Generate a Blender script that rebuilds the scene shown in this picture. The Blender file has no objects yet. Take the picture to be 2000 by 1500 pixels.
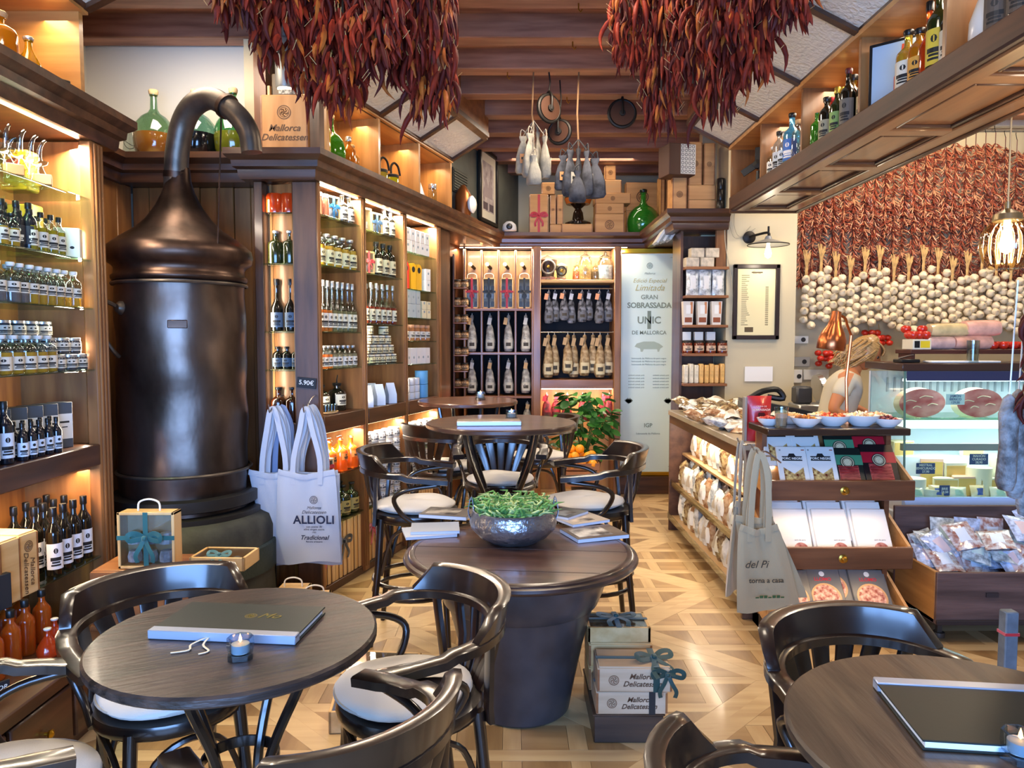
import bpy, math, random
from math import sin, cos, pi, atan, atan2, radians, sqrt, hypot, exp
from mathutils import Vector as V, Matrix
R = random.Random(11)
C = bpy.context.scene.collection
# ---------------------------------------------------------------- camera, world, lights, exposure
F = 1444.0
PIT = atan(85 / F)
cp, sp = cos(PIT), sin(PIT)
def P(px, py, Y):
    """world point seen at photo pixel px,py at distance Y into the room"""
    u = (px - 1000) / F; v = (750 - py) / F
    t = Y / (cp + v * sp)
    return V((u * t, Y, 1.5 + (-sp + v * cp) * t))
def G(px, py, z=0.0):
    u = (px - 1000) / F; v = (750 - py) / F
    t = (z - 1.5) / (-sp + v * cp)
    return V((u * t, t * (cp + v * sp), z))
cam = bpy.data.objects.new('camera', bpy.data.cameras.new('camera')); C.objects.link(cam)
cam.location = (0, 0, 1.5); cam.rotation_euler = (pi / 2 - PIT, 0, 0)
cam.data.sensor_width = 36; cam.data.lens = 36 * F / 2000; cam.data.clip_start = 0.05
sc = bpy.context.scene; sc.camera = cam
sc.view_settings.view_transform = 'Standard'; sc.view_settings.look = 'None'
sc.view_settings.gamma = 1; sc.view_settings.use_curve_mapping = False
sc.view_settings.exposure = 0.0
w = bpy.data.worlds.new('world'); sc.world = w; w.use_nodes = True
w.node_tree.nodes['Background'].inputs[0].default_value = (0.55, 0.68, 1.0, 1)
w.node_tree.nodes['Background'].inputs[1].default_value = 0.9
def light(name, kind, loc, energy, col=(1, 1, 1), size=0.1, size_y=None, to=None, rot=None, spot=None):
    d = bpy.data.lights.new(name, kind); d.energy = energy; d.color = col
    if kind == 'AREA':
        d.size = size
        if size_y: d.shape = 'RECTANGLE'; d.size_y = size_y
    elif kind in ('POINT', 'SPOT'): d.shadow_soft_size = size
    if spot: d.spot_size = radians(spot); d.spot_blend = .6
    o = bpy.data.objects.new(name, d); C.objects.link(o); o.location = loc
    if to is not None: o.rotation_euler = (V(to) - V(loc)).to_track_quat('-Z', 'Y').to_euler()
    if rot: o.rotation_euler = rot
    return o
WARM = (1.0, .72, .42); WARM2 = (1.0, .84, .65); COOL = (.23, .47, 1.0)
# daylight through the shop front behind the camera
light('shop_window_daylight', 'AREA', (-.3, -1.75, 1.3), 450, COOL, 3.6, 1.6, to=(-.3, 3, .55))
# added warm fill lights near the ceiling, not lamps of the shop
for i, (x, y, e) in enumerate([(-.2, 1.2, 12), (.3, 3.0, 18), (-.9, 2.2, 11), (1.05, 2.2, 10), (.4, 4.6, 27), (.3, 6.2, 26), (2.7, 2.6, 18), (2.9, 4.4, 26)]):
    light('ceiling_fill_light', 'AREA', (x, y, 3.22), e, WARM2, .35, to=(x + .05, y, 0))
light('wall_wash_light', 'AREA', (3.1, 5.4, 3.25), 60, WARM2, 2.2, .2, to=(3.1, 6.35, 2.6))
light('niche_light', 'AREA', (-1.75, 3.9, 3.1), 16, WARM2, .5, to=(-1.75, 4.2, 2.2))
BA = V((-1.09, 4.2)); BU = V((.297, .955)).normalized(); BN = V((BU.y, -BU.x)); BROT = atan2(BU.y, BU.x)
def W(s, d, z=0.0):
    """angled shelving: s along its front, d into it"""
    q = BA + BU * s - BN * d
    return V((q.x, q.y, z))
light('led_near_cabinet', 'AREA', (-1.96, 2.9, 2.36), 46, WARM2, .06, 1.1, rot=(0, radians(-12), 0))
light('led_near_cabinet_low', 'AREA', (-1.98, 2.9, .90), 10, WARM, .05, 1.0, rot=(0, radians(-12), 0))
light('led_angled_top', 'AREA', W(.95, .05, 2.375), 62, WARM2, 1.8, .05, rot=(0, 0, BROT))
light('led_angled_low', 'AREA', W(.95, .05, .94), 34, WARM2, 1.8, .05, rot=(0, 0, BROT))
for s_ in (.04, .57, 1.17):
    o_ = light('led_angled_upright', 'AREA', W(s_, .03, 1.72), 7, WARM2, .02, 1.2, to=W(s_ + .35, .20, 1.72))
light('led_near_upright', 'AREA', (-1.93, 3.33, 1.7), 7, WARM2, .02, 1.3, to=(-2.1, 2.9, 1.7))
light('led_end_bay', 'AREA', (-1.39, 4.215, 1.7), 3, WARM2, .02, 1.2, to=(-1.30, 4.30, 1.7))
light('led_back_top', 'AREA', (.25, 7.12, 2.37), 44, WARM2, 1.7, .05, rot=(radians(12), 0, 0))
light('led_back_low', 'AREA', (.67, 7.15, 1.03), 9, (1, .75, .65), .7, .05, rot=(radians(10), 0, 0))
light('led_counter', 'AREA', (1.36, 4.7, .855), 14, WARM2, .05, 1.7, rot=(0, radians(25), 0))
light('led_display', 'AREA', (1.62, 3.66, .66), 1.1, WARM, .6, .04, rot=(radians(-10), 0, 0))
light('led_display_low', 'AREA', (1.62, 3.66, .34), 1.2, WARM, .6, .04, rot=(radians(-10), 0, 0))
light('led_cubbies_near', 'AREA', (-2.0, 2.9, 2.90), 7, WARM, .1, 1.0)
light('led_cubbies_angled', 'AREA', W(1.0, .12, 2.9), 9, WARM, 1.9, .08, rot=(0, 0, BROT))
light('led_cubbies_counter', 'AREA', (1.8, 3.8, 2.9), 13, WARM2, .08, 2.6)
light('back_shelf_light', 'AREA', (.6, 7.5, 3.3), 14, WARM2, 1.2, .3)
light('soffit_light', 'AREA', (2.05, 2.6, 2.0), 5, WARM2, .3, to=(1.8, 3.0, 2.45))
# ---------------------------------------------------------------- materials
def lin(h):
    h = h.lstrip('#'); o = []
    for i in (0, 2, 4):
        c = int(h[i:i+2], 16) / 255
        o.append(c / 12.92 if c < .04045 else ((c + .055) / 1.055) ** 2.4)
    return (*o, 1)
MC = {}
def mat(h, rough=.5, metal=0, var=0, vs=8, bump=0, bs=60, trans=0, emit=0, coat=0, sheen=0, ior=1.45, h2=None, stretch=None, sss=0, thr=None):
    key = (h, rough, metal, var, vs, bump, bs, trans, emit, coat, sheen, h2, stretch, sss, ior)
    if key in MC: return MC[key]
    m = bpy.data.materials.new('surface_' + h.strip('#')); m.use_nodes = True
    nt = m.node_tree; b = nt.nodes['Principled BSDF']; I = b.inputs
    c = lin(h); I['Base Color'].default_value = c
    I['Roughness'].default_value = rough; I['Metallic'].default_value = metal
    I['Transmission Weight'].default_value = trans; I['IOR'].default_value = ior
    I['Coat Weight'].default_value = coat; I['Coat Roughness'].default_value = .12
    I['Sheen Weight'].default_value = sheen
    if sss: I['Subsurface Weight'].default_value = sss; I['Subsurface Radius'].default_value = (.02, .01, .006)
    if emit: I['Emission Color'].default_value = c; I['Emission Strength'].default_value = emit
    if var or bump or h2:
        tc = nt.nodes.new('ShaderNodeTexCoord'); mp = nt.nodes.new('ShaderNodeMapping')
        nt.links.new(tc.outputs['Object'], mp.inputs[0])
        if stretch: mp.inputs['Scale'].default_value = stretch
        n = nt.nodes.new('ShaderNodeTexNoise'); n.inputs['Scale'].default_value = vs; n.inputs['Detail'].default_value = 5
        nt.links.new(mp.outputs[0], n.inputs['Vector'])
        if var or h2:
            rp = nt.nodes.new('ShaderNodeValToRGB')
            a = tuple(x * (1 - var) for x in c[:3]) + (1,); d = lin(h2) if h2 else tuple(min(1, x * (1 + var)) for x in c[:3]) + (1,)
            rp.color_ramp.elements[0].position = .36; rp.color_ramp.elements[1].position = .64
            rp.color_ramp.elements[0].color = a if not h2 else c; rp.color_ramp.elements[1].color = d
            nt.links.new(n.outputs['Fac'], rp.inputs[0]); nt.links.new(rp.outputs[0], I['Base Color'])
        if bump:
            n2 = nt.nodes.new('ShaderNodeTexNoise'); n2.inputs['Scale'].default_value = bs; n2.inputs['Detail'].default_value = 3
            nt.links.new(mp.outputs[0], n2.inputs['Vector'])
            bp = nt.nodes.new('ShaderNodeBump'); bp.inputs['Strength'].default_value = min(1, bump); bp.inputs['Distance'].default_value = .01 * bump
            nt.links.new(n2.outputs['Fac'], bp.inputs['Height']); nt.links.new(bp.outputs[0], I['Normal'])
    MC[key] = m
    return m
def wood(h, h2, ax='x', rough=.4, vs=14, coat=.2, bump=.25, objrand=0):
    key = ('w', h, h2, ax, rough, vs, coat, objrand)
    if key in MC: return MC[key]
    m = mat(h, rough=rough, h2=h2, vs=vs, bump=bump, bs=vs * 3, coat=coat, stretch={'x': (.12, 1, 1.3), 'y': (1, .12, 1.3), 'z': (1, 1.3, .12)}[ax], ior=1.45 + len(MC) * 1e-6)
    if objrand:
        nt = m.node_tree; b = nt.nodes['Principled BSDF']
        oi = nt.nodes.new('ShaderNodeObjectInfo'); mr = nt.nodes.new('ShaderNodeMapRange')
        mr.inputs[3].default_value = 1 - objrand; mr.inputs[4].default_value = 1 + objrand
        hs = nt.nodes.new('ShaderNodeHueSaturation'); nt.links.new(oi.outputs['Random'], mr.inputs[0]); nt.links.new(mr.outputs[0], hs.inputs['Value'])
        l = b.inputs['Base Color'].links[0].from_socket; nt.links.new(l, hs.inputs['Color']); nt.links.new(hs.outputs[0], b.inputs['Base Color'])
    MC[key] = m
    return m
def glassy(h, tint=.9, name='glass'):
    key = ('g', h, tint)
    if key in MC: return MC[key]
    m = bpy.data.materials.new(name); m.use_nodes = True; nt = m.node_tree; nt.nodes.remove(nt.nodes['Principled BSDF'])
    out = [n for n in nt.nodes if n.type == 'OUTPUT_MATERIAL'][0]
    t = nt.nodes.new('ShaderNodeBsdfTransparent'); t.inputs[0].default_value = lin(h)
    g = nt.nodes.new('ShaderNodeBsdfGlossy'); g.inputs['Roughness'].default_value = .04
    lw = nt.nodes.new('ShaderNodeLayerWeight'); lw.inputs[0].default_value = .5; pw = nt.nodes.new('ShaderNodeMath'); pw.operation = 'POWER'; pw.inputs[1].default_value = 3.5; nt.links.new(lw.outputs['Facing'], pw.inputs[0])
    ma = nt.nodes.new('ShaderNodeMath'); ma.operation = 'MULTIPLY_ADD'; ma.inputs[1].default_value = .7; ma.inputs[2].default_value = .03 + (1 - tint) * .4
    mx = nt.nodes.new('ShaderNodeMixShader')
    nt.links.new(pw.outputs[0], ma.inputs[0]); nt.links.new(ma.outputs[0], mx.inputs[0]); nt.links.new(t.outputs[0], mx.inputs[1]); nt.links.new(g.outputs[0], mx.inputs[2])
    nt.links.new(mx.outputs[0], out.inputs[0]); MC[key] = m
    return m
WDARK = wood('#3c2416', '#5c3922', 'x'); WDARKY = wood('#3c2416', '#5c3922', 'y'); WDARKZ = wood('#40281a', '#64422c', 'z')
WMIDZ = wood('#744824', '#986638', 'z'); WMID = wood('#7a4a28', '#9a6438', 'x'); WMIDY = wood('#7a4a28', '#9a6438', 'y')
WPALE = wood('#c69a5e', '#dbb47c', 'x', rough=.55, coat=0); WPALEZ = wood('#c69a5e', '#dbb47c', 'z', rough=.55, coat=0)
WCHAIR = wood('#150d0a', '#2c1b13', 'x', rough=.28, coat=.6, vs=10, bump=.1)
WTAB = wood('#18110e', '#43322a', 'x', rough=.42, coat=.15, vs=26, bump=.5)
WORANGE = wood('#b07a34', '#c89048', 'x', rough=.45); 
WHITEW = mat('#d8d2c2', .8, bump=.1, bs=30); CREAM = mat('#c2b492', .8, bump=.1, bs=30); DARKW = mat('#54564e', .8, var=.08, bump=.15, bs=40)
BLACK = mat('#121212', .4); IRON = mat('#2c2926', .5, .7, bump=.3); PAPER = mat('#e8e4da', .6); KRAFT = mat('#b08a58', .75, var=.08)
GOLD = mat('#c8992e', .3, 1); BRASS = mat('#b08a3c', .3, 1); STEEL = mat('#c8c8cc', .25, 1); CHROME = mat('#e0e0e0', .12, 1)
GLASS = glassy('#eef7f2', .97); GLASSG = glassy('#d0eadc', .93); CLEAR = glassy('#e2eaea', .78)
INK = mat('#1a1a1a', .6); CLOTH = mat('#cdc6ba', .9, sheen=.3, bump=.25, bs=220); CANVAS = mat('#cfc5ae', .9, sheen=.3, bump=.3, bs=260)
# ---------------------------------------------------------------- mesh helper
class M:
    def __init__(s): s.v = []; s.f = []; s.m = []; s.T = None
    def add(s, vs, fs, m=0):
        o = len(s.v)
        s.v.extend([(s.T @ V(p)) for p in vs] if s.T is not None else [V(p) for p in vs])
        for f in fs: s.f.append([i + o for i in f]); s.m.append(m)
        return s
    def box(s, x0, x1, y0, y1, z0, z1, m=0, c=0):
        if x0 > x1: x0, x1 = x1, x0
        if y0 > y1: y0, y1 = y1, y0
        if z0 > z1: z0, z1 = z1, z0
        c = min(c, (x1 - x0) * .45, (y1 - y0) * .45, (z1 - z0) * .45)
        if c <= 0:
            vs = [(x, y, z) for z in (z0, z1) for y in (y0, y1) for x in (x0, x1)]
            return s.add(vs, [(0, 2, 3, 1), (4, 5, 7, 6), (0, 1, 5, 4), (2, 6, 7, 3), (0, 4, 6, 2), (1, 3, 7, 5)], m)
        vs = []; ix = {}
        L = ((x0, x1), (y0, y1), (z0, z1))
        for i in (0, 1):
            for j in (0, 1):
                for k in (0, 1):
                    for a in range(3):
                        p = [L[0][i], L[1][j], L[2][k]]
                        for b, e in ((0, i), (1, j), (2, k)):
                            if b != a: p[b] += c if e == 0 else -c
                        ix[i, j, k, a] = len(vs); vs.append(p)
        fs = []
        def q(l):
            n = (V(vs[l[1]]) - V(vs[l[0]])).cross(V(vs[l[2]]) - V(vs[l[0]]))
            ctr = sum((V(vs[a]) for a in l), V()) / len(l) - V(((x0 + x1) / 2, (y0 + y1) / 2, (z0 + z1) / 2))
            fs.append(l if n.dot(ctr) > 0 else l[::-1])
        for a in range(3):
            b, d = (a + 1) % 3, (a + 2) % 3
            for e in (0, 1):
                l = []
                for (p, r) in ((0, 0), (1, 0), (1, 1), (0, 1)):
                    t = [0, 0, 0]; t[a] = e; t[b] = p; t[d] = r; l.append(ix[t[0], t[1], t[2], a])
                q(l)
            for p in (0, 1):
                for r in (0, 1):
                    t0 = [0, 0, 0]; t0[b] = p; t0[d] = r; t1 = list(t0); t1[a] = 1
                    q([ix[(*t0, b)], ix[(*t1, b)], ix[(*t1, d)], ix[(*t0, d)]])
        for i in (0, 1):
            for j in (0, 1):
                for k in (0, 1): q([ix[i, j, k, 0], ix[i, j, k, 1], ix[i, j, k, 2]])
        return s.add(vs, fs, m)
    def lathe(s, prof, n=20, c=(0, 0, 0), m=0, mf=None, sx=1, sy=1, wob=None):
        vs = []; fs = []; o = len(s.v); ms = []
        for (r, z) in prof:
            for i in range(n):
                a = 2 * pi * i / n; rr = r * (1 + (wob(a, z) if wob else 0))
                vs.append((c[0] + rr * cos(a) * sx, c[1] + rr * sin(a) * sy, c[2] + z))
        for k in range(len(prof) - 1):
            mm = mf((prof[k][1] + prof[k+1][1]) / 2) if mf else m
            for i in range(n):
                j = (i + 1) % n; fs.append((k*n+i, k*n+j, (k+1)*n+j, (k+1)*n+i)); ms.append(mm)
        if prof[0][0] > 1e-5: fs.append(tuple(range(n - 1, -1, -1))); ms.append(mf(prof[0][1]) if mf else m)
        if prof[-1][0] > 1e-5: fs.append(tuple((len(prof) - 1) * n + i for i in range(n))); ms.append(mf(prof[-1][1]) if mf else m)
        s.add(vs, fs); s.m[-len(ms):] = ms
        return s
    def tube(s, pts, r, n=8, m=0, closed=False, flat=None, up=None):
        """round tube, or a flat bar (w,h) kept level when up is given"""
        pts = [V(p) for p in pts]; N = len(pts)
        rs = r if isinstance(r, (list, tuple)) else [r] * N
        vs = []; pv = None
        for i, p in enumerate(pts):
            a = pts[(i - 1) % N] if (closed or i > 0) else p; b = pts[(i + 1) % N] if (closed or i < N - 1) else p
            t = (b - a).normalized()
            if up is not None: x = t.cross(V(up)).normalized()
            else:
                if pv is None: pv = t.cross(V((0, 0, 1))) if abs(t.z) < .9 else t.cross(V((1, 0, 0)))
                x = (pv - t * pv.dot(t)).normalized(); pv = x
            y = x.cross(t).normalized()
            if flat:
                w_, h_ = flat if not isinstance(flat, list) else flat[i]
                w_ *= rs[i]; h_ *= rs[i]; e = .22
                ring = [(-1+e, -1), (1-e, -1), (1, -1+e), (1, 1-e), (1-e, 1), (-1+e, 1), (-1, 1-e), (-1, -1+e)]
                vs += [p + x * (w_ / 2 * u) + y * (h_ / 2 * q) for u, q in ring]
            else: vs += [p + (x * cos(2*pi*k/n) + y * sin(2*pi*k/n)) * rs[i] for k in range(n)]
        n = 8 if flat else n; fs = []
        for i in range(N if closed else N - 1):
            j = (i + 1) % N
            for k in range(n):
                l = (k + 1) % n; fs.append((i*n+k, i*n+l, j*n+l, j*n+k))
        if not closed: fs.append(tuple(range(n - 1, -1, -1))); fs.append(tuple((N - 1) * n + k for k in range(n)))
        return s.add(vs, fs, m)
    def prism(s, poly, z0, z1, m=0, ax='z'):
        n = len(poly)
        g = {'z': lambda a, b, c: (a, b, c), 'y': lambda a, b, c: (a, c, b), 'x': lambda a, b, c: (c, a, b)}[ax]
        vs = [g(a, b, z0) for a, b in poly] + [g(a, b, z1) for a, b in poly]
        return s.add(vs, [tuple(range(n - 1, -1, -1)), tuple(range(n, 2 * n))] + [(i, (i + 1) % n, n + (i + 1) % n, n + i) for i in range(n)], m)
    def sweep(s, path, prof, m=0):
        """profile (out, z) carried along an XY path with mitred corners; out points to the right-hand side of travel"""
        path = [V(p) for p in path]; N = len(path); vs = []; k = len(prof)
        for i, p in enumerate(path):
            d1 = (p - path[i-1]).normalized() if i > 0 else (path[1] - p).normalized()
            d2 = (path[i+1] - p).normalized() if i < N - 1 else d1
            n1 = V((d1.y, -d1.x)); n2 = V((d2.y, -d2.x)); b = (n1 + n2).normalized(); q = 1 / max(.3, b.dot(n1))
            vs += [(p.x + b.x * o * q, p.y + b.y * o * q, z) for o, z in prof]
        fs = [(i*k+a, i*k+(a+1) % k, (i+1)*k+(a+1) % k, (i+1)*k+a) for i in range(N - 1) for a in range(k)]
        fs += [tuple(range(k)), tuple((N-1)*k + a for a in range(k-1, -1, -1))]
        return s.add(vs, fs, m)
    def mesh(s, name, mats, ang=40, fix=False):
        me = bpy.data.meshes.new(name); me.from_pydata([tuple(p) for p in s.v], [], s.f)
        for x in (mats if isinstance(mats, (list, tuple)) else [mats]): me.materials.append(x)
        if any(s.m): me.polygons.foreach_set('material_index', s.m)
        if fix:
            import bmesh
            b = bmesh.new(); b.from_mesh(me); bmesh.ops.recalc_face_normals(b, faces=b.faces); b.to_mesh(me); b.free()
        if ang:
            me.shade_smooth(); me.set_sharp_from_angle(angle=radians(ang))
        me.update()
        return me
def O(name, me, mats=None, parent=None, loc=None, rz=None, rot=None, ang=40, fix=True):
    if isinstance(me, M): me = me.mesh(name, mats, ang, fix)
    o = bpy.data.objects.new(name, me); C.objects.link(o)
    if parent is not None: o.parent = parent
    if loc is not None: o.location = loc
    if rz is not None: o.rotation_euler = (0, 0, rz)
    if rot is not None: o.rotation_euler = rot
    return o
def E(name, loc=(0, 0, 0), rz=0, rot=None):
    o = bpy.data.objects.new(name, None); C.objects.link(o); o.location = loc; o.rotation_euler = rot or (0, 0, rz); o.empty_display_size = .1
    return o
def ordw(i):
    a = 'first second third fourth fifth sixth seventh eighth ninth tenth eleventh twelfth thirteenth fourteenth fifteenth sixteenth seventeenth eighteenth nineteenth twentieth'.split()
    return a[i] if i < 20 else 'twenty-' + a[i - 20]
def tag(o, label, cat, group=None):
    if len(label.split()) > 16: print('LONG', label)
    o['label'] = label; o['category'] = cat
    if group: o['group'] = group
    return o
def struct(o): o['kind'] = 'structure'; return o
def stuff(o): o['kind'] = 'stuff'; return o
def finish_text():
    bpy.context.view_layer.update(); dg = bpy.context.evaluated_depsgraph_get(); done = {}
    for o in [o for o in bpy.data.objects if o.type == 'FONT']:
        if o.data.name not in done: done[o.data.name] = bpy.data.meshes.new_from_object(o.evaluated_get(dg))
    for o in [o for o in bpy.data.objects if o.type == 'FONT']:
        n = bpy.data.objects.new('lettering', done[o.data.name]); C.objects.link(n); n.parent = o.parent
        n.location = o.location; n.rotation_euler = o.rotation_euler; n.scale = o.scale; bpy.data.objects.remove(o)
def kids(o): return [c for c in o.children]
def dup(o, loc=None, rz=None, label=None, group=None, parent=None, rot=None):
    c = o.copy(); C.objects.link(c); c.parent = parent
    for k in o.children: dup(k, parent=c)
    if loc is not None: c.location = loc
    if rz is not None: c.rotation_euler = (0, 0, rz)
    if rot is not None: c.rotation_euler = rot
    if label: c['label'] = label
    if group: c['group'] = group
    return c
def txt(s, size, m, parent, loc, rot=(pi / 2, 0, 0), name='lettering', shear=0, bold=0, ext=.0004, space=1):
    cu = bpy.data.curves.new(name, 'FONT'); cu.body = s; cu.size = size; cu.align_x = 'CENTER'; cu.align_y = 'CENTER'
    cu.extrude = ext; cu.shear = shear; cu.offset = bold; cu.space_character = space; cu.resolution_u = 3; cu.materials.append(m)
    o = bpy.data.objects.new(name, cu); C.objects.link(o); o.parent = parent; o.location = loc; o.rotation_euler = rot
    return o
def emblem(parent, loc, r, m, rot=(pi / 2, 0, 0)):
    k = ('emblem', round(r, 4), m.name)
    if k not in MC:
        a = M()
        for (r0, r1) in ((r, r * .86), (r * .72, r * .62)):
            n = 20; vs = [(rr * cos(2*pi*i/n), rr * sin(2*pi*i/n), 0) for rr in (r0, r1) for i in range(n)]
            a.add(vs, [(i, (i+1) % n, n + (i+1) % n, n + i) for i in range(n)])
        for i in range(5):
            t = 2 * pi * i / 5; a.tube([(r*.1*cos(t), r*.1*sin(t), 0), (r*.4*cos(t+.5), r*.4*sin(t+.5), 0), (r*.55*cos(t+1.2), r*.55*sin(t+1.2), 0)], r * .07, 4)
        MC[k] = a.mesh('emblem', m, 0)
    return O('emblem', MC[k], parent=parent, loc=loc, rot=rot)
# ---------------------------------------------------------------- floor: parquet panels laid on the diagonal
def clip(poly, x0, x1, y0, y1):
    for ax, lim, sg in ((0, x0, 1), (0, x1, -1), (1, y0, 1), (1, y1, -1)):
        out = []
        for i in range(len(poly)):
            a, b = poly[i-1], poly[i]; da = (a[ax] - lim) * sg; db = (b[ax] - lim) * sg
            if (da < 0) != (db < 0):
                t = da / (da - db); out.append((a[0] + (b[0]-a[0]) * t, a[1] + (b[1]-a[1]) * t))
            if db >= 0: out.append(b)
        poly = out
        if len(poly) < 3: return None
    return poly
def area(p): return abs(sum(p[i-1][0] * p[i][1] - p[i][0] * p[i-1][1] for i in range(len(p)))) / 2
fb = M().box(-2.7, 4.95, -1.9, 8.4, -.06, -.012)
floor = struct(O('floor', fb, mat('#8a6a44', .6)))
S = .84; BW = .075; D = .245; LW = .07; q2 = sqrt(.5)
pieces = []
for I in range(-10, 13):
    for J in range(-10, 13):
        loc = []
        loc += [([(0, 0), (S, 0), (S - BW, BW), (BW, BW)], 2), ([(0, 0), (BW, BW), (BW, S - BW), (0, S)], 3),
                ([(S, 0), (S, S), (S - BW, S - BW), (S - BW, BW)], 3), ([(0, S), (BW, S - BW), (S - BW, S - BW), (S, S)], 2)]
        for k in range(-4, 5):
            def rot(a, b): return ((a - b) * q2 + S / 2, (a + b) * q2 + S / 2)
            off = -LW / 2
            q0, q1 = k * D + off, k * D + off + LW
            c = clip([rot(-1, q0), rot(1, q0), rot(1, q1), rot(-1, q1)], BW, S - BW, BW, S - BW)
            if c: loc.append((c, 1))
            for j in range(-4, 5):
                p0, p1 = j * D + off, j * D + off + LW
                c = clip([rot(p0, q1), rot(p1, q1), rot(p1, q0 + D), rot(p0, q0 + D)], BW, S - BW, BW, S - BW)
                if c: loc.append((c, 0))
                c = clip([rot(p1, q1), rot(p0 + D, q1), rot(p0 + D, q0 + D), rot(p1, q0 + D)], BW, S - BW, BW, S - BW)
                if c: loc.append((c, (I + J + j + k) % 2 + 4))
        for c, k in loc:
            if area(c) < .0006: continue
            w_ = [((x + I*S) * q2 + (y + J*S) * q2, -(x + I*S) * q2 + (y + J*S) * q2 + 2.0) for x, y in c]
            cx = sum(p[0] for p in w_) / len(w_); cy = sum(p[1] for p in w_) / len(w_)
            if -2.65 < cx < 4.85 and -1.2 < cy < 8.3: pieces.append((w_, k, cx, cy, area(w_)))
def inset(w_, e=.0012):
    cx = sum(p[0] for p in w_) / len(w_); cy = sum(p[1] for p in w_) / len(w_)
    return [(x + (cx - x) * e / max(.02, hypot(cx-x, cy-y)), y + (cy - y) * e / max(.02, hypot(cx-x, cy-y))) for x, y in w_]
fm = []
for h, h2, st, rz in (('#b08d5e', '#c4a474', (1, .1, 1), 0), ('#b59366', '#c8aa7a', (.1, 1, 1), 0), ('#b8966a', '#caac7c', (.1, 1, 1), 45), ('#b49266', '#c8aa7a', (.1, 1, 1), -45), ('#84643e', '#a07e50', (1, .1, 1), 0), ('#96744a', '#ac8a5c', (.1, 1, 1), 0)):
    m_ = mat(h, .42, h2=h2, vs=16, bump=.15, bs=40, coat=.15, stretch=st, ior=1.46 + len(fm) * .001)
    m_ = m_.copy()
    for n_ in m_.node_tree.nodes:
        if n_.type == 'MAPPING': n_.inputs['Rotation'].default_value = (0, 0, radians(rz))
    fm.append(m_)
def score(p):
    w_, k, cx, cy, a = p
    if cy < 2.3: return 0
    px = 1000 + cx / cy * F; py = 665 + 1.5 / cy * F
    if not (-20 < px < 2020 and py < 1560): return 0
    open_ = (860 < px < 1500 or py > 1150 and 560 < px < 1800)
    return a / cy ** 3 * (1 if open_ else .12)
pieces.sort(key=score, reverse=True)
rest = M()
for i, (w_, k, cx, cy, a) in enumerate(pieces):
    if i < 298:
        mm = M().prism(inset([(x - cx, y - cy) for x, y in w_]), -.012, R.uniform(-.0004, .0004)); O('plank', mm, fm[k], floor, (cx, cy, 0), ang=0)
    else: rest.prism(inset(w_), -.012, 0, k)
stuff(O('planks_beyond', rest, fm, floor, ang=0))
# ---------------------------------------------------------------- walls and ceiling
def wall(name, x0, x1, y0, y1, z0, z1, m): return struct(O(name, M().box(x0, x1, y0, y1, z0, z1), m, ang=0))
CZ = 3.4
wall('wall_left', -2.7, -2.6, -1.9, 4.7, 0, CZ + .1, WHITEW)
wall('wall_niche', -2.7, -1.22, 4.62, 4.72, 0, CZ + .1, WHITEW)
wall('wall_niche_pier', -1.58, -1.22, 4.46, 4.62, 0, CZ, CREAM)
wall('wall_right', 4.85, 4.95, -1.9, 6.5, 0, CZ + .1, CREAM)
wall('wall_back', -.6, 2.0, 8.3, 8.4, 0, CZ + .1, CREAM)
wall('wall_back_lower', -.9, 1.75, 7.45, 7.6, 0, 2.36, wood('#5a3520', '#7a4a2c', 'z'))
wall('wall_back_right', 1.74, 1.84, 6.5, 8.4, 0, CZ + .1, CREAM)
wall('wall_chilli', 1.62, 4.95, 6.4, 6.5, 0, CZ + .1, CREAM)
wall('wall_column', 1.745, 2.31, 6.05, 6.4, 0, CZ, CREAM)
# shop front behind the photographer, with its window opening
wall('wall_front', -2.7, 4.95, -1.95, -1.85, 2.75, CZ + .1, CREAM)
wall('wall_front_sill', -2.7, 4.95, -1.95, -1.85, 0, .45, CREAM)
wall('wall_front_side', -2.7, -2.2, -1.95, -1.85, .45, 2.75, CREAM); wall('wall_front_pier', 1.6, 4.95, -1.95, -1.85, .45, 2.75, CREAM)
a = M(); d0 = .34
for (s0, s1, d0, d1, z0, z1) in ((.02, 4.42, .34, .42, 0, CZ + .1),):
    a.add([W(s, d, z) for z in (z0, z1) for d in (d0, d1) for s in (s0, s1)], [(0, 2, 3, 1), (4, 5, 7, 6), (0, 1, 5, 4), (2, 6, 7, 3), (0, 4, 6, 2), (1, 3, 7, 5)])
struct(O('wall_angled', a, wood('#5a3520', '#7a4a2c', 'z'), ang=0))
a = M(); a.add([W(s, d, z) for z in (2.55, CZ) for d in (.11, .335) for s in (2.03, 4.4)], [(0, 2, 3, 1), (4, 5, 7, 6), (0, 1, 5, 4), (2, 6, 7, 3), (0, 4, 6, 2), (1, 3, 7, 5)])
struct(O('wall_angled_upper', a, DARKW, ang=0))
ceil_ = struct(O('ceiling', M().box(-2.7, 4.95, -1.9, 8.4, CZ + .03, CZ + .1), wood('#6a3a22', '#8a5030', 'x'), ang=0))
WJ = wood('#7c4e38', '#a87458', 'x', rough=.5, coat=.1, objrand=.2)
y = 1.0
while y < 8.2:
    O('beam', M().box(-2.6, 4.85, y - .065, y + .065, 3.27, 3.43, 0, .006), WJ, ceil_)
    y += .5
y = -.02
for i in range(26):
    yy = .9 + i * .29
    if yy > 8.2: break
    O('plank', M().box(-2.6, 4.85, yy, yy + .283, 3.405 - (i % 3) * .006, 3.43), WJ, ceil_, ang=0)
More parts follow.
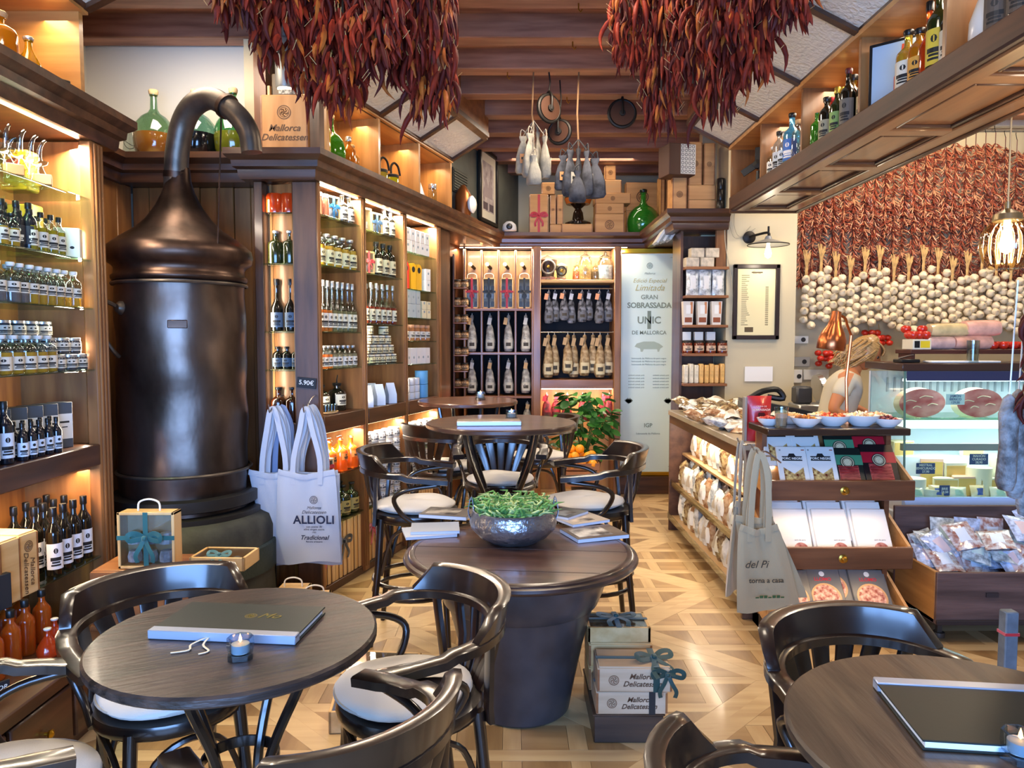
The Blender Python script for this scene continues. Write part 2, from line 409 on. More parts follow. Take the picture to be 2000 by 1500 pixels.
for hk_, (x, yb) in enumerate(((.35, 4.0), (.36, 4.5), (-.03, 5.0), (.4, 5.5), (.1, 6.5))):   # small brass cup hooks in the joists
    tag(O('ceiling_hook', M().tube([(x, yb, 3.27), (x, yb, 3.24), (x + .012, yb, 3.225), (x + .02, yb, 3.24)], .004, 6), BRASS), 'small brass hook under a wooden ceiling joist, ' + ('over the giant pot', 'beside the hanging chillies', 'over the bar table', 'near the hanging pulley', 'near the back wall')[hk_], 'hook', 'ceiling hooks')
# ---------------------------------------------------------------- cornices
PROF = [(-.06, 2.39), (0, 2.39), (.008, 2.405), (.012, 2.44), (.034, 2.452), (.038, 2.485), (.06, 2.5), (.07, 2.512), (.07, 2.545), (-.06, 2.545)]
END = W(3.25, 0)
a = M().sweep([(-1.87, .9), (-1.87, 3.55), (-2.21, 3.55), (-2.21, 4.23), (-1.5, 4.23), (-1.5, 4.14), (-1.09, 4.14), (END.x, END.y - .02), (1.68, END.y - .02)], PROF)
struct(O('trim_1', a, WDARK, ang=25))
a = M().sweep([(1.3, 7.28), (1.3, 6.0), (1.74, 6.0)], PROF); struct(O('trim_2', a, WDARK, ang=25))
a = M(); a.prism([(-2.6, .9), (-1.9, .9), (-1.9, 3.5), (-2.25, 3.5), (-2.25, 4.3), (-1.5, 4.3), (-1.5, 4.2), (-1.12, 4.2), tuple(W(3.25, .05).xy), (1.74, END.y + .02), (1.74, 8.3), (.2, 8.3), tuple(W(4, .3).xy), tuple(W(.1, .33).xy), (-1.4, 4.6), (-2.6, 4.6)], 2.40, 2.535)
struct(O('trim_3', a, WDARK, ang=0))
a = M(); a.box(1.33, 1.74, 6.03, 7.3, 2.40, 2.535); struct(O('trim_4', a, WDARK, ang=0))
# ---------------------------------------------------------------- cabinet beside the copper still (runs toward the street)
cab = tag(E('display_cabinet', (-1.87, 2.6, 0)), 'tall built-in oil cabinet with glass shelves beside the copper still', 'cabinet', None)
def lo(x0, x1, y0, y1, z0, z1, m=0, c=0): return M().box(x0 + 1.87, x1 + 1.87, y0 - 2.6, y1 - 2.6, z0, z1, m, c)
O('side_panel', lo(-2.25, -1.9, 3.38, 3.42, .02, 2.39), WMIDZ, cab)
pp = lo(-1.93, -1.87, 3.34, 3.44, .02, 2.39, 0, .008); pp.T = Matrix.Translation((1.87, -2.6, 0))
for k in range(3): pp.box(-1.874, -1.862, 3.355 + k * .027, 3.369 + k * .027, .1, 2.38, 0, .004)
O('post', pp, WMIDZ, cab)
O('back_panel', lo(-2.27, -2.25, 1.0, 3.42, .02, 2.39), wood('#7a4a26', '#a06a38', 'z'), cab)
for k, z in enumerate((2.132, 1.86, 1.646, 1.371, .516)):
    O('glass_shelf', lo(-2.24, -1.885, 1.0, 3.37, z - .008, z, 0, .002), GLASSG, cab)
O('wood_shelf', lo(-2.24, -1.875, 1.0, 3.38, .935, 1.03, 0, .004), WDARKY, cab)
a = lo(-2.24, -1.60, 1.0, 3.05, .26, .31, 0, .006); O('worktop', a, WDARKY, cab)
O('base_front', lo(-1.66, -1.63, 1.0, 3.03, .0, .26), WDARKY, cab); O('end_panel', lo(-2.24, -1.64, 2.99, 3.03, 0, .26), WDARK, cab)
for y0 in (1.95, 2.52 - .22, 2.65):
    dr = O('drawer', lo(-1.628, -1.605, y0, y0 + .33, .04, .25, 0, .006), WDARKY, cab)
    O('knob', M().lathe([(.006, 0), (.006, .012), (.014, .016), (.016, .024), (.008, .03), (0, .031)], 12), GOLD, dr, (-1.605 + 1.87, y0 + .165 - 2.6, .15), rot=(0, pi / 2, 0))
# cubby above the cornice
a = M(); cub = tag(E('cubby_shelf', (-1.9, 2.6, 2.545)), 'lit wooden cubby above the oil cabinet beside the white niche wall', 'shelf')
def lc(x0, x1, y0, y1, z0, z1): return M().box(x0 + 1.9, x1 + 1.9, y0 - 2.6, y1 - 2.6, z0 - 2.545, z1 - 2.545)
CUBM = wood('#b07a3e', '#cc9450', 'x', rough=.4); CUBMZ = wood('#b07a3e', '#cc9450', 'z', rough=.4)
O('side_panel', lc(-2.3, -1.9, 3.33, 3.36, 2.545, 2.94), CUBM, cub); O('back_panel', lc(-2.32, -2.3, 1.0, 3.36, 2.545, 2.94), CUBMZ, cub)
O('top_panel', lc(-2.32, -1.88, 1.0, 3.37, 2.94, 2.97), CUBM, cub)
# ---------------------------------------------------------------- sloping frosted panes over the cubbies
FROST = mat('#ece8d6', .35, bump=1.0, bs=45, coat=.3, vs=5, var=.04)
npane = [0]
def panes(name, T, cuts, z0, z1, dx, fascia=True):
    """T maps (along, inward, z) to the room; rail frame with frosted panes"""
    fr = struct(O(name, M().box(0, .001, 0, .001, 0, .001), WDARK, ang=0)) if False else None
    a = M(); root = struct(E(name))
    def slab(M_, s0, s1, t0, t1, th, off=0):
        v = []
        for o in (off, off + th):
            for t in (t0, t1):
                for s in (s0, s1): v.append(T(s, dx * t, z0 + (z1 - z0) * t + o))
        M_.add(v, [(0, 2, 3, 1), (4, 5, 7, 6), (0, 1, 5, 4), (2, 6, 7, 3), (0, 4, 6, 2), (1, 3, 7, 5)])
    slab(a, cuts[0], cuts[-1], -.06, .06, .035); slab(a, cuts[0], cuts[-1], .92, 1.06, .035)
    O('rail', a, WDARK, root)
    for c in cuts: b = M(); slab(b, c - .022, c + .022, 0, 1, .035, -.002); O('cross_rail', b, WDARK, root)
    for c0, c1 in zip(cuts, cuts[1:]):
        b = M(); slab(b, c0 + .02, c1 - .02, .05, .95, .008, .02); O('pane', b, FROST, root, ang=0)
    if fascia:
        b = M(); v = [T(s, dx * (1 + .02 * e), z) for z in (z1 + .02, 3.42) for e in (0, 2) for s in (cuts[0], cuts[-1])]
        b.add(v, [(0, 2, 3, 1), (4, 5, 7, 6), (0, 1, 5, 4), (2, 6, 7, 3), (0, 4, 6, 2), (1, 3, 7, 5)]); O('fascia', b, WMID, root, ang=0)
    return root
panes('trim_5', lambda s, t, z: V((-1.89 + t, s, z)), [1.0, 1.6, 2.2, 2.8, 3.36], 2.95, 3.1, .31)
panes('trim_6', lambda s, t, z: W(s, -t, z), [.12, .75, 1.38, 2.0], 2.95, 3.11, .31)
panes('trim_7', lambda s, t, z: V((1.64 - t, s, z)), [2.2, 2.88, 3.57, 4.27, 4.96, 5.62], 2.93, 3.09, .32)
# ---------------------------------------------------------------- angled wall shelving
acab = tag(E('wall_shelving', (W(0, 0, 0)), BROT), 'long angled wooden wall shelving full of bottles behind the tote bags', 'shelving')
SH = {0: (.03, .50), 1: (.56, 1.10), 2: (1.16, 1.70)}
for x0, x1 in ((-.0, .03), (.50, .56), (1.10, 1.16), (1.70, 1.78)):
    p = M().box(x0, x1, 0, .30, .02, 2.39, 0, .004)
    if x0 > .1:
        for k in range(2): p.box(x0 + .01 + k * .024, x0 + .024 + k * .024, -.006, .01, .05, 2.38, 0, .003)
    O('post', p, WMIDZ, acab)
O('back_panel', M().box(0, 1.75, .30, .315, .02, 2.39), wood('#8a6038', '#b08850', 'z'), acab)
ZB = {0: (2.22, 1.935, 1.552, 1.335), 1: (2.21, 1.935, 1.61, 1.345), 2: (2.14, 1.875, 1.667, 1.496, 1.325)}
for b, (x0, x1) in SH.items():
    for z in ZB[b]: O('glass_shelf', M().box(x0, x1, .01, .295, z - .008, z, 0, .002), GLASSG, acab)
    O('wood_shelf', M().box(x0 - .005, x1 + .005, -.008, .295, .965, 1.065, 0, .004), WDARK, acab)
    for z in (.70, .42): O('glass_shelf', M().box(x0, x1, .01, .295, z - .008, z, 0, .002), GLASSG, acab)
    O('mirror', M().box(x0 + .08, x1 - .08, .296, .30, 1.1, 2.36), mat('#cfc8b8', .15, 0), acab)
O('plinth', M().box(0, 1.75, .02, .29, .0, .05, 0, .004), WDARK, acab)
# return board past the last bay, closing the run to the pigeonholes
p = M().box(1.78, 2.02, .02, .06, .02, 2.39, 0, .004); O('return_panel', p, WDARKZ, acab)
# end bay facing the street
ec = tag(E('end_shelving', (-1.45, 4.2, 0)), 'narrow end bay of shelves facing the street beside the copper still', 'shelving')
O('post', M().box(.0, .05, 0, .12, .02, 2.39, 0, .004), WDARKZ, ec); O('post', M().box(.215, .355, -.005, .03, .02, 2.39, 0, .006), WDARKZ, ec)
O('back_panel', M().box(.03, .3, .13, .14, .02, 2.39), mat('#d8d0bc', .6), ec)
for z in (2.22, 1.935, 1.552, 1.335): O('glass_shelf', M().box(.045, .22, .0, .128, z - .01, z, 0, .002), GLASSG, ec)
O('wood_shelf', M().box(.045, .22, -.003, .128, .97, 1.03, 0, .004), WDARK, ec)
# cubbies over the angled shelving
cub2 = tag(E('cubby_row', W(0, 0, 2.545), BROT), 'row of lit wooden cubbies above the angled shelving', 'shelf')
for s in (.12, .75, 1.38, 2.0): O('divider', M().box(s - .014, s + .014, .0, .3, 0, .4), CUBMZ, cub2)
O('divider', M().box(-.02, .03, -.03, .03, 0, .9), WDARKZ, cub2)
O('back_panel', M().box(.0, 2.0, .3, .315, 0, .4), CUBMZ, cub2); O('top_panel', M().box(0.1, 2.02, -.01, .33, .4, .425), CUBM, cub2)
# wooden panelling of the niche below the cornice
pn = struct(E('wall_niche_panelling', (0, 0, 0)))
x = -2.24
for i in range(8):
    O('panel', M().box(x, x + .098, 4.42 - (i % 2) * .006, 4.45, .0, 2.40, 0, .004), wood('#7c4c26', '#9c6836', 'z', objrand=.15), pn); x += .1
for i in range(6): O('panel', M().box(-2.26, -2.24, 3.45 + i * .16, 3.605 + i * .16, 0, 2.40, 0, .003), wood('#7c4c26', '#9c6836', 'z', objrand=.15), pn)
# ---------------------------------------------------------------- back wall cabinets
pg = tag(E('pigeonhole_cabinet', (-.50, 7.1, 0)), 'back wall pigeonhole cabinet with four columns of dark compartments', 'cabinet')
O('side_panel', M().box(-.10, -.07, .0, .33, 0, 2.39), WDARKZ, pg)
for i in range(5):
    x = .045 + i * .163
    O('divider', M().box(x - .01, x + .01, .02 if 0 < i < 4 else 0, .33, .4, 2.39 if i in (0, 4) else 2.36, 0, .003), WMIDZ, pg)
O('post', M().box(.70, .775, -.02, .33, 0, 2.39, 0, .006), WMIDZ, pg)
for z in (1.795, 1.375, .955, .56): O('shelf', M().box(.04, .70, .01, .33, z - .012, z + .012, 0, .003), WMID, pg)
O('back_panel', M().box(.03, .71, .33, .34, 1.8, 2.39), wood('#b08048', '#cc9c5c', 'z'), pg)
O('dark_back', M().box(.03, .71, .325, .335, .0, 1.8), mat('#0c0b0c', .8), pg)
hc = tag(E('hanging_cabinet', (.275, 7.1, 0)), 'back wall cabinet with jars on top and bags hung from rods', 'cabinet')
O('post', M().box(.70, .765, -.02, .33, 0, 2.39, 0, .006), WMIDZ, hc)
O('back_panel', M().box(0, .7, .33, .34, 2.0, 2.39), wood('#b08048', '#cc9c5c', 'z'), hc)
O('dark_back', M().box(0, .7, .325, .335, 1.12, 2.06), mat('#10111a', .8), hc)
O('lower_back', M().box(0, .7, .32, .33, .0, 1.04), wood('#b08048', '#cc9c5c', 'z'), hc)
O('shelf', M().box(0, .7, .0, .33, 2.05, 2.08, 0, .004), WPALE, hc); O('shelf', M().box(0, .7, -.01, .33, 1.04, 1.125, 0, .004), WMID, hc)
for z in (2.0, 1.58): O('rod', M().tube([(0, .08, z), (.7, .08, z)], .007, 8), STEEL, hc)
O('light_strip', M().box(.01, .69, .02, .035, 1.028, 1.04), mat('#ffe6c8', .5, emit=6), hc)
# LED strips under the cornices
for nm, me, loc, rz in (('led_strip', M().box(0, 1.7, -.006, .006, 0, .006), W(.03, .03, 2.384), BROT), ('led_strip', M().box(0, 2.2, -.006, .006, 0, .006), V((-1.905, 1.1, 2.384)), pi / 2), ('led_strip', M().box(0, 1.6, -.006, .006, 0, .006), V((-.5, 7.13, 2.384)), 0), ('led_strip', M().box(0, 1.6, -.006, .006, 0, .006), W(.05, .03, .958), BROT)):
    k = ('under the cornice of the angled shelving', 'under the cornice of the oil cabinet', 'under the cornice of the back wall cabinets', 'under the lowest wooden shelf of the angled shelving')[['W', 'N', 'B', 'L'].index('W') if False else npane[0]]; npane[0] += 1
    tag(O(nm, me, mat('#ffe2b8', .5, emit=9), loc=loc, rz=rz), 'thin warm glowing LED strip ' + k, 'light strip')
# ---------------------------------------------------------------- gilt framed frosted glass panel
gp = tag(E('frosted_door', (1.335, 7.2, 0)), 'tall frosted glass panel in gilt frame reading gran sobrassada', 'door')
for bx in ((-.31, -.275, 0, .05, .17, 2.39), (.275, .31, 0, .05, .17, 2.39), (-.31, .31, 0, .05, .17, .21), (-.31, .31, 0, .05, 2.34, 2.39)):
    O('frame', M().box(*bx, 0, .006), GOLD, gp)
O('glass', M().box(-.275, .275, .02, .03, .21, 2.34), mat('#d4e4da', .25, coat=.4, bump=.05), gp)
O('base', M().box(-.33, .33, -.04, .2, 0, .17, 0, .004), WDARK, gp)
TI = mat('#7c897a', .6); TG = mat('#b0a86a', .5)
def gt(s, z, size, m=TI, **k): txt(s, size, m, gp, (0, .018, z), **k)
def zz(y): return 1.5 + (665 - y) * 7.2 / F
emblem(gp, (0, .018, zz(520)), .03, TI)
gt('Mallorca', zz(535), .03, shear=.3); gt('Edició Especial', zz(549), .055, TG, shear=.3); gt('Limitada', zz(563), .085, TG, shear=.35); gt('GRAN', zz(581), .06, bold=.001); gt('SOBRASSADA', zz(597), .073, bold=.002, space=.95)
gt('1', zz(627), .24, bold=.006); gt('UNIC', zz(626), .095, bold=.002); gt('DE MALLORCA', zz(650), .05, bold=.001)
for z in (700, 706, 712): gt('Sobrassada de Mallorca de porc negre', zz(z), .022)
for xx in (-.12, .12):
    for z in (733, 739, 745, 751, 757): txt('embotit artesà amb', .02, TI, gp, (xx, .018, zz(z)))
gt('IGP', zz(832), .055, bold=.001); gt('Sobrassada de Mallorca', zz(848), .025)
lf = M()
for sx in (-1, 1):
    for k in range(5):
        t = k * 1.1 + 3; lf.add([(sx * (.15 + .05 * k / 5), 0, 0), (sx * (.17 + .05 * k / 5), 0, .02 + .01 * (k % 2)), (sx * (.20 + .045 * k / 5), 0, .006 * k - .02), (sx * (.17 + .03 * k / 5), 0, -.02 - .004 * k)], [(0, 1, 2, 3)])
O('leaf_print', lf, TI, gp, (0, .0185, zz(783)), ang=0)
pig = M().lathe([(0, -.1), (.03, -.09), (.05, -.05), (.052, .03), (.03, .09), (0, .1)], 10); 
O('pig_print', M().prism([(-.14, 0), (-.12, .03), (-.05, .05), (.05, .05), (.1, .03), (.14, .0), (.11, -.02), (.1, -.05), (.085, -.05), (.08, -.025), (-.05, -.025), (-.06, -.05), (-.08, -.05), (-.085, -.02)], 0, .0004, 0, 'y'), mat('#a8b6a4', .5), gp, (0, .0185, zz(677)), ang=0)
for sx in (-1, 1):
    for zc, sz in ((2.3, -1), (.26, 1)):
        O('corner_print', M().box(min(sx*.24, sx*.2), max(sx*.24, sx*.2), 0, .0006, zc, zc + .003).box(sx*.24 - .0015, sx*.24 + .0015, 0, .0006, min(zc, zc + sz*.04), max(zc, zc + sz*.04)), TI, gp, (0, .0185, 0), ang=0)
# ---------------------------------------------------------------- overhead counter canopy on the right, with cubbies
cn = tag(E('counter_canopy', (1.65, 3.5, 2.45)), 'panelled wooden canopy over the counter carrying bottle cubbies', 'canopy')
def lq(x0, x1, y0, y1, z0, z1, c=0): return M().box(x0 - 1.65, x1 - 1.65, y0 - 3.5, y1 - 3.5, z0 - 2.45, z1 - 2.45, 0, c)
WCAN = wood('#6a4226', '#8a5a34', 'y', rough=.3, coat=.5); WCANX = wood('#6a4226', '#8a5a34', 'x', rough=.3, coat=.5)
O('soffit', lq(1.64, 2.09, 1.3, 5.52, 2.47, 2.50), WCAN, cn)
for x0, x1 in ((1.64, 1.72), (2.0, 2.09)): O('soffit_rail', lq(x0, x1, 1.3, 5.52, 2.45, 2.472, .006), WCAN, cn)
for y0 in (2.02, 2.72, 3.42, 4.12, 4.82, 5.42):
    O('cross_rail', lq(1.7, 2.02, y0, y0 + .09, 2.451, 2.472, .006), WCANX, cn)
for y0 in (2.11, 2.81, 3.51, 4.21, 4.91):
    y1 = y0 + (.61 if y0 < 4.8 else .51); m_ = M()
    O('panel_moulding', lq(1.73, 1.745, y0 + .02, y1 - .02, 2.455, 2.471, .004), WDARKY, cn); O('panel_moulding', lq(1.975, 1.99, y0 + .02, y1 - .02, 2.455, 2.471, .004), WDARKY, cn)
    O('panel_moulding', lq(1.745, 1.975, y0 + .02, y0 + .035, 2.455, 2.471, .004), WDARK, cn); O('panel_moulding', lq(1.745, 1.975, y1 - .035, y1 - .02, 2.455, 2.471, .004), WDARK, cn)
WRL = wood('#3a2216', '#553420', 'y', rough=.55, coat=0); O('front_rail', lq(1.61, 1.65, 1.3, 5.54, 2.46, 2.56, .008), WRL, cn); O('outer_rail', lq(2.09, 2.12, 1.3, 5.54, 2.44, 2.56, .008), WDARKY, cn)
O('end_rail', lq(1.61, 2.12, 5.52, 5.56, 2.44, 2.56, .008), WDARK, cn)
O('cubby_floor', lq(1.65, 2.1, 1.3, 5.52, 2.53, 2.558), WCAN, cn)
O('back_panel', lq(2.06, 2.08, 1.3, 5.62, 2.558, 3.3), CUBMZ, cn); O('top_panel', lq(1.62, 2.08, 1.3, 5.62, 2.92, 2.945), CUBM, cn)
for y0 in (2.2, 2.88, 3.57, 4.27, 4.96, 5.62): O('divider', lq(1.64, 2.06, y0 - .012, y0 + .012, 2.558, 2.93, .002), WMIDZ, cn)
# ---------------------------------------------------------------- copper still on its brick furnace
SX, SYY = -1.76, 3.93
COPPER = mat('#3e332c', .33, .9, h2='#6a5c54', vs=3.5, bump=.5, bs=9, stretch=(1, 1, .6))
COPD = mat('#33261f', .38, .85, h2='#584439', vs=6, bump=.4, bs=14)
ROCK = mat('#4a4a40', .75, h2='#2c2c28', vs=6, bump=.6, bs=25)
st = tag(E('copper_still', (SX, SYY, 0)), 'huge old copper alembic still with swan neck pipe in its niche', 'still')
dent = lambda a, z: .020 * sin(3 * a + 5 * z) * sin(9 * z) + .008 * sin(7 * a - 6 * z) + .012 * exp(-((a - 4.6) ** 2) * 4 - (z - 1.15) ** 2 * 18) * -2.5
zs = [.62 + i * .0425 for i in range(29)]
O('boiler', M().lathe([(.335, .60)] + [(.332 - .003 * sin(i), z) for i, z in enumerate(zs)] + [(.33, 1.835)], 48, wob=dent), COPPER, st, ang=60)
O('cap', M().lathe([(.335, 1.80), (.345, 1.815), (.346, 1.83), (.332, 1.84), (.33, 1.87), (.34, 1.885), (.37, 1.905), (.378, 1.94), (.37, 1.975), (.34, 2.0), (.30, 2.03), (.23, 2.075), (.17, 2.13), (.12, 2.20), (.085, 2.27), (.066, 2.33), (.06, 2.40)], 48), COPD, st, ang=60)
pts = []; q = [P(345, 430, SYY - .0), P(344, 360, SYY), P(346, 300, SYY - .02), P(356, 245, SYY - .04), P(376, 208, SYY - .08), P(408, 192, SYY - .12), P(440, 206, SYY - .16), P(468, 230, SYY - .2), P(486, 260, SYY - .22), P(492, 298, SYY - .22)]
def spline(q, n=5):
    out = []
    for i in range(len(q) - 1):
        p0, p1, p2, p3 = q[max(0, i-1)], q[i], q[i+1], q[min(len(q)-1, i+2)]
        for k in range(n):
            t = k / n; out.append(.5 * ((2*p1) + (p2-p0)*t + (2*p0-5*p1+4*p2-p3)*t*t + (3*p1-p0-3*p2+p3)*t**3))
    return out + [q[-1]]
q = [V(p) - V((SX, SYY, 0)) for p in q]; qs = spline(q)
COPG = mat('#4e463e', .4, .75, h2='#6e6458', vs=7, bump=.4, bs=20)
O('neck_pipe', M().tube(qs, [.062 + (.0) - .012 * i / len(qs) for i in range(len(qs))], 18), COPG, st)
for i in (6, 30): O('collar', M().tube([qs[i], qs[i+1]], .064, 18), COPD, st)
O('guy_rod', M().tube([q[6] + V((-.02, 0, -.03)), V(P(425, 478, SYY - .2)) - V((SX, SYY, 0))], .004, 6), COPD, st)
for z, r in ((.82, .345), (1.79, .34)): O('seam_ring', M().tube([((r) * cos(t*pi/24), r * sin(t*pi/24), z) for t in range(48)], .009, 6, closed=True), COPG, st)
O('riveted_band', M().lathe([(.375, .64), (.385, .645), (.385, .70), (.375, .705)], 48), mat('#3a3836', .45, .7, bump=.3), st)
O('riveted_band', M().lathe([(.39, .58), (.40, .585), (.40, .61), (.39, .615)], 48), mat('#3a3836', .45, .7, bump=.3), st)
hp = spline([V((-.175, -.27, 1.66)), V((-.22, -.33, 1.69)), V((-.285, -.345, 1.65)), V((-.285, -.335, 1.58)), V((-.235, -.32, 1.52)), V((-.20, -.295, 1.45)), V((-.19, -.26, 1.42))], 4)
hd = O('handle', M().tube(hp, .011, 8), COPG, st); O('boss', M().lathe([(.035, 0), (.035, .012), (.02, .03), (0, .033)], 14), COPG, hd, (-.165, -.265, 1.66), rot=(pi / 2, 0, -.5))
O('handle', M().tube(spline([V((-.33, -.2, .80)), V((-.43, -.2, .83)), V((-.45, -.2, .74)), V((-.42, -.2, .64))], 5), .022, 8), mat('#8a8884', .5, .5), st)
O('maker_plate', M().box(-.045, .045, -.004, .004, -.02, .02, 0, .003), COPD, st, V((.13, -.318, 1.58)), rz=.37)
for o_ in st.children:
    if o_.name.split('.')[0] in ('boiler', 'cap', 'seam_ring', 'riveted_band'): o_.scale = (.96, .96, 1); o_.location.x += .012
fu = tag(E('brick_furnace', (SX, SYY, 0)), 'dark round masonry furnace base carrying the copper still', 'furnace')
O('drum', M().lathe([(.455, .0), (.46, .1), (.455, .35), (.46, .5), (.44, .56), (.40, .585), (.0, .59)], 48, wob=lambda a, z: .012 * sin(5*a + 8*z) + .006 * sin(13 * a)), ROCK, fu, ang=60)
O('flange', M().lathe([(.465, .28), (.475, .285), (.475, .42), (.465, .43)], 48), mat('#33403c', .6, .4, h2='#454f48', vs=5, bump=.5), fu)
riv = M().lathe([(.014, 0), (.012, .008), (0, .012)], 8).mesh('rivet', mat('#3a3836', .4, .7))
for i in range(16):
    a = -pi * .95 + i * .12; O('rivet', riv, parent=fu, loc=(.475 * cos(a), .475 * sin(a), .35 + .02 * sin(i * .5)), rot=(pi / 2, 0, a + pi / 2))
pl = M().box(-1.585, -1.12, 2.86, 3.42, 0, .10, 0, .008)
tag(O('low_plinth', pl, wood('#8a5228', '#a86a38', 'x')), 'low varnished wooden plinth on the floor in front of the still', 'plinth')
# ---------------------------------------------------------------- round tables
def disc(r, z0, z1, ch=.006): return M().lathe([(r - ch, z0), (r, z0 + ch), (r, z1 - ch), (r - ch, z1), (0, z1)], 64)
WLEG = mat('#17100e', .25, coat=.6)
def table(x, y, h, r, label, group, rz=0, high=False, top=WTAB):
    t = tag(E('high_table' if high else 'round_table', (x, y, 0), rz), label, 'table', group)
    O('tabletop', disc(r, h - .028, h), top, t, ang=30)
    O('apron', M().lathe([(r * .42, h - .045), (r * .42, h - .028)], 32), WLEG, t)
    for k in range(4):
        a = k * pi / 2 + pi / 4; c, s = cos(a), sin(a)
        if high: pr = [(r*.66, h-.03), (r*.55, h*.82), (r*.30, h*.62), (r*.15, h*.5), (r*.16, h*.4), (r*.38, h*.18), (r*.66, .0)]
        else: pr = [(r*.60, h-.03), (r*.5, h*.84), (r*.28, h*.62), (r*.2, h*.45), (r*.26, h*.28), (r*.5, h*.1), (r*.72, 0)]
        O('leg', M().tube(spline([V((c*p, s*p, z)) for p, z in pr], 4), .0135, 8), WLEG, t)
    rr = r * (.22 if not high else .2)
    O('ring', M().tube([((rr + .018) * cos(i*pi/16), (rr + .018) * sin(i*pi/16), h * (.62 if high else .55)) for i in range(32)], 1, closed=True, flat=(.006, .03), up=(0, 0, 1)), WLEG, t)
    rr = r * .55
    O('foot_ring', M().tube([(rr * cos(i*pi/16), rr * sin(i*pi/16), h * .09) for i in range(32)], 1, closed=True, flat=(.006, .03), up=(0, 0, 1)), WLEG, t)
    return t
WTABR = wood('#2a1d16', '#52402f', 'y', rough=.42, coat=.25, vs=22, bump=.4)
table(-.705, 1.86, .75, .352, 'round dark oak table with menu and candle beside the copper still', 'low round tables', rz=.5)
table(.915, 1.36, .75, .375, 'round dark oak table with a green menu, at the lower edge by the deli side', 'low round tables', top=WTABR)
WTABH = wood('#3a241a', '#5a3c2c', 'x', rough=.3, coat=.4, vs=12, bump=.2)
table(-.06, 4.08, 1.05, .415, 'bar-height round table behind the big terracotta pot table', 'bar tables', high=True, top=WTABH)
table(-.313, 5.2, 1.08, .352, 'bar-height round table in front of the pigeonhole cabinet', 'bar tables', rz=.4, high=True, top=wood('#4a2c1e', '#6e4632', 'x', rough=.3, coat=.4))
# big pot with a round wooden lid used as a table
pt = tag(E('pot_table', (.035, 2.97, 0)), 'giant dark glazed flowerpot with round wooden top carrying magazines', 'table')
O('pot', M().lathe([(.19, 0), (.2, .01), (.225, .14), (.25, .26), (.252, .27), (.285, .40), (.30, .44), (.315, .452), (.335, .50), (.352, .56), (.362, .612), (.34, .615), (.3, .6), (0, .6)], 64), mat('#343032', .36, h2='#464244', vs=5, bump=.15, bs=12, coat=.3), pt, ang=30)
q = []; RT = .475
rim = M().lathe([(.40, .608), (RT - .03, .608), (RT - .02, .612), (RT - .006, .618), (RT, .628), (RT - .004, .638), (RT - .018, .641), (RT - .02, .646), (RT - .028, .652), (RT - .045, .652), (RT - .045, .62), (.40, .62)], 72)
O('rim', rim, wood('#2c1e18', '#46302a', 'x', rough=.3, coat=.4), pt, ang=50)
for k in range(6):
    w0 = -.43 + k * .86 / 6; w1 = w0 + .86 / 6 - .003; r = .429; poly = []
    n = 12
    for i in range(n + 1):
        yv = w0 + (w1 - w0) * i / n; yv = max(-r + .0005, min(r - .0005, yv)); poly.append((sqrt(r*r - yv*yv), yv))
    for i in range(n, -1, -1):
        yv = w0 + (w1 - w0) * i / n; yv = max(-r + .0005, min(r - .0005, yv)); poly.append((-sqrt(r*r - yv*yv), yv))
    O('plank', M().prism(poly, .615, .651 + (k % 2) * .0008), wood('#3c2820', '#5a4034', 'x', rough=.28, coat=.5, objrand=.12), pt, rz=-.1, ang=0)
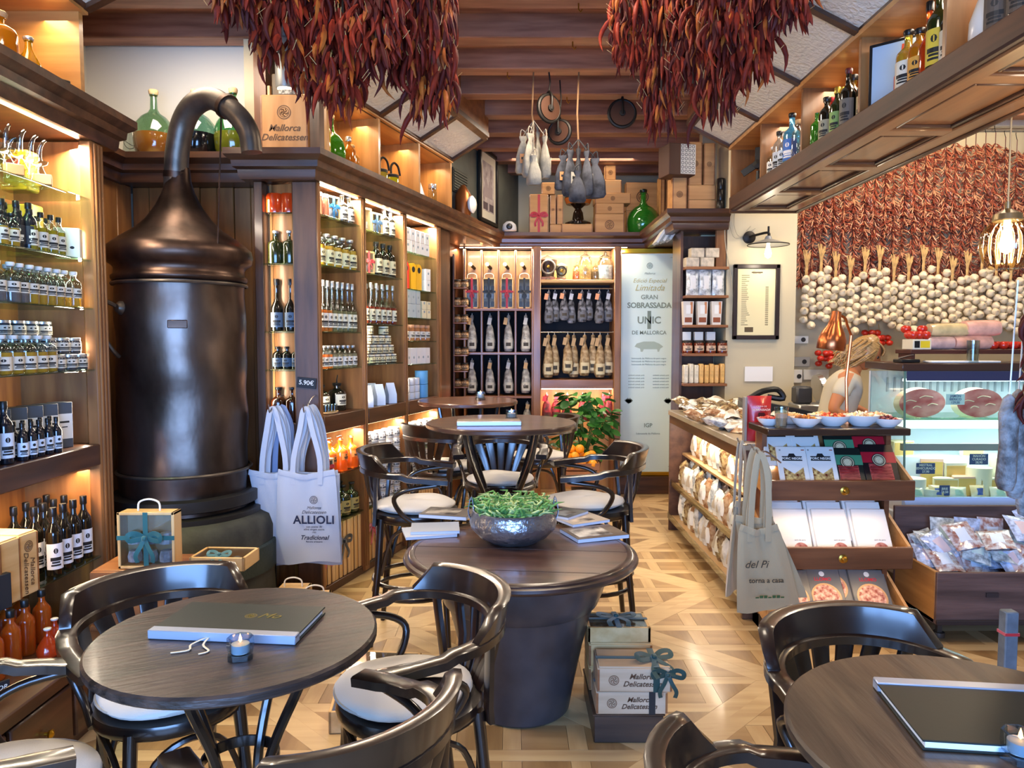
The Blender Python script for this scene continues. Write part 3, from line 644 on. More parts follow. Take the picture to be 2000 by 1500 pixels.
# ---------------------------------------------------------------- bentwood armchairs
def chair_parts(h):
    """h seat height; chair faces +Y"""
    H = h + .205; P_ = []
    def seat():
        return M().lathe([(0, h - .05), (.19, h - .05), (.212, h - .04), (.218, h - .02), (.212, h - .002), (.195, h), (0, h - .004)], 36, sy=1.0)
    P_.append(('seat', seat()))
    def rp(t):  # t in -1..1 from one arm tip round the back to the other
        a = t * 1.0
        if abs(t) > .62:
            k = (abs(t) - .62) / .38; y = -.02 + k * .20; x = .262 - .012 * k * k * 2 ; return V((x if t > 0 else -x, y, H - .01 - .018 * k))
        a = t / .62 * pi / 2
        return V((.262 * sin(a), -.02 - .232 * cos(a), H + .012 * cos(a)))
    ts = [-1 + i / 20 for i in range(41)]
    P_.append(('arm_rail', M().tube([rp(t) for t in ts], 1, flat=[(.052 + .012 * (abs(t) > .8), .028) for t in ts], up=(0, 0, 1))))
    # crest board standing on the rail
    c = M(); n = 18; vs = []
    for i in range(n + 1):
        t = -.5 + i / n; b = rp(t * .98); d = V((b.x, b.y + .02, 0)).normalized(); e = min(1, (1 - abs(t) / .5) * 4.2); e = e * e * (3 - 2 * e)
        hh = .018 + .072 * e
        for (o, zz_) in ((-.012, .008), (.022, .008), (.022 + .02 * e, hh), (.006 + .018 * e, hh + .004), (-.008 + .012 * e, hh - .004)):
            vs.append(b + d * o + V((0, 0, zz_)))
    fs = [(i*5+k, i*5+(k+1) % 5, (i+1)*5+(k+1) % 5, (i+1)*5+k) for i in range(n) for k in range(5)] + [tuple(range(5)), tuple(n*5 + k for k in range(4, -1, -1))]
    c.add(vs, fs); P_.append(('crest', c))
    # fan shaped splats
    for i in range(5):
        t = (-2 + i); b = V((t * .034, -.195 + abs(t) * .004, h - .01)); e = rp(t * .115); w0, w1 = .030, .054
        mid = (b + e) / 2 + V((0, -.012, 0))
        P_.append(('splat', M().tube([b, mid, e - V((0, 0, .01))], 1, flat=[(w0, .012), ((w0 + w1) / 2, .012), (w1, .012)], up=(0, 1, .2))))
    for sx in (-1, 1):
        # back post from rail down through the seat, bent arm support, legs
        P_.append(('back_post', M().tube([rp(sx * .36) - V((0, 0, .01)), V((sx * .17, -.175, h)), V((sx * .172, -.178, h - .05))], 1, flat=[(.04, .018)] * 3, up=(0, 1, .2))))
        sp_ = spline([rp(sx * .93) + V((0, 0, -.015)), V((sx * .262, .13, H - .04)), V((sx * .265, .0, H - .06)), V((sx * .25, -.07, h + .10)), V((sx * .222, -.04, h + .02)), V((sx * .214, .02, h - .03))], 5)
        P_.append(('arm_support', M().tube(sp_, .012, 8)))
        P_.append(('leg', M().tube([(sx * .145, .145, h - .02), (sx * .155, .155, h * .6), (sx * .18, .18, 0)], [.019, .018, .013], 10)))
        P_.append(('leg', M().tube([(sx * .15, -.15, h - .02), (sx * .158, -.165, h * .6), (sx * .175, -.205, 0)], [.019, .018, .013], 10)))
    L = h - .05
    for k in range(4):  # bent hoops under the seat
        a0 = pi / 4 + k * pi / 2; a1 = a0 + pi / 2; d = min(.25, h * .45)
        p0 = V((.215 * cos(a0), .215 * sin(a0), L - d)); p1 = V((.215 * cos(a1), .215 * sin(a1), L - d)); am = (a0 + a1) / 2
        m0 = V((.2 * cos(a0 + .3), .2 * sin(a0 + .3), L - .06)); mm = V((.19 * cos(am), .19 * sin(am), L - .012)); m1 = V((.2 * cos(a1 - .3), .2 * sin(a1 - .3), L - .06))
        P_.append(('hoop', M().tube(spline([p0, m0, mm, m1, p1], 4), .0095, 6)))
    if h > .55:
        for z in (.24, .30): P_.append(('stretcher', M().tube([(.215 * cos(i*pi/12), .215 * sin(i*pi/12), z) for i in range(24)], .011, 6, closed=True)))
    return P_
CH = {}
for h in (.46, .65):
    CH[h] = [(n, m_.mesh(n, WCHAIR, 50, True)) for n, m_ in chair_parts(h)]
def cushion_mesh(seed, m_):
    r_ = random.Random(seed); ph = [r_.uniform(0, 6) for _ in range(4)]
    prof = [(0, .0), (.12, .0), (.175, .003), (.198, .014), (.203, .022), (.198, .029), (.17, .037), (.10, .042), (0, .043)]
    a = M(); n = 40; vs = []; fs = []
    for (r, z) in prof:
        for i in range(n):
            t = 2 * pi * i / n; rr = r * (1 + .02 * sin(3*t + ph[0]) + .012 * sin(5*t + ph[1]))
            vs.append((rr * cos(t), rr * sin(t), z + (.003 * sin(4*t + ph[2]) * r / .2 + .0025 * sin(r * 60 + 3 * sin(t + ph[3])) if z > .025 else 0)))
    for k in range(len(prof) - 1):
        for i in range(n): j = (i + 1) % n; fs.append((k*n+i, k*n+j, (k+1)*n+j, (k+1)*n+i))
    a.add(vs, fs); return a.mesh('seat_cushion', m_, 60, True)
CU = [cushion_mesh(i, CLOTH) for i in range(3)]
PIPE = M().tube([(.2 * cos(i*pi/20), .2 * sin(i*pi/20), .021) for i in range(40)], .004, 5, closed=True).mesh('piping', mat('#b0aaa0', .9))
nch = [0]
def chair(x, y, rz, h, label, cush, cj=(0, 0)):
    o = tag(E('bar_armchair' if h > .5 else 'bentwood_armchair', (x, y, 0), rz), label, 'chair', 'bar armchairs' if h > .5 else 'low bentwood armchairs')
    for n, me in CH[h]: O(n, me, parent=o)
    if cush:
        c = tag(O('seat_cushion', CU[nch[0] % 3], loc=(x + cj[0], y + cj[1], h + .002), rz=rz + nch[0]), cush, 'cushion', 'seat cushions')
        O('piping', PIPE, parent=c)
    nch[0] += 1
    return o
def face(x, y, tx, ty): return atan2(-(tx - x), ty - y)
chair(-1.01, 2.14, -2.45, .46, 'bentwood armchair between oil cabinet and still, facing the round menu table', 'pale cushion mostly hidden under the round menu table')
chair(-1.17, 1.63, -1.15, .46, 'bentwood armchair by the drawers, cut off by the picture edge', 'bluish white seat cushion at the lower corner by the drawers')
chair(-.30, 2.13, 2.04, .46, 'bentwood armchair turned sideways against the giant pot', 'bluish white cushion on the chair against the giant pot', (-.02, 0))
chair(-.41, 1.55, .863, .46, 'nearest bentwood armchair with its crest toward the camera', 'pale cushion on the nearest armchair with its back to the camera')
chair(.92, 1.76, -2.87, .46, 'black armchair behind the round table by the deli side', None)
chair(.52, 1.2, -1.5, .46, 'armchair with only crest and arm showing at the lower picture edge', 'grey cushion under the round table by the deli side')
chair(-.49, 3.72, face(-.56, 3.86, .1, 3.86), .65, 'bar armchair in front of the jar shelves beside the high table', 'cushion on the bar armchair in front of the jar shelves')
chair(.41, 3.80, face(.52, 3.8, -.1, 3.78), .65, 'bar armchair on the aisle side of the high table', 'cushion on the bar armchair on the aisle side', (-.03, 0))
chair(-.07, 4.42, pi, .65, 'bar armchair behind the high table with back to the citrus crate', 'cushion seen through the rods of the high table')
chair(-.44, 4.92, -.6, .65, 'bar armchair with slatted back beside the jar shelves, in the rear', 'cushion on the rear bar armchair beside the jar shelves')
chair(.2, 5.35, pi / 2, .65, 'bar armchair at the rear table in front of the red bags', 'cushion on the rear bar armchair in front of the red bags')
# ---------------------------------------------------------------- counter with open shelves facing the aisle
ct = tag(E('shop_counter', (1.24, 4.9, 0)), 'long counter with lit open shelves facing the aisle', 'counter')
CTW = wood('#4e3222', '#6a4832', 'y', rough=.4)
O('worktop', M().box(-.01, .62, -1.0, .9, .915, .955, 0, .005), mat('#a8987e', .35, var=.06, coat=.3), ct)
O('fascia', M().box(.0, .03, -.99, .88, .855, .915, 0, .003), CTW, ct)
O('body', M().box(.40, .60, -.98, .88, 0, .905), wood('#a07040', '#c08c54', 'y'), ct)
O('plinth', M().box(.10, .42, -.98, .88, 0, .10), mat('#241812', .5), ct)
for k, (x0, z) in enumerate(((.0, .10), (.02, .36), (.10, .60))): O('shelf', M().box(x0, .42, -.98, .88, z, z + .02, 0, .003), mat('#b08c60', .4), ct)
for k, (x0, z) in enumerate(((-.01, .13), (.01, .39))): O('price_rail', M().box(x0, x0 + .004, -.98, .88, z - .03, z + .02), glassy('#dfe6e2', .85), ct)
O('end_panel', M().box(.0, .6, -1.0, -.97, 0, .915, 0, .003), CTW, ct); O('end_panel', M().box(.0, .6, .88, .9, 0, .915, 0, .003), CTW, ct)
O('light_strip', M().box(.035, .045, -.95, .86, .885, .893), mat('#ffe6c8', .5, emit=9), ct)
# return counter toward the deli case
rc = tag(E('return_counter', (1.9, 5.35, 0)), 'service counter under the wall lamp behind the display unit', 'counter')
O('worktop', M().box(-.04, 1.9, 0, .55, .905, .945, 0, .005), mat('#8a7a62', .35), rc); O('body', M().box(0, 1.85, .03, .5, 0, .905), wood('#5a3a24', '#7a5234', 'x'), rc)
# ---------------------------------------------------------------- three-tier display unit with sloping trays
du = tag(E('tray_display', (1.62, 3.62, 0)), 'wooden three-tier display unit with sloping trays of cured meats', 'display unit')
UW = wood('#5c3620', '#7a4c2e', 'x', rough=.38); UL = wood('#a9743e', '#c48e54', 'x', rough=.45)
O('top_shelf', M().box(-.37, .33, -.03, .275, 1.035, 1.07, 0, .005), mat('#2e1e16', .3, coat=.4, var=.1), du)
O('back_panel', M().box(-.33, .33, .262, .275, .04, 1.035), wood('#8a5c34', '#a87444', 'x'), du)
for sx in (-.33, .31): O('side_post', M().box(sx, sx + .025, .17, .26, .0, 1.035), UW, du)
for (zf, dz, lab) in ((.71, .10, 0), (.365, .11, 1), (.075, .085, 2)):
    f = O('tray_front', M().box(-.345, .37, -.012, .012, zf, zf + dz, 0, .004), UW if lab < 2 else UL, du)
    if lab < 2: O('knob', M().lathe([(.022, 0), (.022, .004), (.012, .008), (.012, .018), (.016, .022), (.01, .03), (0, .031)], 16), BRASS, f, (.02, -.012, zf + dz / 2), rot=(pi / 2, 0, 0))
    for sx in (-.345, .355):
        O('tray_side', M().prism([(.012, zf), (.012, zf + dz), (.26, zf + dz + .13), (.26, zf + .04)], sx, sx + .015, 0, 'x'), UL, du)
    O('tray_floor', M().prism([(.012, zf + .005), (.012, zf + .015), (.26, zf + .14), (.26, zf + .13)], -.33, .355, 0, 'x'), UL, du)
O('plinth', M().box(-.33, .34, .03, .27, 0, .07), mat('#1e1410', .5), du)
O('price_rail', M().box(.24, .36, -.018, -.013, .10, .135), mat('#d0d0cc', .4, .3), du)
# ---------------------------------------------------------------- refrigerated deli case
X0, Y0 = 2.25, 4.2
dc = tag(E('deli_case', (X0, Y0, 0)), 'refrigerated glass deli case full of cheese and ham', 'deli case')
dc.scale.y = .72; WHT = mat('#dfe4ea', .3); DBL = mat('#2e3350', .4)
O('base', M().box(0, 1.5, .02, .62, .12, .50, 0, .01), mat('#c8d4e6', .35), dc)
O('kick_plinth', M().box(.03, 1.5, .08, .60, 0, .12), mat('#6a7078', .4), dc)
O('bumper', M().prism([(-.03, .50), (-.03, .56), (.0, .60), (.03, .60), (.03, .50)], 0, 1.5, 0, 'x'), mat('#a8c4ee', .3), dc)
O('well', M().box(.01, 1.5, .03, .62, .50, .58), WHT, dc)
O('back_wall', M().box(0, 1.5, .60, .63, .58, 1.31), mat('#c4ccd4', .4), dc)
for k in range(24): O('vent_slat', M().box(.1 + k * .045, .1 + k * .045 + .012, .592, .60, 1.18, 1.27), mat('#9aa2aa', .4), dc)
O('inner_shelf', M().box(.02, 1.5, .14, .59, 1.035, 1.05, 0, .003), GLASSG, dc); O('shelf_lamp', M().box(.02, 1.5, .13, .20, .985, 1.032, 0, .012), mat('#f2f6fb', .4, emit=1.6), dc)
O('shelf_rail', M().box(.02, 1.5, .10, .135, .86, .90), mat('#a8adb4', .3, .6), dc); O('inner_step', M().box(.02, 1.5, .30, .59, .58, .80), WHT, dc)
O('front_glass', M().prism([(.0, .60), (.004, .60), (.05, 1.325), (.046, 1.325)], 0.004, 1.5, 0, 'x'), GLASS, dc)
O('side_glass', M().prism([(.0, .60), (.60, .60), (.60, 1.325), (.05, 1.325)], 0, .005, 0, 'x'), GLASS, dc)
O('corner_rail', M().prism([(-.006, .60), (.004, .60), (.052, 1.325), (.042, 1.325)], -.004, .006, 0, 'x'), mat('#5a7a6c', .3), dc)
O('top_board', M().box(-.02, 1.5, .03, .66, 1.325, 1.37, 0, .005), mat('#3a241c', .35, coat=.3), dc)
O('header_strip', M().box(.005, 1.5, .02, .03, 1.27, 1.325), DBL, dc)
O('header_lamp', M().box(.01, 1.5, .06, .10, 1.265, 1.28), mat('#f4f8ff', .4, emit=4), dc)
light('deli_light', 'AREA', (2.95, 4.38, 1.25), 7, (.9, .95, 1), 1.2, .05)
light('deli_light_low', 'AREA', (2.95, 4.36, .97), 6, (.85, .92, 1), 1.2, .05)
# old wooden chest full of vacuum packs
ch = tag(E('wooden_chest', (2.28, 3.85, 0)), 'old open wooden chest on castors heaped with clear packs', 'chest')
CW = wood('#4a3630', '#6a5048', 'x', rough=.7, coat=0, bump=.6); CWY = wood('#a06c34', '#ba8444', 'y', rough=.6, coat=0)
O('front_board', M().box(-.19, .9, -.28, -.26, .10, .36, 0, .003), CW, ch); O('side_board', M().box(-.19, -.17, -.26, .12, .10, .36, 0, .003), CWY, ch)
O('back_board', M().box(-.19, .9, .12, .14, .10, .40, 0, .003), CW, ch); O('bottom', M().box(-.19, .9, -.26, .12, .10, .12), CW, ch)
O('front_batten', M().box(-.19, .9, -.29, -.275, .10, .125, 0, .003), mat('#2a1e1c', .7), ch)
lid = O('lid', M().box(-.19, .62, .135, .16, .40, .60, 0, .004).box(.6, .64, .12, .17, .38, .61), CW, ch)
O('handle', M().box(.05, .11, -.288, -.278, .24, .262), mat('#2c2426', .6), ch); O('hinge_plate', M().box(.155, .175, -.291, -.28, .10, .14, 0, .001), mat('#c0ccd8', .4, .6), ch)
for (x, y) in ((-.14, -.22), (.6, -.22), (-.14, .08)):
    O('castor', M().box(x - .012, x + .012, y - .01, y + .01, .04, .10).lathe([(.0, -.012), (.028, -.012), (.03, 0), (.028, .012), (0, .012)], 14, (x, y, .03)), mat('#3a3632', .5, .4), ch)
# ---------------------------------------------------------------- narrow shelving against the rear column
rs = tag(E('narrow_shelving', (1.57, 6.1, 0)), 'narrow shelves of packaged food beside the framed price list', 'shelving')
O('side_panel', M().box(-.19, -.17, 0, .3, 0, 2.39), WDARKZ, rs); O('back_panel', M().box(-.17, .17, .29, .30, 0, 2.39), wood('#4a2a18', '#643c24', 'z'), rs)
O('front_post', M().box(.09, .17, -.04, .0, 2.1, 2.40), WMIDZ, rs)
for z in (2.095, 1.865, 1.626, 1.395, 1.15): O('shelf', M().box(-.17, .18, -.1, .29, z - .022, z, 0, .003), WMID, rs)
# ---------------------------------------------------------------- bottles and jars
BC = {}
def bott(kind, r, h, body, capc, lab=None, labh=None, fill=None, upper=None, labc='#d6cfbe', square=False):
    """cached meshes of one bottle kind: list of (part, mesh); the first is the body"""
    key = (kind, r, h, body, capc, lab, fill, labc, square)
    if key in BC: return BC[key]
    prof = {
      'tall': [(.72, 0), (.96, .01), (1, .03), (1, .60), (.9, .66), (.5, .74), (.36, .79), (.34, .93), (.40, .935), (.40, .96)],
      'slim': [(.72, 0), (.96, .01), (1, .03), (1, .42), (.92, .47), (.5, .57), (.34, .62), (.32, .94), (.38, .95), (.38, .97)],
      'flask': [(.8, 0), (.97, .01), (1, .04), (1, .62), (.9, .70), (.5, .78), (.34, .81), (.34, .88), (.42, .89), (.42, .91)],
      'spirit': [(.8, 0), (.97, .01), (1, .03), (1, .58), (.93, .64), (.6, .70), (.36, .74), (.33, .80), (.33, .92), (.36, .93)],
      'jar': [(.85, 0), (.98, .02), (1, .06), (1, .76), (.92, .82), (.88, .85)],
      'demi': [(.55, 0), (.75, .01), (.95, .12), (1, .28), (.98, .38), (.86, .50), (.6, .60), (.3, .66), (.18, .72), (.15, .90), (.19, .91), (.19, .94)],
      'bell': [(.6, 0), (.85, .02), (1, .12), (.98, .28), (.7, .50), (.4, .66), (.24, .76), (.22, .9), (.28, .91), (.28, .94)],
    }[kind]
    n = 14 if r < .05 else 28; S4 = square
    a = M(); f_ = (fill or 0) * h
    if S4:
        def wob(t, z): return (1 / max(abs(cos(t)), abs(sin(t))) * .9 - 1) * (1 if z < h * .62 else 0)
        n = 24
    else: wob = None
    pf = [(p * r, z * h) for p, z in prof]
    if fill:
        pf2 = []
        for i in range(len(pf) - 1):
            pf2.append(pf[i]); (r0, z0), (r1, z1) = pf[i], pf[i+1]
            if z0 < f_ < z1: t = (f_ - z0) / (z1 - z0); pf2.append((r0 + (r1-r0) * t, f_))
        pf = pf2 + [pf[-1]]
    a.lathe(pf, n, mf=(lambda z: 0 if z < f_ - 1e-6 else 1) if fill else None, wob=wob)
    out = [('body', a.mesh('bottle_glass', [body, upper or CLEAR], 50, True))]
    if capc is not None:
        zt = prof[-1][1] * h; rc = prof[-1][0] * r
        c = M()
        if kind == 'jar': c.lathe([(rc * 1.04, zt - h * .03), (rc * 1.1, zt - h * .02), (rc * 1.1, h - h * .02), (rc * 1.04, h), (0, h)], n)
        elif kind == 'slim' or kind == 'tall': c.lathe([(rc * 1.08, zt - h * .09), (rc * 1.12, zt - h * .08), (rc * 1.12, h * .99), (rc, h), (0, h)], 12)
        else: c.lathe([(rc * .9, zt - h * .02), (rc * 1.15, zt), (rc * 1.25, h * .985), (rc * 1.1, h), (0, h)], 12)
        out.append(('cap', c.mesh('bottle_cap', capc, 50, True)))
    if lab:
        z0, z1, ang = lab; q = M(); n2 = 8; rr = r * 1.012 + .0006; vs = []
        if S4:
            hw = r * .78; y_ = -r * .9 - .0012; q.box(-hw, hw, y_ - .0006, y_, z0 * h, z1 * h)
            lp = lambda u, z, e: (u * hw, y_ - .0006 - e, z)
        else:
            for z in (z0 * h, z1 * h):
                for i in range(n2 + 1):
                    t = -pi / 2 + (i / n2 - .5) * ang; vs.append((rr * cos(t), rr * sin(t), z))
            q.add(vs, [(i, i + 1, n2 + 2 + i, n2 + 1 + i) for i in range(n2)])
            lp = lambda u, z, e: ((rr + e) * cos(-pi/2 + u * ang / 2), (rr + e) * sin(-pi/2 + u * ang / 2), z)
        # printed bars and a round mark
        H = (z1 - z0) * h
        for zc, hh, w_ in ((.40, .07, .55), (.27, .035, .4), (.16, .035, .5)):
            us = [-w_ + 2 * w_ * i / 4 for i in range(5)]
            v = [lp(u, z0 * h + H * (zc + s * hh), .0005) for s in (-1, 1) for u in us]; q.add(v, [(i, i+1, 6+i, 5+i) for i in range(4)], 1)
        m8 = [lp(.24 * cos(t * pi / 4), z0 * h + H * (.72 + .11 * sin(t * pi / 4)), .0005) for t in range(8)]; q.add(m8, [tuple(range(8))], 1)
        out.append(('label', q.mesh('bottle_label', [mat(labc, .6), INK if labc[1] not in '0123' else PAPER], 0)))
    BC[key] = out
    return out
def put(parts, loc, rz, label, cat, group, name='bottle', rot=None, sc_=None):
    o = O(name, parts[0][1], loc=loc, rz=rz, rot=rot); tag(o, label, cat, group)
    if sc_: o.scale = sc_
    for n, me in parts[1:]: O(n, me, parent=o)
    return o
LQ = lambda h, tr=.55: mat(h, .06, trans=tr, coat=.6)
OIL = LQ('#c8a032'); OILG = LQ('#a8982a'); AMB = LQ('#d8681c'); ORG = LQ('#f0701c', .5); REDL = LQ('#e04a18', .5); DARKG = mat('#16140c', .1, coat=.6); DKGREEN = mat('#2a3012', .1, trans=.2, coat=.6)
HERB = LQ('#7c7420', .4); BROWN = LQ('#4a1c0a', .3); YEL = LQ('#e8c820'); GRN = LQ('#3f9a20', .6); LIME = LQ('#c8d020', .6); PINK = LQ('#e87858')
BCAP = mat('#141414', .35); CORK = mat('#c8a878', .8, var=.15, vs=60); SILV = mat('#c8c8c8', .3, .8); WCAP = mat('#e4e0d8', .4); GCAP = mat('#b8983c', .35, .7); REDC = mat('#a01c1c', .4)
ORD = 'first second third fourth fifth sixth seventh eighth ninth tenth eleventh twelfth'.split()
def nth(label, i, n, k=0, rows=1):
    if n == 1 and rows == 1: return label
    out = label
    if n > 1: out += ', ' + (ORD[i] if i < n - 1 or n < 3 else 'last')
    if rows > 1: out += (' in front row', ' behind it', ' at the back')[k] if rows > 1 else ''
    if rows > 1: out = out.replace(' behind it', ' in second row')
    return out
def row(parts, n, a, b, z, rz, label, group, name, cat='bottle', jit=.004, rows=1, dp=None, jr=.25):
    """n copies from point a to point b (world xy), optionally in several ranks offset by dp"""
    a = V(a); b = V(b)
    for k in range(rows):
        for i in range(n):
            t = i / max(1, n - 1); p = a.lerp(b, t) + (V(dp) * k if dp else V((0, 0)))
            put(parts, (p.x + R.uniform(-jit, jit), p.y + R.uniform(-jit, jit), z), rz + R.uniform(-jr, jr), nth(label, i, n, k, rows), cat, group, name)
EASTR = pi / 2
# --- oil cabinet beside the still. x of glass front edge -1.885; items face the room (+X)
nx = -1.95
cru = M().lathe([(.026, 0), (.034, .006), (.036, .02), (.030, .05), (.016, .078), (.013, .09), (.030, .10), (.033, .112), (.013, .116), (.010, .122), (.009, .13)], 16)
sp_ = spline([V((0, 0, .125)), V((.004, 0, .16)), V((.018, 0, .185)), V((.036, 0, .195))], 4); cru.tube(sp_, [.011 - .007 * i / len(sp_) for i in range(len(sp_))], 8)
crh = M().tube(spline([V((-.014, 0, .095)), V((-.042, 0, .09)), V((-.05, 0, .06)), V((-.034, 0, .03))], 4), .004, 6)
CRU = [('body', cru.mesh('cruet', CLEAR, 50, True)), ('handle', crh.mesh('handle', CLEAR, 50, True))]
for i, (x, y) in enumerate([(-1.95, 2.84), (-1.96, 2.91), (-1.955, 2.985), (-1.96, 3.06), (-1.97, 3.13), (-2.05, 2.90), (-2.06, 2.98), (-2.06, 3.07)]):
    put(CRU, (x, y, 2.132), -.6 + i * .1, 'clear glass oil cruet with curved spout on the topmost shelf, ' + ORD[i], 'cruet', 'glass cruets', 'glass_cruet')
bx = M().box(-.03, .03, -.02, .02, 0, .04, 0, .002).mesh('gift_card_box', mat('#c88a5a', .6)); 
tag(O('card_box', bx, loc=(-1.905, 2.87, 2.132), rz=.9), 'small salmon carton in front of the glass cruets', 'box'); tag(O('card_box', bx.copy(), loc=(-1.905, 3.05, 2.132), rz=.5), 'small salmon carton under the spout of the last cruet', 'box')
tin = tag(E('painted_tin', (-2.1, 3.20, 2.132)), 'tall yellow and red painted tin beside the cabinet post', 'tin'); O('tin_body', M().box(-.06, .06, -.04, .04, 0, .17, 0, .006), mat('#d8a828', .35), tin); O('tin_label', M().lathe([(.035, 0), (.035, .002), (0, .002)], 16), mat('#b8321c', .4), tin, (.0, -.041, .10), rot=(pi / 2, 0, 0))
tin2 = tag(E('painted_tin', (-2.1, 3.22, 1.86)), 'yellow patterned tin behind the dark capped oils', 'tin'); O('tin_body', M().box(-.06, .06, -.04, .04, 0, .22, 0, .006), mat('#c8a030', .35), tin2); O('tin_label', M().lathe([(.035, 0), (.035, .002), (0, .002)], 16), mat('#a84a2c', .4), tin2, (.0, -.041, .13), rot=(pi / 2, 0, 0))
b1 = bott('flask', .026, .13, OIL, BCAP, (.15, .5, 2.4), fill=.55)
b2 = bott('tall', .028, .19, mat('#1a1c22', .2), BCAP, (.12, .5, 2.4), labc='#2a2c34')
b3 = bott('tall', .026, .165, OILG, BCAP, (.12, .5, 2.6), fill=.6)
row(b1, 3, (-1.93, 2.74), (-1.93, 2.88), 1.86, EASTR - .5, 'short yellow oil flask on the second glass shelf of the oil cabinet', 'short yellow oil flasks', 'oil_flask')
row(b2, 4, (-2.0, 2.86), (-1.94, 3.0), 1.86, EASTR - .5, 'black labelled oil bottle on the second glass shelf', 'black labelled oils', 'oil_bottle', rows=2, dp=(-.07, .03))
row(b3, 4, (-1.93, 3.0), (-1.94, 3.2), 1.86, EASTR - .6, 'slim golden oil with black cap on the second glass shelf', 'golden oils with black caps', 'oil_bottle', rows=2, dp=(-.07, .03))
wb = tag(E('white_carton', (-1.95, 3.28, 1.86), .35), 'white carton printed with two olives beside the cabinet post', 'box'); O('carton', M().box(-.05, .05, -.03, .03, 0, .13, 0, .002), PAPER, wb)
for x in (-.02, .02): O('olive_print', M().lathe([(.009, 0), (.009, .0006), (0, .0006)], 10, sy=.7), INK, wb, (x, -.0305, .045), rot=(pi / 2, 0, 0))
b4 = bott('flask', .031, .155, OIL, WCAP, (.25, .52, 2.4), fill=.35); b4b = bott('flask', .031, .155, LQ('#8a8890', .7), WCAP, (.25, .52, 2.4), fill=.35)
row(b4b, 5, (-1.93, 2.66), (-1.93, 2.92), 1.646, EASTR - .5, 'clear white capped flask of dark herbs on the third shelf', 'pharmacy bottles with dark herbs', 'herb_bottle', rows=2, dp=(-.075, .035))
row(b4, 6, (-1.93, 2.98), (-1.93, 3.27), 1.646, EASTR - .5, 'white capped flask of golden oil on the third shelf', 'pharmacy bottles with golden oil', 'herb_bottle', rows=2, dp=(-.075, .035))
b5 = bott('jar', .036, .07, mat('#3a3c40', .15, coat=.5), SILV, (.18, .7, 3.4)); b6 = bott('flask', .036, .15, OIL, WCAP, (.1, .45, 2.2), fill=.55)
row(b6, 6, (-1.93, 2.72), (-1.93, 3.08), 1.371, EASTR - .5, 'wide white-capped flask of yellow oil on the fourth shelf', 'wide yellow flasks', 'oil_flask', rows=2, dp=(-.085, .03))
row(b5, 3, (-1.93, 3.13), (-1.93, 3.29), 1.371, EASTR - .5, 'small dark labelled jar at the bottom of the jar stack', 'small dark labelled jars', 'jar', cat='jar', rows=2, dp=(-.085, .03))
row(b5, 3, (-1.96, 3.12), (-1.96, 3.29), 1.442, EASTR - .5, 'small dark labelled jar in the middle of the jar stack', 'small dark labelled jars', 'jar', cat='jar')
row(b5, 5, (-2.08, 2.92), (-2.06, 3.26), 1.513, EASTR - .5, 'small dark labelled jar on top of the jar stack', 'small dark labelled jars', 'jar', cat='jar')
row(b5, 5, (-2.08, 2.92), (-2.06, 3.26), 1.442, EASTR - .5, 'small dark labelled jar behind the yellow flasks', 'small dark labelled jars', 'jar', cat='jar')
b7 = bott('tall', .03, .24, mat('#12161e', .12, coat=.6), BCAP, (.1, .5, 2.4), labc='#cfd8e4'); b8 = bott('tall', .02, .15, mat('#12161e', .12, coat=.6), BCAP, (.12, .48, 2.4), labc='#cfd8e4')
row(b7, 3, (-1.93, 2.64), (-1.93, 2.80), 1.03, EASTR - .5, 'tall black oil bottle with pale label on the wooden shelf', 'tall black oils on the wooden shelf', 'oil_bottle', rows=2, dp=(-.08, .03))
row(b8, 5, (-1.915, 2.87), (-1.915, 3.09), 1.03, EASTR - .5, 'miniature black oil bottle in front of the white cartons', 'miniature black oils', 'oil_bottle', rows=2, dp=(-.05, .03))
ctn = M().box(-.036, .036, -.036, .036, 0, .20, 0, .002).mesh('carton', mat('#4a5058', .4))
ctl = M().box(-.034, .034, -.0375, -.0365, .04, .15).box(-.02, .02, -.038, -.0375, .11, .118, 1).box(-.012, .012, -.038, -.0375, .09, .094, 1).mesh('carton_label', [PAPER, INK])
for i in range(5):
    c = tag(O('oil_carton', ctn, loc=(-2.03 + .01 * i, 2.90 + i * .085, 1.03), rz=EASTR - .55), 'dark oil carton with white label behind the miniature bottles, ' + ORD[i], 'box', 'oil cartons'); O('label', ctl, parent=c)
b9 = bott('tall', .032, .285, mat('#0e0d0a', .1, coat=.6), mat('#1a1a1c', .3, .4), (.1, .48, 2.3), labc='#dfe4ea')
row(b9, 4, (-1.93, 3.06), (-1.94, 3.30), .516, EASTR - .6, 'tall black oil with white script label beside the wine boxes', 'tall black oils on the lowest glass shelf', 'oil_bottle', rows=3, dp=(-.085, .01))
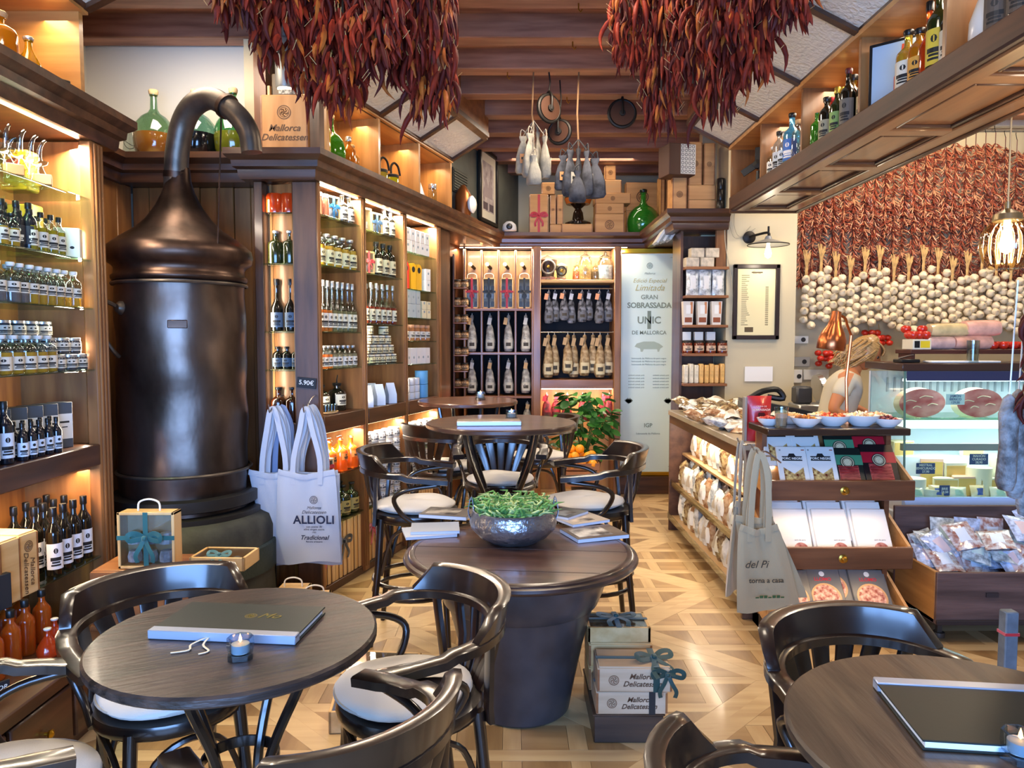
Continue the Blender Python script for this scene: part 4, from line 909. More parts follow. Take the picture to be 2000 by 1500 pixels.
def crate(x, y, z, w_, d, h, rz, label, group=None, title=True, m_=None, cat='box', sz=None, sliding=True, grp=None):
    m_ = m_ or WPALE
    o = tag(E('wooden_box', (x, y, z), rz), label, cat, group)
    O('panel', M().box(-w_/2, w_/2, -d/2, d/2, 0, h, 0, .003), m_, o)
    O('lid', M().box(-w_/2 + .006, w_/2 - .006, -d/2 + .006, d/2 - .006, h - .002, h + .005, 0, .002), m_, o)
    for s_ in (-1, 1): O('corner_joint', M().box(s_ * w_/2 - .004 * (1 + s_) , s_ * w_/2 + .004 * (1 - s_), -d/2 - .001, -d/2 + .001, .004, h - .004), WMID, o, ang=0)
    if title:
        s_ = sz or min(w_ * .14, h * .3)
        if h > w_: 
            emblem(o, (0, -d/2 - .001, h * .72), min(w_, h) * .15, mat('#6a4424', .6)); txt('Mallorca\nDelicatessen', s_, mat('#5a3a20', .6), o, (0, -d/2 - .001, h * .38), shear=.35, bold=.0005)
        else:
            emblem(o, (-w_ * .28, -d/2 - .001, h * .5), h * .22, mat('#6a4424', .6)); txt('Mallorca\nDelicatessen', s_, mat('#5a3a20', .6), o, (w_ * .1, -d/2 - .001, h * .5), shear=.35, bold=.0005)
    return o
for i in range(3):
    o = crate(-1.99 + .0 * i, 2.62 + i * .105, .516, .10, .24, .24, EASTR - .1 + 0, 'upright pale wooden oil box on the lowest glass shelf, ' + ORD[i], 'pale wooden oil boxes', title=False)
txt('Mallorca\nDelicatessen', .032, mat('#5a3a20', .6), o, (0, -.122, .09), rot=(pi / 2, pi / 2, 0), shear=.3); emblem(o, (0, -.1215, .19), .022, mat('#6a4424', .6))
bk = tag(O('black_carton', M().box(-.04, .04, -.04, .04, 0, .13, 0, .002), mat('#24282c', .4), loc=(-1.90, 2.66, .516), rz=1.2), 'small black carton in front of the pale oil boxes', 'box')
b10 = bott('tall', .032, .21, AMB, BCAP, None, fill=.62, upper=AMB); row(b10, 5, (-1.80, 2.42), (-1.86, 2.86), .31, EASTR - .4, 'amber liqueur bottle with black cap on the cabinet worktop', 'amber liqueurs on the worktop', 'liqueur_bottle', rows=2, dp=(-.09, .02))
b11 = bott('bell', .04, .11, REDL, WCAP); row(b11, 2, (-1.75, 2.72), (-1.78, 2.82), .31, EASTR, 'squat orange red carafe at the end of the worktop', 'squat orange carafes', 'carafe')
ps = tag(O('chalk_tag', M().box(-.04, .04, -.003, .003, 0, .05, 0, .002), mat('#1a1c22', .6), loc=(-1.69, 2.36, .33), rz=1.0), 'small black chalk tag lettered Licor in front of the amber bottles', 'sign'); txt('LICOR', .022, PAPER, ps, (0, -.0035, .028), shear=.2)
# cubby bottles above
put(bott('flask', .07, .23, LQ('#d89018'), CORK), (-2.0, 2.95, 2.545), 1, 'large amber decanter in the cubby nearest the street', 'bottle', None, 'decanter')
put(bott('tall', .045, .27, LQ('#e0a020'), SILV), (-1.97, 2.78, 2.545), 1, 'tall golden bottle in the cubby nearest the street', 'bottle', None, 'bottle')
put(bott('bell', .06, .20, LQ('#d8a018'), SILV), (-1.99, 3.12, 2.545), 1, 'bell shaped golden carafe in the cubby above the cruets', 'bottle', None, 'carafe')
bx = tag(E('dark_tin_box', (-1.97, 3.27, 2.545), 1.0), 'small dark square tin with round gold mark in the cubby corner', 'box'); O('tin', M().box(-.04, .04, -.04, .04, 0, .08, 0, .004), mat('#1e1c1a', .3, .3), bx); emblem(bx, (0, -.041, .04), .026, GOLD)
# --- demijohns on the cornice behind the still
def demi(px, r, h, up, lo_, label, cork=True, Y=4.34):
    p = P(px, 305, Y); put(bott('demi', r, h, lo_, CORK if cork else None, fill=.34, upper=up), (p.x, Y, 2.546), 0, label, 'demijohn', 'demijohns behind the still', 'demijohn')
demi(303, .115, .39, glassy('#b8d8c0', .85), LQ('#7a4a18', .3), 'pale green demijohn of amber liquor nearest the oil cabinet'); demi(385, .118, .39, glassy('#a8d0c8', .85), mat('#0a0c10', .08, coat=.5), 'demijohn of near black liquor behind the still neck'); demi(458, .11, .40, glassy('#8ac8a0', .85), LQ('#5a5a14', .3), 'green necked demijohn of olive liquor behind the pipe end')
wj = tag(E('glass_tumbler', (P(258, 300, 4.3).x, 4.30, 2.546)), 'squat clear glass beside the first demijohn', 'glass'); O('glass_body', M().lathe([(.04, 0), (.05, .01), (.04, .13), (.036, .13)], 20), CLEAR, wj); O('rim_wire', M().tube([(.041 * cos(i*pi/8), .041 * sin(i*pi/8), .07 + .015 * sin(i * pi / 4)) for i in range(16)], .002, 5, closed=True), IRON, wj)
# big upright wooden box above the end bay
crate(P(560, 300, 4.3).x, 4.34, 2.546, .265, .16, .335, 0, 'large upright wooden wine box above the end bay behind the red chillies', None, m_=wood('#b07a44', '#c8925a', 'z', rough=.6, coat=0), sz=.052)
tb = tag(E('patterned_radio', (P(560, 190, 4.35).x + .03, 4.36, 2.886)), 'small patterned tin standing on the large upright wine box', 'tin'); O('tin', M().box(-.10, .10, -.06, .06, 0, .13, 0, .006), mat('#6a5a44', .5), tb); O('grille', M().box(-.06, .08, -.063, -.06, .015, .115), mat('#b8b4a4', .5, h2='#5a564c', vs=90), tb)
spt = tag(E('spot_lamp', (P(535, 130, 4.1).x, 4.3, 3.27)), 'grey cylinder spotlight hung under the joists behind the chillies', 'lamp'); O('lamp_can', M().lathe([(.05, -.34), (.055, -.33), (.055, -.08), (.04, -.06), (.012, -.05), (.012, 0)], 20), mat('#8a8880', .4, .4), spt); O('lens', M().lathe([(.045, -.345), (.045, -.34), (0, -.34)], 16), mat('#fff0d0', .4, emit=3), spt)
# ---------------------------------------------------------------- goods on the angled shelving. local coords through W(s,d,z)
FR = BROT + 0.0   # rz so that local -Y faces the room normal
def wrow(parts, n, s0, s1, d, z, label, group, name, cat='bottle', rows=1, dd=.085, zoff=0, jr=.2):
    for k in range(rows):
        for i in range(n):
            s = s0 + (s1 - s0) * i / max(1, n - 1); p = W(s + R.uniform(-.003, .003), d + k * dd, z + zoff)
            put(parts, p, FR - .25 + R.uniform(-jr, jr), nth(label, i, n, k, rows), cat, group, name)
ribR = mat('#b01828', .5, sheen=.4); ribG = mat('#0f3a34', .5, sheen=.4); ribK = mat('#14181a', .5, sheen=.4); ACET = glassy('#e8eef4', .85)
BOW = {}
def bow(parent, loc, m_, s=1, rot=None, rz=0):
    k = m_.name
    if k not in BOW:
        a = M()
        for sx in (-1, 1):
            lp_ = spline([V((0, 0, 0)), V((sx * .03, -.006, .018)), V((sx * .055, -.012, .012)), V((sx * .052, -.010, -.008)), V((sx * .02, -.004, -.004)), V((0, 0, 0))], 4)
            a.tube(lp_, 1, flat=(.017, .0015), up=(0, 1, .1))
            tl = spline([V((0, -.004, 0)), V((sx * .014, -.010, -.03)), V((sx * .03, -.012, -.06)), V((sx * .026, -.006, -.085))], 4); a.tube(tl, 1, flat=(.015, .0015), up=(0, 1, .1))
        a.box(-.008, .008, -.014, .002, -.008, .009, 0, .003); BOW[k] = a.mesh('bow', m_, 50, False)
    o = O('bow', BOW[k], parent=parent, loc=loc, rz=rz, rot=rot); o.scale = (s, s, s); return o
def giftbox(loc, rz, w_, h, d, rib, label, group=None, handle=True, contents='#c8b49a', rot=None):
    o = tag(E('gift_box', loc, rz, rot), label, 'gift box', group); t = .012
    fr = M()
    for b in ((-w_/2, -w_/2 + t, 0, h), (w_/2 - t, w_/2, 0, h)): fr.box(b[0], b[1], -d/2, d/2, b[2], b[3], 0, .002)
    fr.box(-w_/2, w_/2, -d/2, d/2, 0, t, 0, .002).box(-w_/2, w_/2, -d/2, d/2, h - t, h, 0, .002).box(-w_/2 + t, w_/2 - t, d/2 - .006, d/2, t, h - t)
    O('frame', fr, WPALEZ, o); O('window', M().box(-w_/2 + t, w_/2 - t, -d/2 + .002, -d/2 + .004, t, h - t), ACET, o, ang=0)
    c = M()
    for i in range(3):
        for j in range(max(1, int(h / .09))):
            c.lathe([(.0, 0), (w_ * .12, .005), (w_ * .13, .03), (w_ * .1, .05), (0, .052)], 8, (-w_*.28 + i * w_ * .28, .006, t + .005 + j * .075), m=(i + j) % 2)
    O('contents', c, [mat(contents, .6, var=.3, vs=40), mat('#d8d4cc', .5, var=.2, vs=50)], o)
    if rib:
        r_ = M().box(-.010, .010, -d/2 - .002, -d/2 - .0005, 0, h).box(-w_/2 - .001, w_/2 + .001, -d/2 - .003, -d/2 - .001, h * .55 - .009, h * .55 + .009)
        O('ribbon', r_, rib, o, ang=0); bow(o, (0, -d/2 - .004, h * .55), rib, max(.6, min(1.3, w_ * 5)))
    if handle: O('rope_handle', M().tube(spline([V((-.045, 0, h)), V((-.04, 0, h + .035)), V((0, 0, h + .048)), V((.04, 0, h + .035)), V((.045, 0, h))], 4), .004, 6), mat('#e8e0d0', .8), o)
    return o
# bay A
r5 = bott('jar', .05, .16, REDL, None); wrow(bott('jar', .04, .13, LQ('#e89878', .5), WCAP), 2, .09, .16, .07, 2.22, 'pink preserve jar on the top shelf of the first bay', 'pink preserve jars', 'jar', 'jar')
giftbox(W(.27, .08, 2.22), FR - .2, .11, .14, .05, mat('#2a6a9a', .5), 'small framed gift box with blue ribbon on the top shelf of the first bay', handle=False)
wrow(bott('spirit', .037, .17, DARKG, SILV, (.1, .55, 2.2)), 2, .38, .46, .07, 2.22, 'black bottle with white label on the top shelf of the first bay', 'black bottles with white labels', 'bottle')
wrow(bott('flask', .042, .19, OIL, SILV, (.08, .5, 2.2), fill=.62, labc='#d8d0a0'), 5, .09, .46, .06, 1.935, 'square shouldered golden oil bottle with tan label', 'golden oils with tan labels', 'oil_bottle', rows=2)
sl = bott('slim', .030, .30, LQ('#c8742c'), SILV, (.08, .36, 2.4), fill=.42); sl2 = bott('slim', .030, .30, LQ('#8a8a5c', .6), SILV, (.08, .36, 2.4), fill=.42, labc='#d8d4b8')
wrow(sl, 3, .07, .17, .05, 1.552, 'slim long necked orange liqueur in the first bay', 'orange long necked liqueurs', 'liqueur_bottle', rows=2, dd=.075); wrow(sl2, 5, .22, .46, .05, 1.552, 'slim long necked herb liqueur in the first bay', 'herb long necked liqueurs', 'liqueur_bottle', rows=2, dd=.075)
wrow(bott('flask', .028, .135, LQ('#e07828'), SILV, (.1, .5, 2.4), fill=.62), 3, .07, .17, .05, 1.335, 'miniature orange liqueur in the first bay', 'miniature orange liqueurs', 'liqueur_bottle', rows=2, dd=.075); wrow(bott('flask', .028, .135, LQ('#a8a078', .6), SILV, (.1, .5, 2.4), fill=.62), 5, .22, .46, .05, 1.335, 'miniature herb liqueur in the first bay', 'miniature herb liqueurs', 'liqueur_bottle', rows=2, dd=.075)
POUR = mat('#3a3a3c', .3, .8)
for s in (.19, .38):
    o = put(bott('flask', .055, .17, DARKG, BCAP, (.2, .6, 1.9), labc='#c8c4b0'), W(s, .12, 1.066), FR - .25, 'squat dark tasting bottle with steel pourer ' + ('beside the tasting tray' if s < .3 else 'by the bay post'), 'bottle', 'tasting bottles', 'tasting_bottle'); O('pourer', M().tube([(0, 0, .165), (0, 0, .19), (.008, 0, .22)], [.006, .004, .003], 6), POUR, o)
tr = tag(E('tasting_tray', W(.17, .05, 1.066), FR), 'pale wooden tray with little glasses in the first bay', 'tray'); O('tray', M().lathe([(.06, 0), (.075, .006), (.078, .014), (.072, .014), (.06, .008), (0, .008)], 24, sy=.55), WPALE, tr)
sg = M().lathe([(.010, 0), (.014, .002), (.017, .045), (.016, .045), (.012, .006), (0, .006)], 10).mesh('shot_glass', CLEAR, 50, True)
for i in range(7): tag(O('shot_glass', sg, loc=W(.115 + (i % 4) * .034, .04 + (i // 4) * .03, 1.075)), 'tiny clear tasting glass on the pale tray, ' + ORD[i], 'glass', 'tasting glasses')
# bay B
giftbox(W(.68, .08, 2.21), FR - .2, .10, .15, .05, None, 'framed white gift box on the top shelf of the second bay', handle=False); giftbox(W(.82, .08, 2.21), FR - .2, .11, .14, .05, mat('#3a5a7a', .5), 'framed gift box with slate blue ribbon on the top shelf of the second bay', handle=False)
wrow(bott('tall', .036, .19, DARKG, SILV, (.1, .56, 2.2), labc='#cfc8a8'), 2, .94, 1.03, .07, 2.21, 'dark liqueur with silver cap on the top shelf of the second bay', 'dark liqueurs with silver caps', 'liqueur_bottle')
giftbox(W(.70, .08, 1.935), FR - .2, .12, .15, .05, ribR, 'framed gift box with red ribbon on the second shelf', handle=False)
wrow(bott('tall', .042, .225, DARKG, BCAP, (.08, .5, 2.2), labc='#cfc098'), 3, .82, 1.02, .07, 1.935, 'black liqueur with cream label on the second shelf of the second bay', 'black liqueurs with cream labels', 'liqueur_bottle')
wrow(bott('slim', .028, .27, LQ('#7a2c18', .4), SILV, (.08, .36, 2.4), fill=.42, labc='#cfc8a8'), 6, .62, 1.02, .05, 1.61, 'slim long necked red liqueur in the second bay', 'red long necked liqueurs', 'liqueur_bottle', rows=2, dd=.075)
jb = bott('jar', .034, .062, mat('#2e2a24', .2, coat=.4), mat('#d8d0b8', .4), (.15, .72, 4.2), labc='#d8cca0')
for lv in range(4):
    n_ = (6, 5, 4, 2)[lv]; wrow(jb, n_, .62 + lv * .02, 1.02 - lv * .04, .06, 1.345 + lv * .063, 'small cream labelled jar stacked in a pyramid in the second bay, level %s' % ('one', 'two', 'three', 'four')[lv], 'pyramid of small jars', 'jar', 'jar')
pk = M().prism([(-.045, 0), (.045, 0), (.045, .06), (.0, .14), (-.045, .06)], -.03, .03, 0, 'y').mesh('milk_carton', mat('#b8c4d8', .5))
for i in range(5):
    o = tag(O('gable_carton', pk, loc=W(.63 + i * .085, .05 + (i % 2) * .1, 1.066), rz=FR + .9), 'pale blue gable-top carton on the wooden shelf, ' + ORD[i], 'box', 'gable-top cartons'); 
for i in range(2):
    o = tag(E('teapot_box', W(.74 + i * .16, .2, 1.15), FR), ('grey', 'second grey')[i] + ' round canister behind the gable-top cartons', 'canister', 'grey canisters'); O('can', M().lathe([(.055, -.084), (.055, .04), (.05, .045), (0, .046)], 24), mat('#9aa0ac', .4), o); O('lid', M().lathe([(.057, .03), (.057, .048), (0, .05)], 24), mat('#7c828e', .4), o)
# bay C cartons, tins
cb = M().box(-.032, .032, -.03, .03, 0, .085, 0, .002).mesh('carton', mat('#e4e2dc', .5)); cbm = M().lathe([(.010, 0), (.010, .0008), (0, .0008)], 10).mesh('mark', mat('#8a9aa0', .5))
def cartons(s0, n, z, lv, label, m_=None, hh=.087, grp='white cartons in the third bay', d=.05):
    for l in range(lv):
        for i in range(n):
            o = tag(O('food_carton', cb if m_ is None else m_, loc=W(s0 + i * .085, d, z + l * hh), rz=FR - .1 + R.uniform(-.1, .1)), nth(label, i, n) + ('' if lv == 1 else (', lower', ', upper')[l]), 'box', grp); O('printed_mark', cbm, parent=o, loc=(0, -.0305, .05), rot=(pi / 2, 0, 0))
cartons(1.22, 5, 2.14, 2, 'white carton on the top shelf of the third bay')
for i, (hx, s) in enumerate((('#c8281c', 1.24), ('#e0a818', 1.36), ('#e8b020', 1.46))):
    o = tag(E('keyhole_pack', W(s, .06, 1.875), FR - .1), ('red', 'yellow', 'golden')[i] + ' keyhole shaped pack of crackers in the third bay', 'box', 'keyhole packs'); m_ = mat(hx, .45)
    O('pack', M().prism([(-.038, 0), (.038, 0), (.038, .12)] + [(.042 * cos(t * pi / 8 - .3), .155 + .042 * sin(t * pi / 8 - .3)) for t in range(9)] + [(-.038, .12)], -.015, .015, 0, 'y'), m_, o); O('hole_print', M().lathe([(.022, 0), (.022, .001), (0, .001)], 14), INK, o, (0, -.0155, .15), rot=(pi / 2, 0, 0))
cartons(1.58, 1, 1.875, 2, 'little white spice tin beside the keyhole packs', grp='little spice tins', hh=.086)
cartons(1.22, 3, 1.667, 2, 'grey carton on the third shelf of the third bay', M().box(-.036, .036, -.03, .03, 0, .10, 0, .002).mesh('carton', mat('#a8b4b8', .5)), .101, grp='grey cartons')
cartons(1.50, 2, 1.667, 2, 'lilac and yellow carton on the third shelf of the third bay', M().box(-.03, .03, -.03, .03, 0, .065, 0, .002).mesh('carton', mat('#d8cca8', .5)), .066, grp='lilac and yellow cartons')
wrow(bott('jar', .036, .12, LQ('#b87848', .3), mat('#b08060', .5), (.2, .6, 2.6)), 5, 1.22, 1.60, .06, 1.496, 'terracotta coloured jar on the fourth shelf of the third bay', 'terracotta jars', 'jar', 'jar')
cartons(1.22, 5, 1.325, 1, 'tall white box printed with mortar on the fifth shelf', M().box(-.036, .036, -.03, .03, 0, .12, 0, .002).mesh('carton', mat('#d0d0d4', .5)), grp='white mortar boxes')
cm = M().lathe([(.038, 0), (.04, .003), (.04, .05), (0, .052)], 20).mesh('cheese_box', [mat('#d0d4d8', .5)], 50, True); cm2 = M().lathe([(.05, 0), (.05, .10), (0, .101)], 24).mesh('round_box', mat('#5a9ac8', .45), 50, True)
for i in range(9): tag(O('round_tin', cm, loc=W(1.22 + (i % 3) * .085, .06, 1.066 + (i // 3) * .053)), 'white round tin, %s of the %s layer at the shelf end' % (ORD[i % 3], ORD[i // 3]), 'tin', 'white round tins')
for i in range(2):
    o = tag(O('blue_round_box', cm2, loc=W(1.52, .06, 1.066 + i * .103)), ('lower', 'upper')[i] + ' sky blue round box at the end of the wooden shelf', 'box', 'sky blue round boxes')
# lower shelves
wrow(bott('spirit', .045, .20, ORG, CLEAR, (.35, .55, 1.4), labc='#c87838'), 3, .18, .44, .06, .702, 'fat bottle of glowing orange liqueur under the wooden shelf', 'glowing orange liqueurs', 'liqueur_bottle', rows=2)
for i in range(2): giftbox(W(.08 + .08 * i, .04 + .08 * i, .702), FR - .2, .10, .11, .08, ribR, ('nearer', 'rear')[i] + ' low wooden gift box with red ribbon beside the orange liqueurs', 'low gift boxes with red ribbon', handle=False)
wrow(bott('spirit', .045, .185, DKGREEN, BCAP, (.1, .5, 2.0), labc='#a89858'), 4, .12, .44, .06, .422, 'dark bottle with gold label on the lowest glass shelf', 'dark bottles with gold labels', 'bottle', rows=2)
jw = bott('jar', .043, .062, mat('#c8ccd0', .15, coat=.5), mat('#d8d4c8', .3, .3), (.1, .7, 4.2), labc='#eceae4')
for b_, (s0, s1) in enumerate(((.62, 1.04), (1.22, 1.64))):
    for z_, lv in ((.702, 3), (.422, 4)):
        for l in range(lv):
            wrow(jw, 5, s0, s1, .06, z_ + l * .063, 'white labelled preserve jar, %s shelf of the %s bay, tier %s' % (('upper' if z_ > .5 else 'lower'), ('second', 'third')[b_], ('one', 'two', 'three', 'four')[l]), 'stacks of white labelled jars', 'preserve_jar', 'jar')
# slatted gift crates at the floor of the shelving
for i in range(9):
    s = .09 + i * .185
    o = tag(E('slatted_crate', W(s, .09, .052), FR), 'upright pale slatted wine crate at the shelving foot, ' + ORD[i] , 'crate', 'slatted wine crates')
    if i % 3 == 0: o['label'] = 'slatted wine crate with red bow at the shelving foot, ' + ORD[i]
    if i % 3 == 1: o['label'] = 'slatted wine crate with black bow at the shelving foot, ' + ORD[i]
    for x in (-.075, -.025, .025, .075): O('slat', M().box(x - .016, x + .016, -.06, -.053, 0, .34, 0, .002), WPALEZ, o)
    O('crate_frame', M().box(-.09, .09, -.052, .10, 0, .34, 0, .002), wood('#a87838', '#c08c48', 'z'), o)
    if i % 3 < 2: bow(o, (0, -.064, .22), (ribR, ribK)[i % 3], 1.3)
pr = tag(O('chalk_price', M().box(-.055, .055, -.003, .003, -.03, .03, 0, .001), mat('#16181e', .6), loc=(-1.165, 4.185, 1.26), rot=(0, .1, 0)), 'little chalkboard price tag reading 5.90 on the end post', 'sign'); txt('5.90€', .036, PAPER, pr, (0, -.004, 0), bold=.0004)
# end bay facing the street
for z, b_, n_, lab in ((2.22, bott('jar', .05, .13, REDL, None), 2, 'red jar on the top shelf of the end bay'), (1.935, bott('spirit', .045, .19, DKGREEN, BROWN and SILV), 2, 'dark green bottle on the second shelf of the end bay'),
        (1.552, bott('slim', .036, .30, DARKG, BCAP, (.08, .36, 2.2), labc='#5a6a7a'), 2, 'long necked black bottle on the third shelf of the end bay'), (1.335, bott('flask', .03, .13, DARKG, BCAP, (.12, .5, 2.4), labc='#4a5a6a'), 3, 'small black bottle on the fourth shelf of the end bay'), (1.031, bott('spirit', .045, .2, LQ('#3a1808', .2), BCAP), 2, 'dark amber pourer bottle on the wooden shelf of the end bay')):
    for i in range(n_): put(b_, (-1.395 + .045 + (i * .16 / n_), 4.265, z), R.uniform(-.2, .2), nth(lab, i, n_), 'bottle', 'end bay bottles', 'bottle')
# cubbies over the angled shelving
def wput(parts, s, d, label, name='bottle', cat='bottle', z=2.546): return put(parts, W(s, d, z), FR - .3, label, cat, None, name)
wput(bott('demi', .085, .32, GRN, CORK), .36, .12, 'bright green demijohn in the first cubby over the shelving', 'demijohn', 'demijohn')
wput(bott('tall', .06, .30, YEL, BCAP, (.1, .2, 2)), .2, .10, 'yellow bottle beside the post in the first cubby'); wput(bott('tall', .045, .22, LQ('#d88018'), SILV), .49, .08, 'amber bottle with steel cap in the first cubby'); wput(bott('spirit', .05, .2, LQ('#e0a040'), CORK), .6, .12, 'clear amber bottle with cork in the first cubby')
for i, s in enumerate((.95, 1.12)):
    o = wput(bott('jar', .055, .12, (LQ('#b8b040'), LIME)[i], IRON), s, .10, ('olive', 'lime green')[i] + ' oil can with iron pump in the second cubby', 'pump_can', 'oil can')
    O('pump', M().tube(spline([V((0, 0, .12)), V((0, 0, .18)), V((.03, 0, .21)), V((.07, 0, .19)), V((.09, 0, .13))], 4), .008, 6), IRON, o)
for i, s in enumerate((1.52, 1.66)):
    o = tag(E('ceramic_plate', W(s, .1 + i * .03, 2.546), FR), ('larger', 'smaller')[i] + ' white dish standing on edge in the third cubby', 'plate'); O('dish', M().lathe([(0, 0), (.06, .002), (.10 - i * .03, .02), (.103 - i * .03, .02), (.06, -.004), (0, -.006)], 28), mat('#e4e0d6', .3), o, (0, 0, .105 - i * .03), rot=(1.35, 0, 0))
o = put(bott('jar', .035, .2, CLEAR, SILV), W(1.85, .1, 2.546), 0, 'tall thin glass cylinder at the end of the cubbies', 'jar', None, 'glass_cylinder')
# rear dark wall: vent, lamp, framed picture
wv = tag(E('wall_vent', W(2.45, .105, 2.86), BROT), 'dark square air vent grille on the grey angled wall', 'vent'); O('vent_frame', M().box(-.17, .17, -.012, .0, -.08, .12), mat('#34362f', .6), wv)
for k in range(8): O('slat', M().box(-.16, .16, -.02, -.012, -.07 + k * .023, -.056 + k * .023), mat('#46483f', .6), wv)
pf = tag(E('framed_picture', W(3.15, .09, 2.62), BROT), 'black framed picture of a townscape on the grey angled wall', 'picture'); 
for b_ in ((-.26, -.22, 0, .70), (.22, .26, 0, .70)): O('frame', M().box(b_[0], b_[1], -.03, 0, b_[2], b_[3], 0, .006), mat('#1c1a18', .35), pf)
O('frame', M().box(-.26, .26, -.03, 0, 0, .04, 0, .006), mat('#1c1a18', .35), pf); O('frame', M().box(-.26, .26, -.03, 0, .66, .70, 0, .006), mat('#1c1a18', .35), pf)
O('mat_board', M().box(-.22, .22, -.012, -.002, .04, .66), mat('#d8d0b8', .7), pf); O('print', M().box(-.155, .155, -.014, -.012, .12, .58), mat('#8a7878', .7, h2='#cfc4bc', vs=9), pf)
hs = M()
for i in range(9): hs.box(-.13 + i * .028, -.13 + i * .028 + .024, -.0155, -.014, .25, .33 + .09 * abs(sin(i * 2.3)))
O('print_houses', hs, mat('#a89894', .7), pf, ang=0); O('print_road', M().box(-.02, .02, -.0156, -.014, .13, .25).box(-.15, .15, -.0150, -.014, .13, .2, 1), [mat('#b8aca8', .7), mat('#5a4c50', .7)], pf, ang=0)
ol = tag(E('oil_lamp', W(2.35, -.0, 2.70), BROT), 'brass lantern with round white lens in front of the air vent', 'lamp'); O('lamp_body', M().lathe([(.06, -.15), (.07, -.1), (.07, .05), (.04, .10), (.02, .13), (0, .14)], 20), mat('#8a5028', .35, .7), ol, (0, .03, 0)); O('lens', M().lathe([(.0, .03), (.05, .02), (.075, 0), (.07, -.02), (0, -.02)], 24), mat('#e8e4da', .2), ol, (0.02, -.05, -.03), rot=(pi / 2, 0, 0)); O('base', M().box(-.12, .12, -.06, .1, -.155, -.14), mat('#5a4030', .5), ol)
cm_ = tag(E('security_camera', (P(995, 470, 7.25).x, 7.22, 2.56)), 'small white dome security camera on the cornice corner', 'camera'); O('housing', M().lathe([(.06, -.01), (.07, .0), (.07, .03), (.06, .06), (.03, .085), (0, .09)], 20), mat('#b8b8b8', .3), cm_); O('lens', M().lathe([(.03, 0), (.02, .02), (0, .024)], 14), BLACK, cm_, (0, -.068, .03), rot=(pi / 2, 0, 0))
# ---------------------------------------------------------------- back wall cabinets: goods
for i, px in enumerate((922, 955, 990, 1024)):
    x = P(px, 600, 7.16).x
    giftbox((x, 7.17, 1.808), 0, .125, .29, .07, (ribR, ribK)[i % 2], 'framed gift box with %s ribbon on the pigeonhole shelf, %s' % (('red', 'black')[i % 2], ORD[i]), 'ribboned gift boxes', contents='#4a3a30')
    k = tag(E('coat_peg', (x + .01, 7.42, zz(521) + .0)), 'black horizontal peg with pale tip above the gift boxes, ' + ORD[i], 'peg', 'pegs'); O('arm', M().tube([(0, 0, 0), (-.03, -.16, .02)], .016, 10), IRON, k); O('knob', M().lathe([(0, 0), (.02, .004), (.02, .02), (0, .03)], 12), mat('#e0cfa8', .4), k, (-.03, -.16, .02), rot=(pi / 2, 0, 0))
def sausage(px, pytop, pybot, Y, r, h1, h2, label, group, tagc='#c8a878', cat='cured sausage', name='wrapped_sausage', ph=0, foot='#d8ceb4'):
    t = P(px, pytop, Y); b = P(px, pybot, Y); H = t.z - b.z
    o = tag(E(name, (t.x, Y, t.z)), label, cat, group)
    k = ('sa', round(H, 2), r, h1, h2, int(ph * 10) % 3)
    if k not in MC:
        prof = [(0, -H), (r * .75, -H * .985), (r * 1.0, -H * .9), (r * 1.02, -H * .75), (r * .85, -H * .58), (r * .7, -H * .42), (r * .42, -H * .3), (r * .2, -H * .2), (r * .38, -H * .12), (r * .3, -H * .06), (.004, -H * .04)]
        c = M().lathe(prof, 18, wob=lambda a, z: .10 * sin(3 * a + 22 * z + ph) + .06 * sin(7 * a - 30 * z))
        MC[k] = c.mesh('wrapping', mat(h1, .55, h2=h2, vs=24, bump=.8, bs=50, metal=.15), 60, True)
        l = M(); n2 = 6; rr = r * 1.13
        vs = [(rr * cos(-pi/2 + (i / n2 - .5) * 1.6), rr * .98 * sin(-pi/2 + (i / n2 - .5) * 1.6), z) for z in (-H * .92, -H * .68) for i in range(n2 + 1)]
        l.add(vs, [(i, i+1, n2+2+i, n2+1+i) for i in range(n2)]); vs = [(rr * 1.01 * cos(-pi/2 + (i / n2 - .5) * .9), rr * .99 * sin(-pi/2 + (i / n2 - .5) * .9), z) for z in (-H * .85, -H * .76) for i in range(n2 + 1)]
        l.add(vs, [(i, i+1, n2+2+i, n2+1+i) for i in range(n2)], 1); MC[k, 'l'] = l.mesh('label', [mat(foot, .6), mat('#4a4030', .6)], 0)
    O('wrapping', MC[k], parent=o); O('label', MC[k, 'l'], parent=o)
    O('string', M().tube([(0, 0, 0), (0, 0, -H * .05)], .003, 5), PAPER, o)
    O('tag', M().box(-.018, .018, -.003, 0, -H * .30, -H * .12), mat(tagc, .6), o, (r * .25 * (1 if ph % 2 else -1), -r * .5, 0), rot=(0, .2, 0), ang=0)
    return o
xs = (922, 957, 993, 1027)
for r_, (ya, yb) in enumerate(((612, 687), (700, 768))):
    for i, px in enumerate(xs): sausage(px, ya, yb, 7.2, .048, '#8c8478', '#d8d0bc', 'silver grey wrapped sausage in the %s pigeonhole row, %s' % (('upper', 'lower')[r_], ORD[i]), 'pigeonhole sausages', tagc=('#e0b070', '#d8d0c0')[(i + r_) % 2], ph=i + r_ * .1)
sausage(1030, 783, 835, 7.2, .048, '#8c8478', '#d8d0bc', 'wrapped sausage in the lowest pigeonhole row seen over the table', 'pigeonhole sausages', ph=1)
for i, px in enumerate((1072, 1084, 1102, 1116, 1137, 1150, 1171, 1188)): sausage(px, 566, 632 - (i % 3) * 3, 7.16 + (i % 2) * .05, .045, '#26262a', '#9a9aa0', 'black and silver wrapped sausage on the upper rod, ' + ORD[i], 'upper rod sausages', tagc=('#e8a070', '#c8c8cc')[i % 2], ph=i, foot='#6a6a6e')
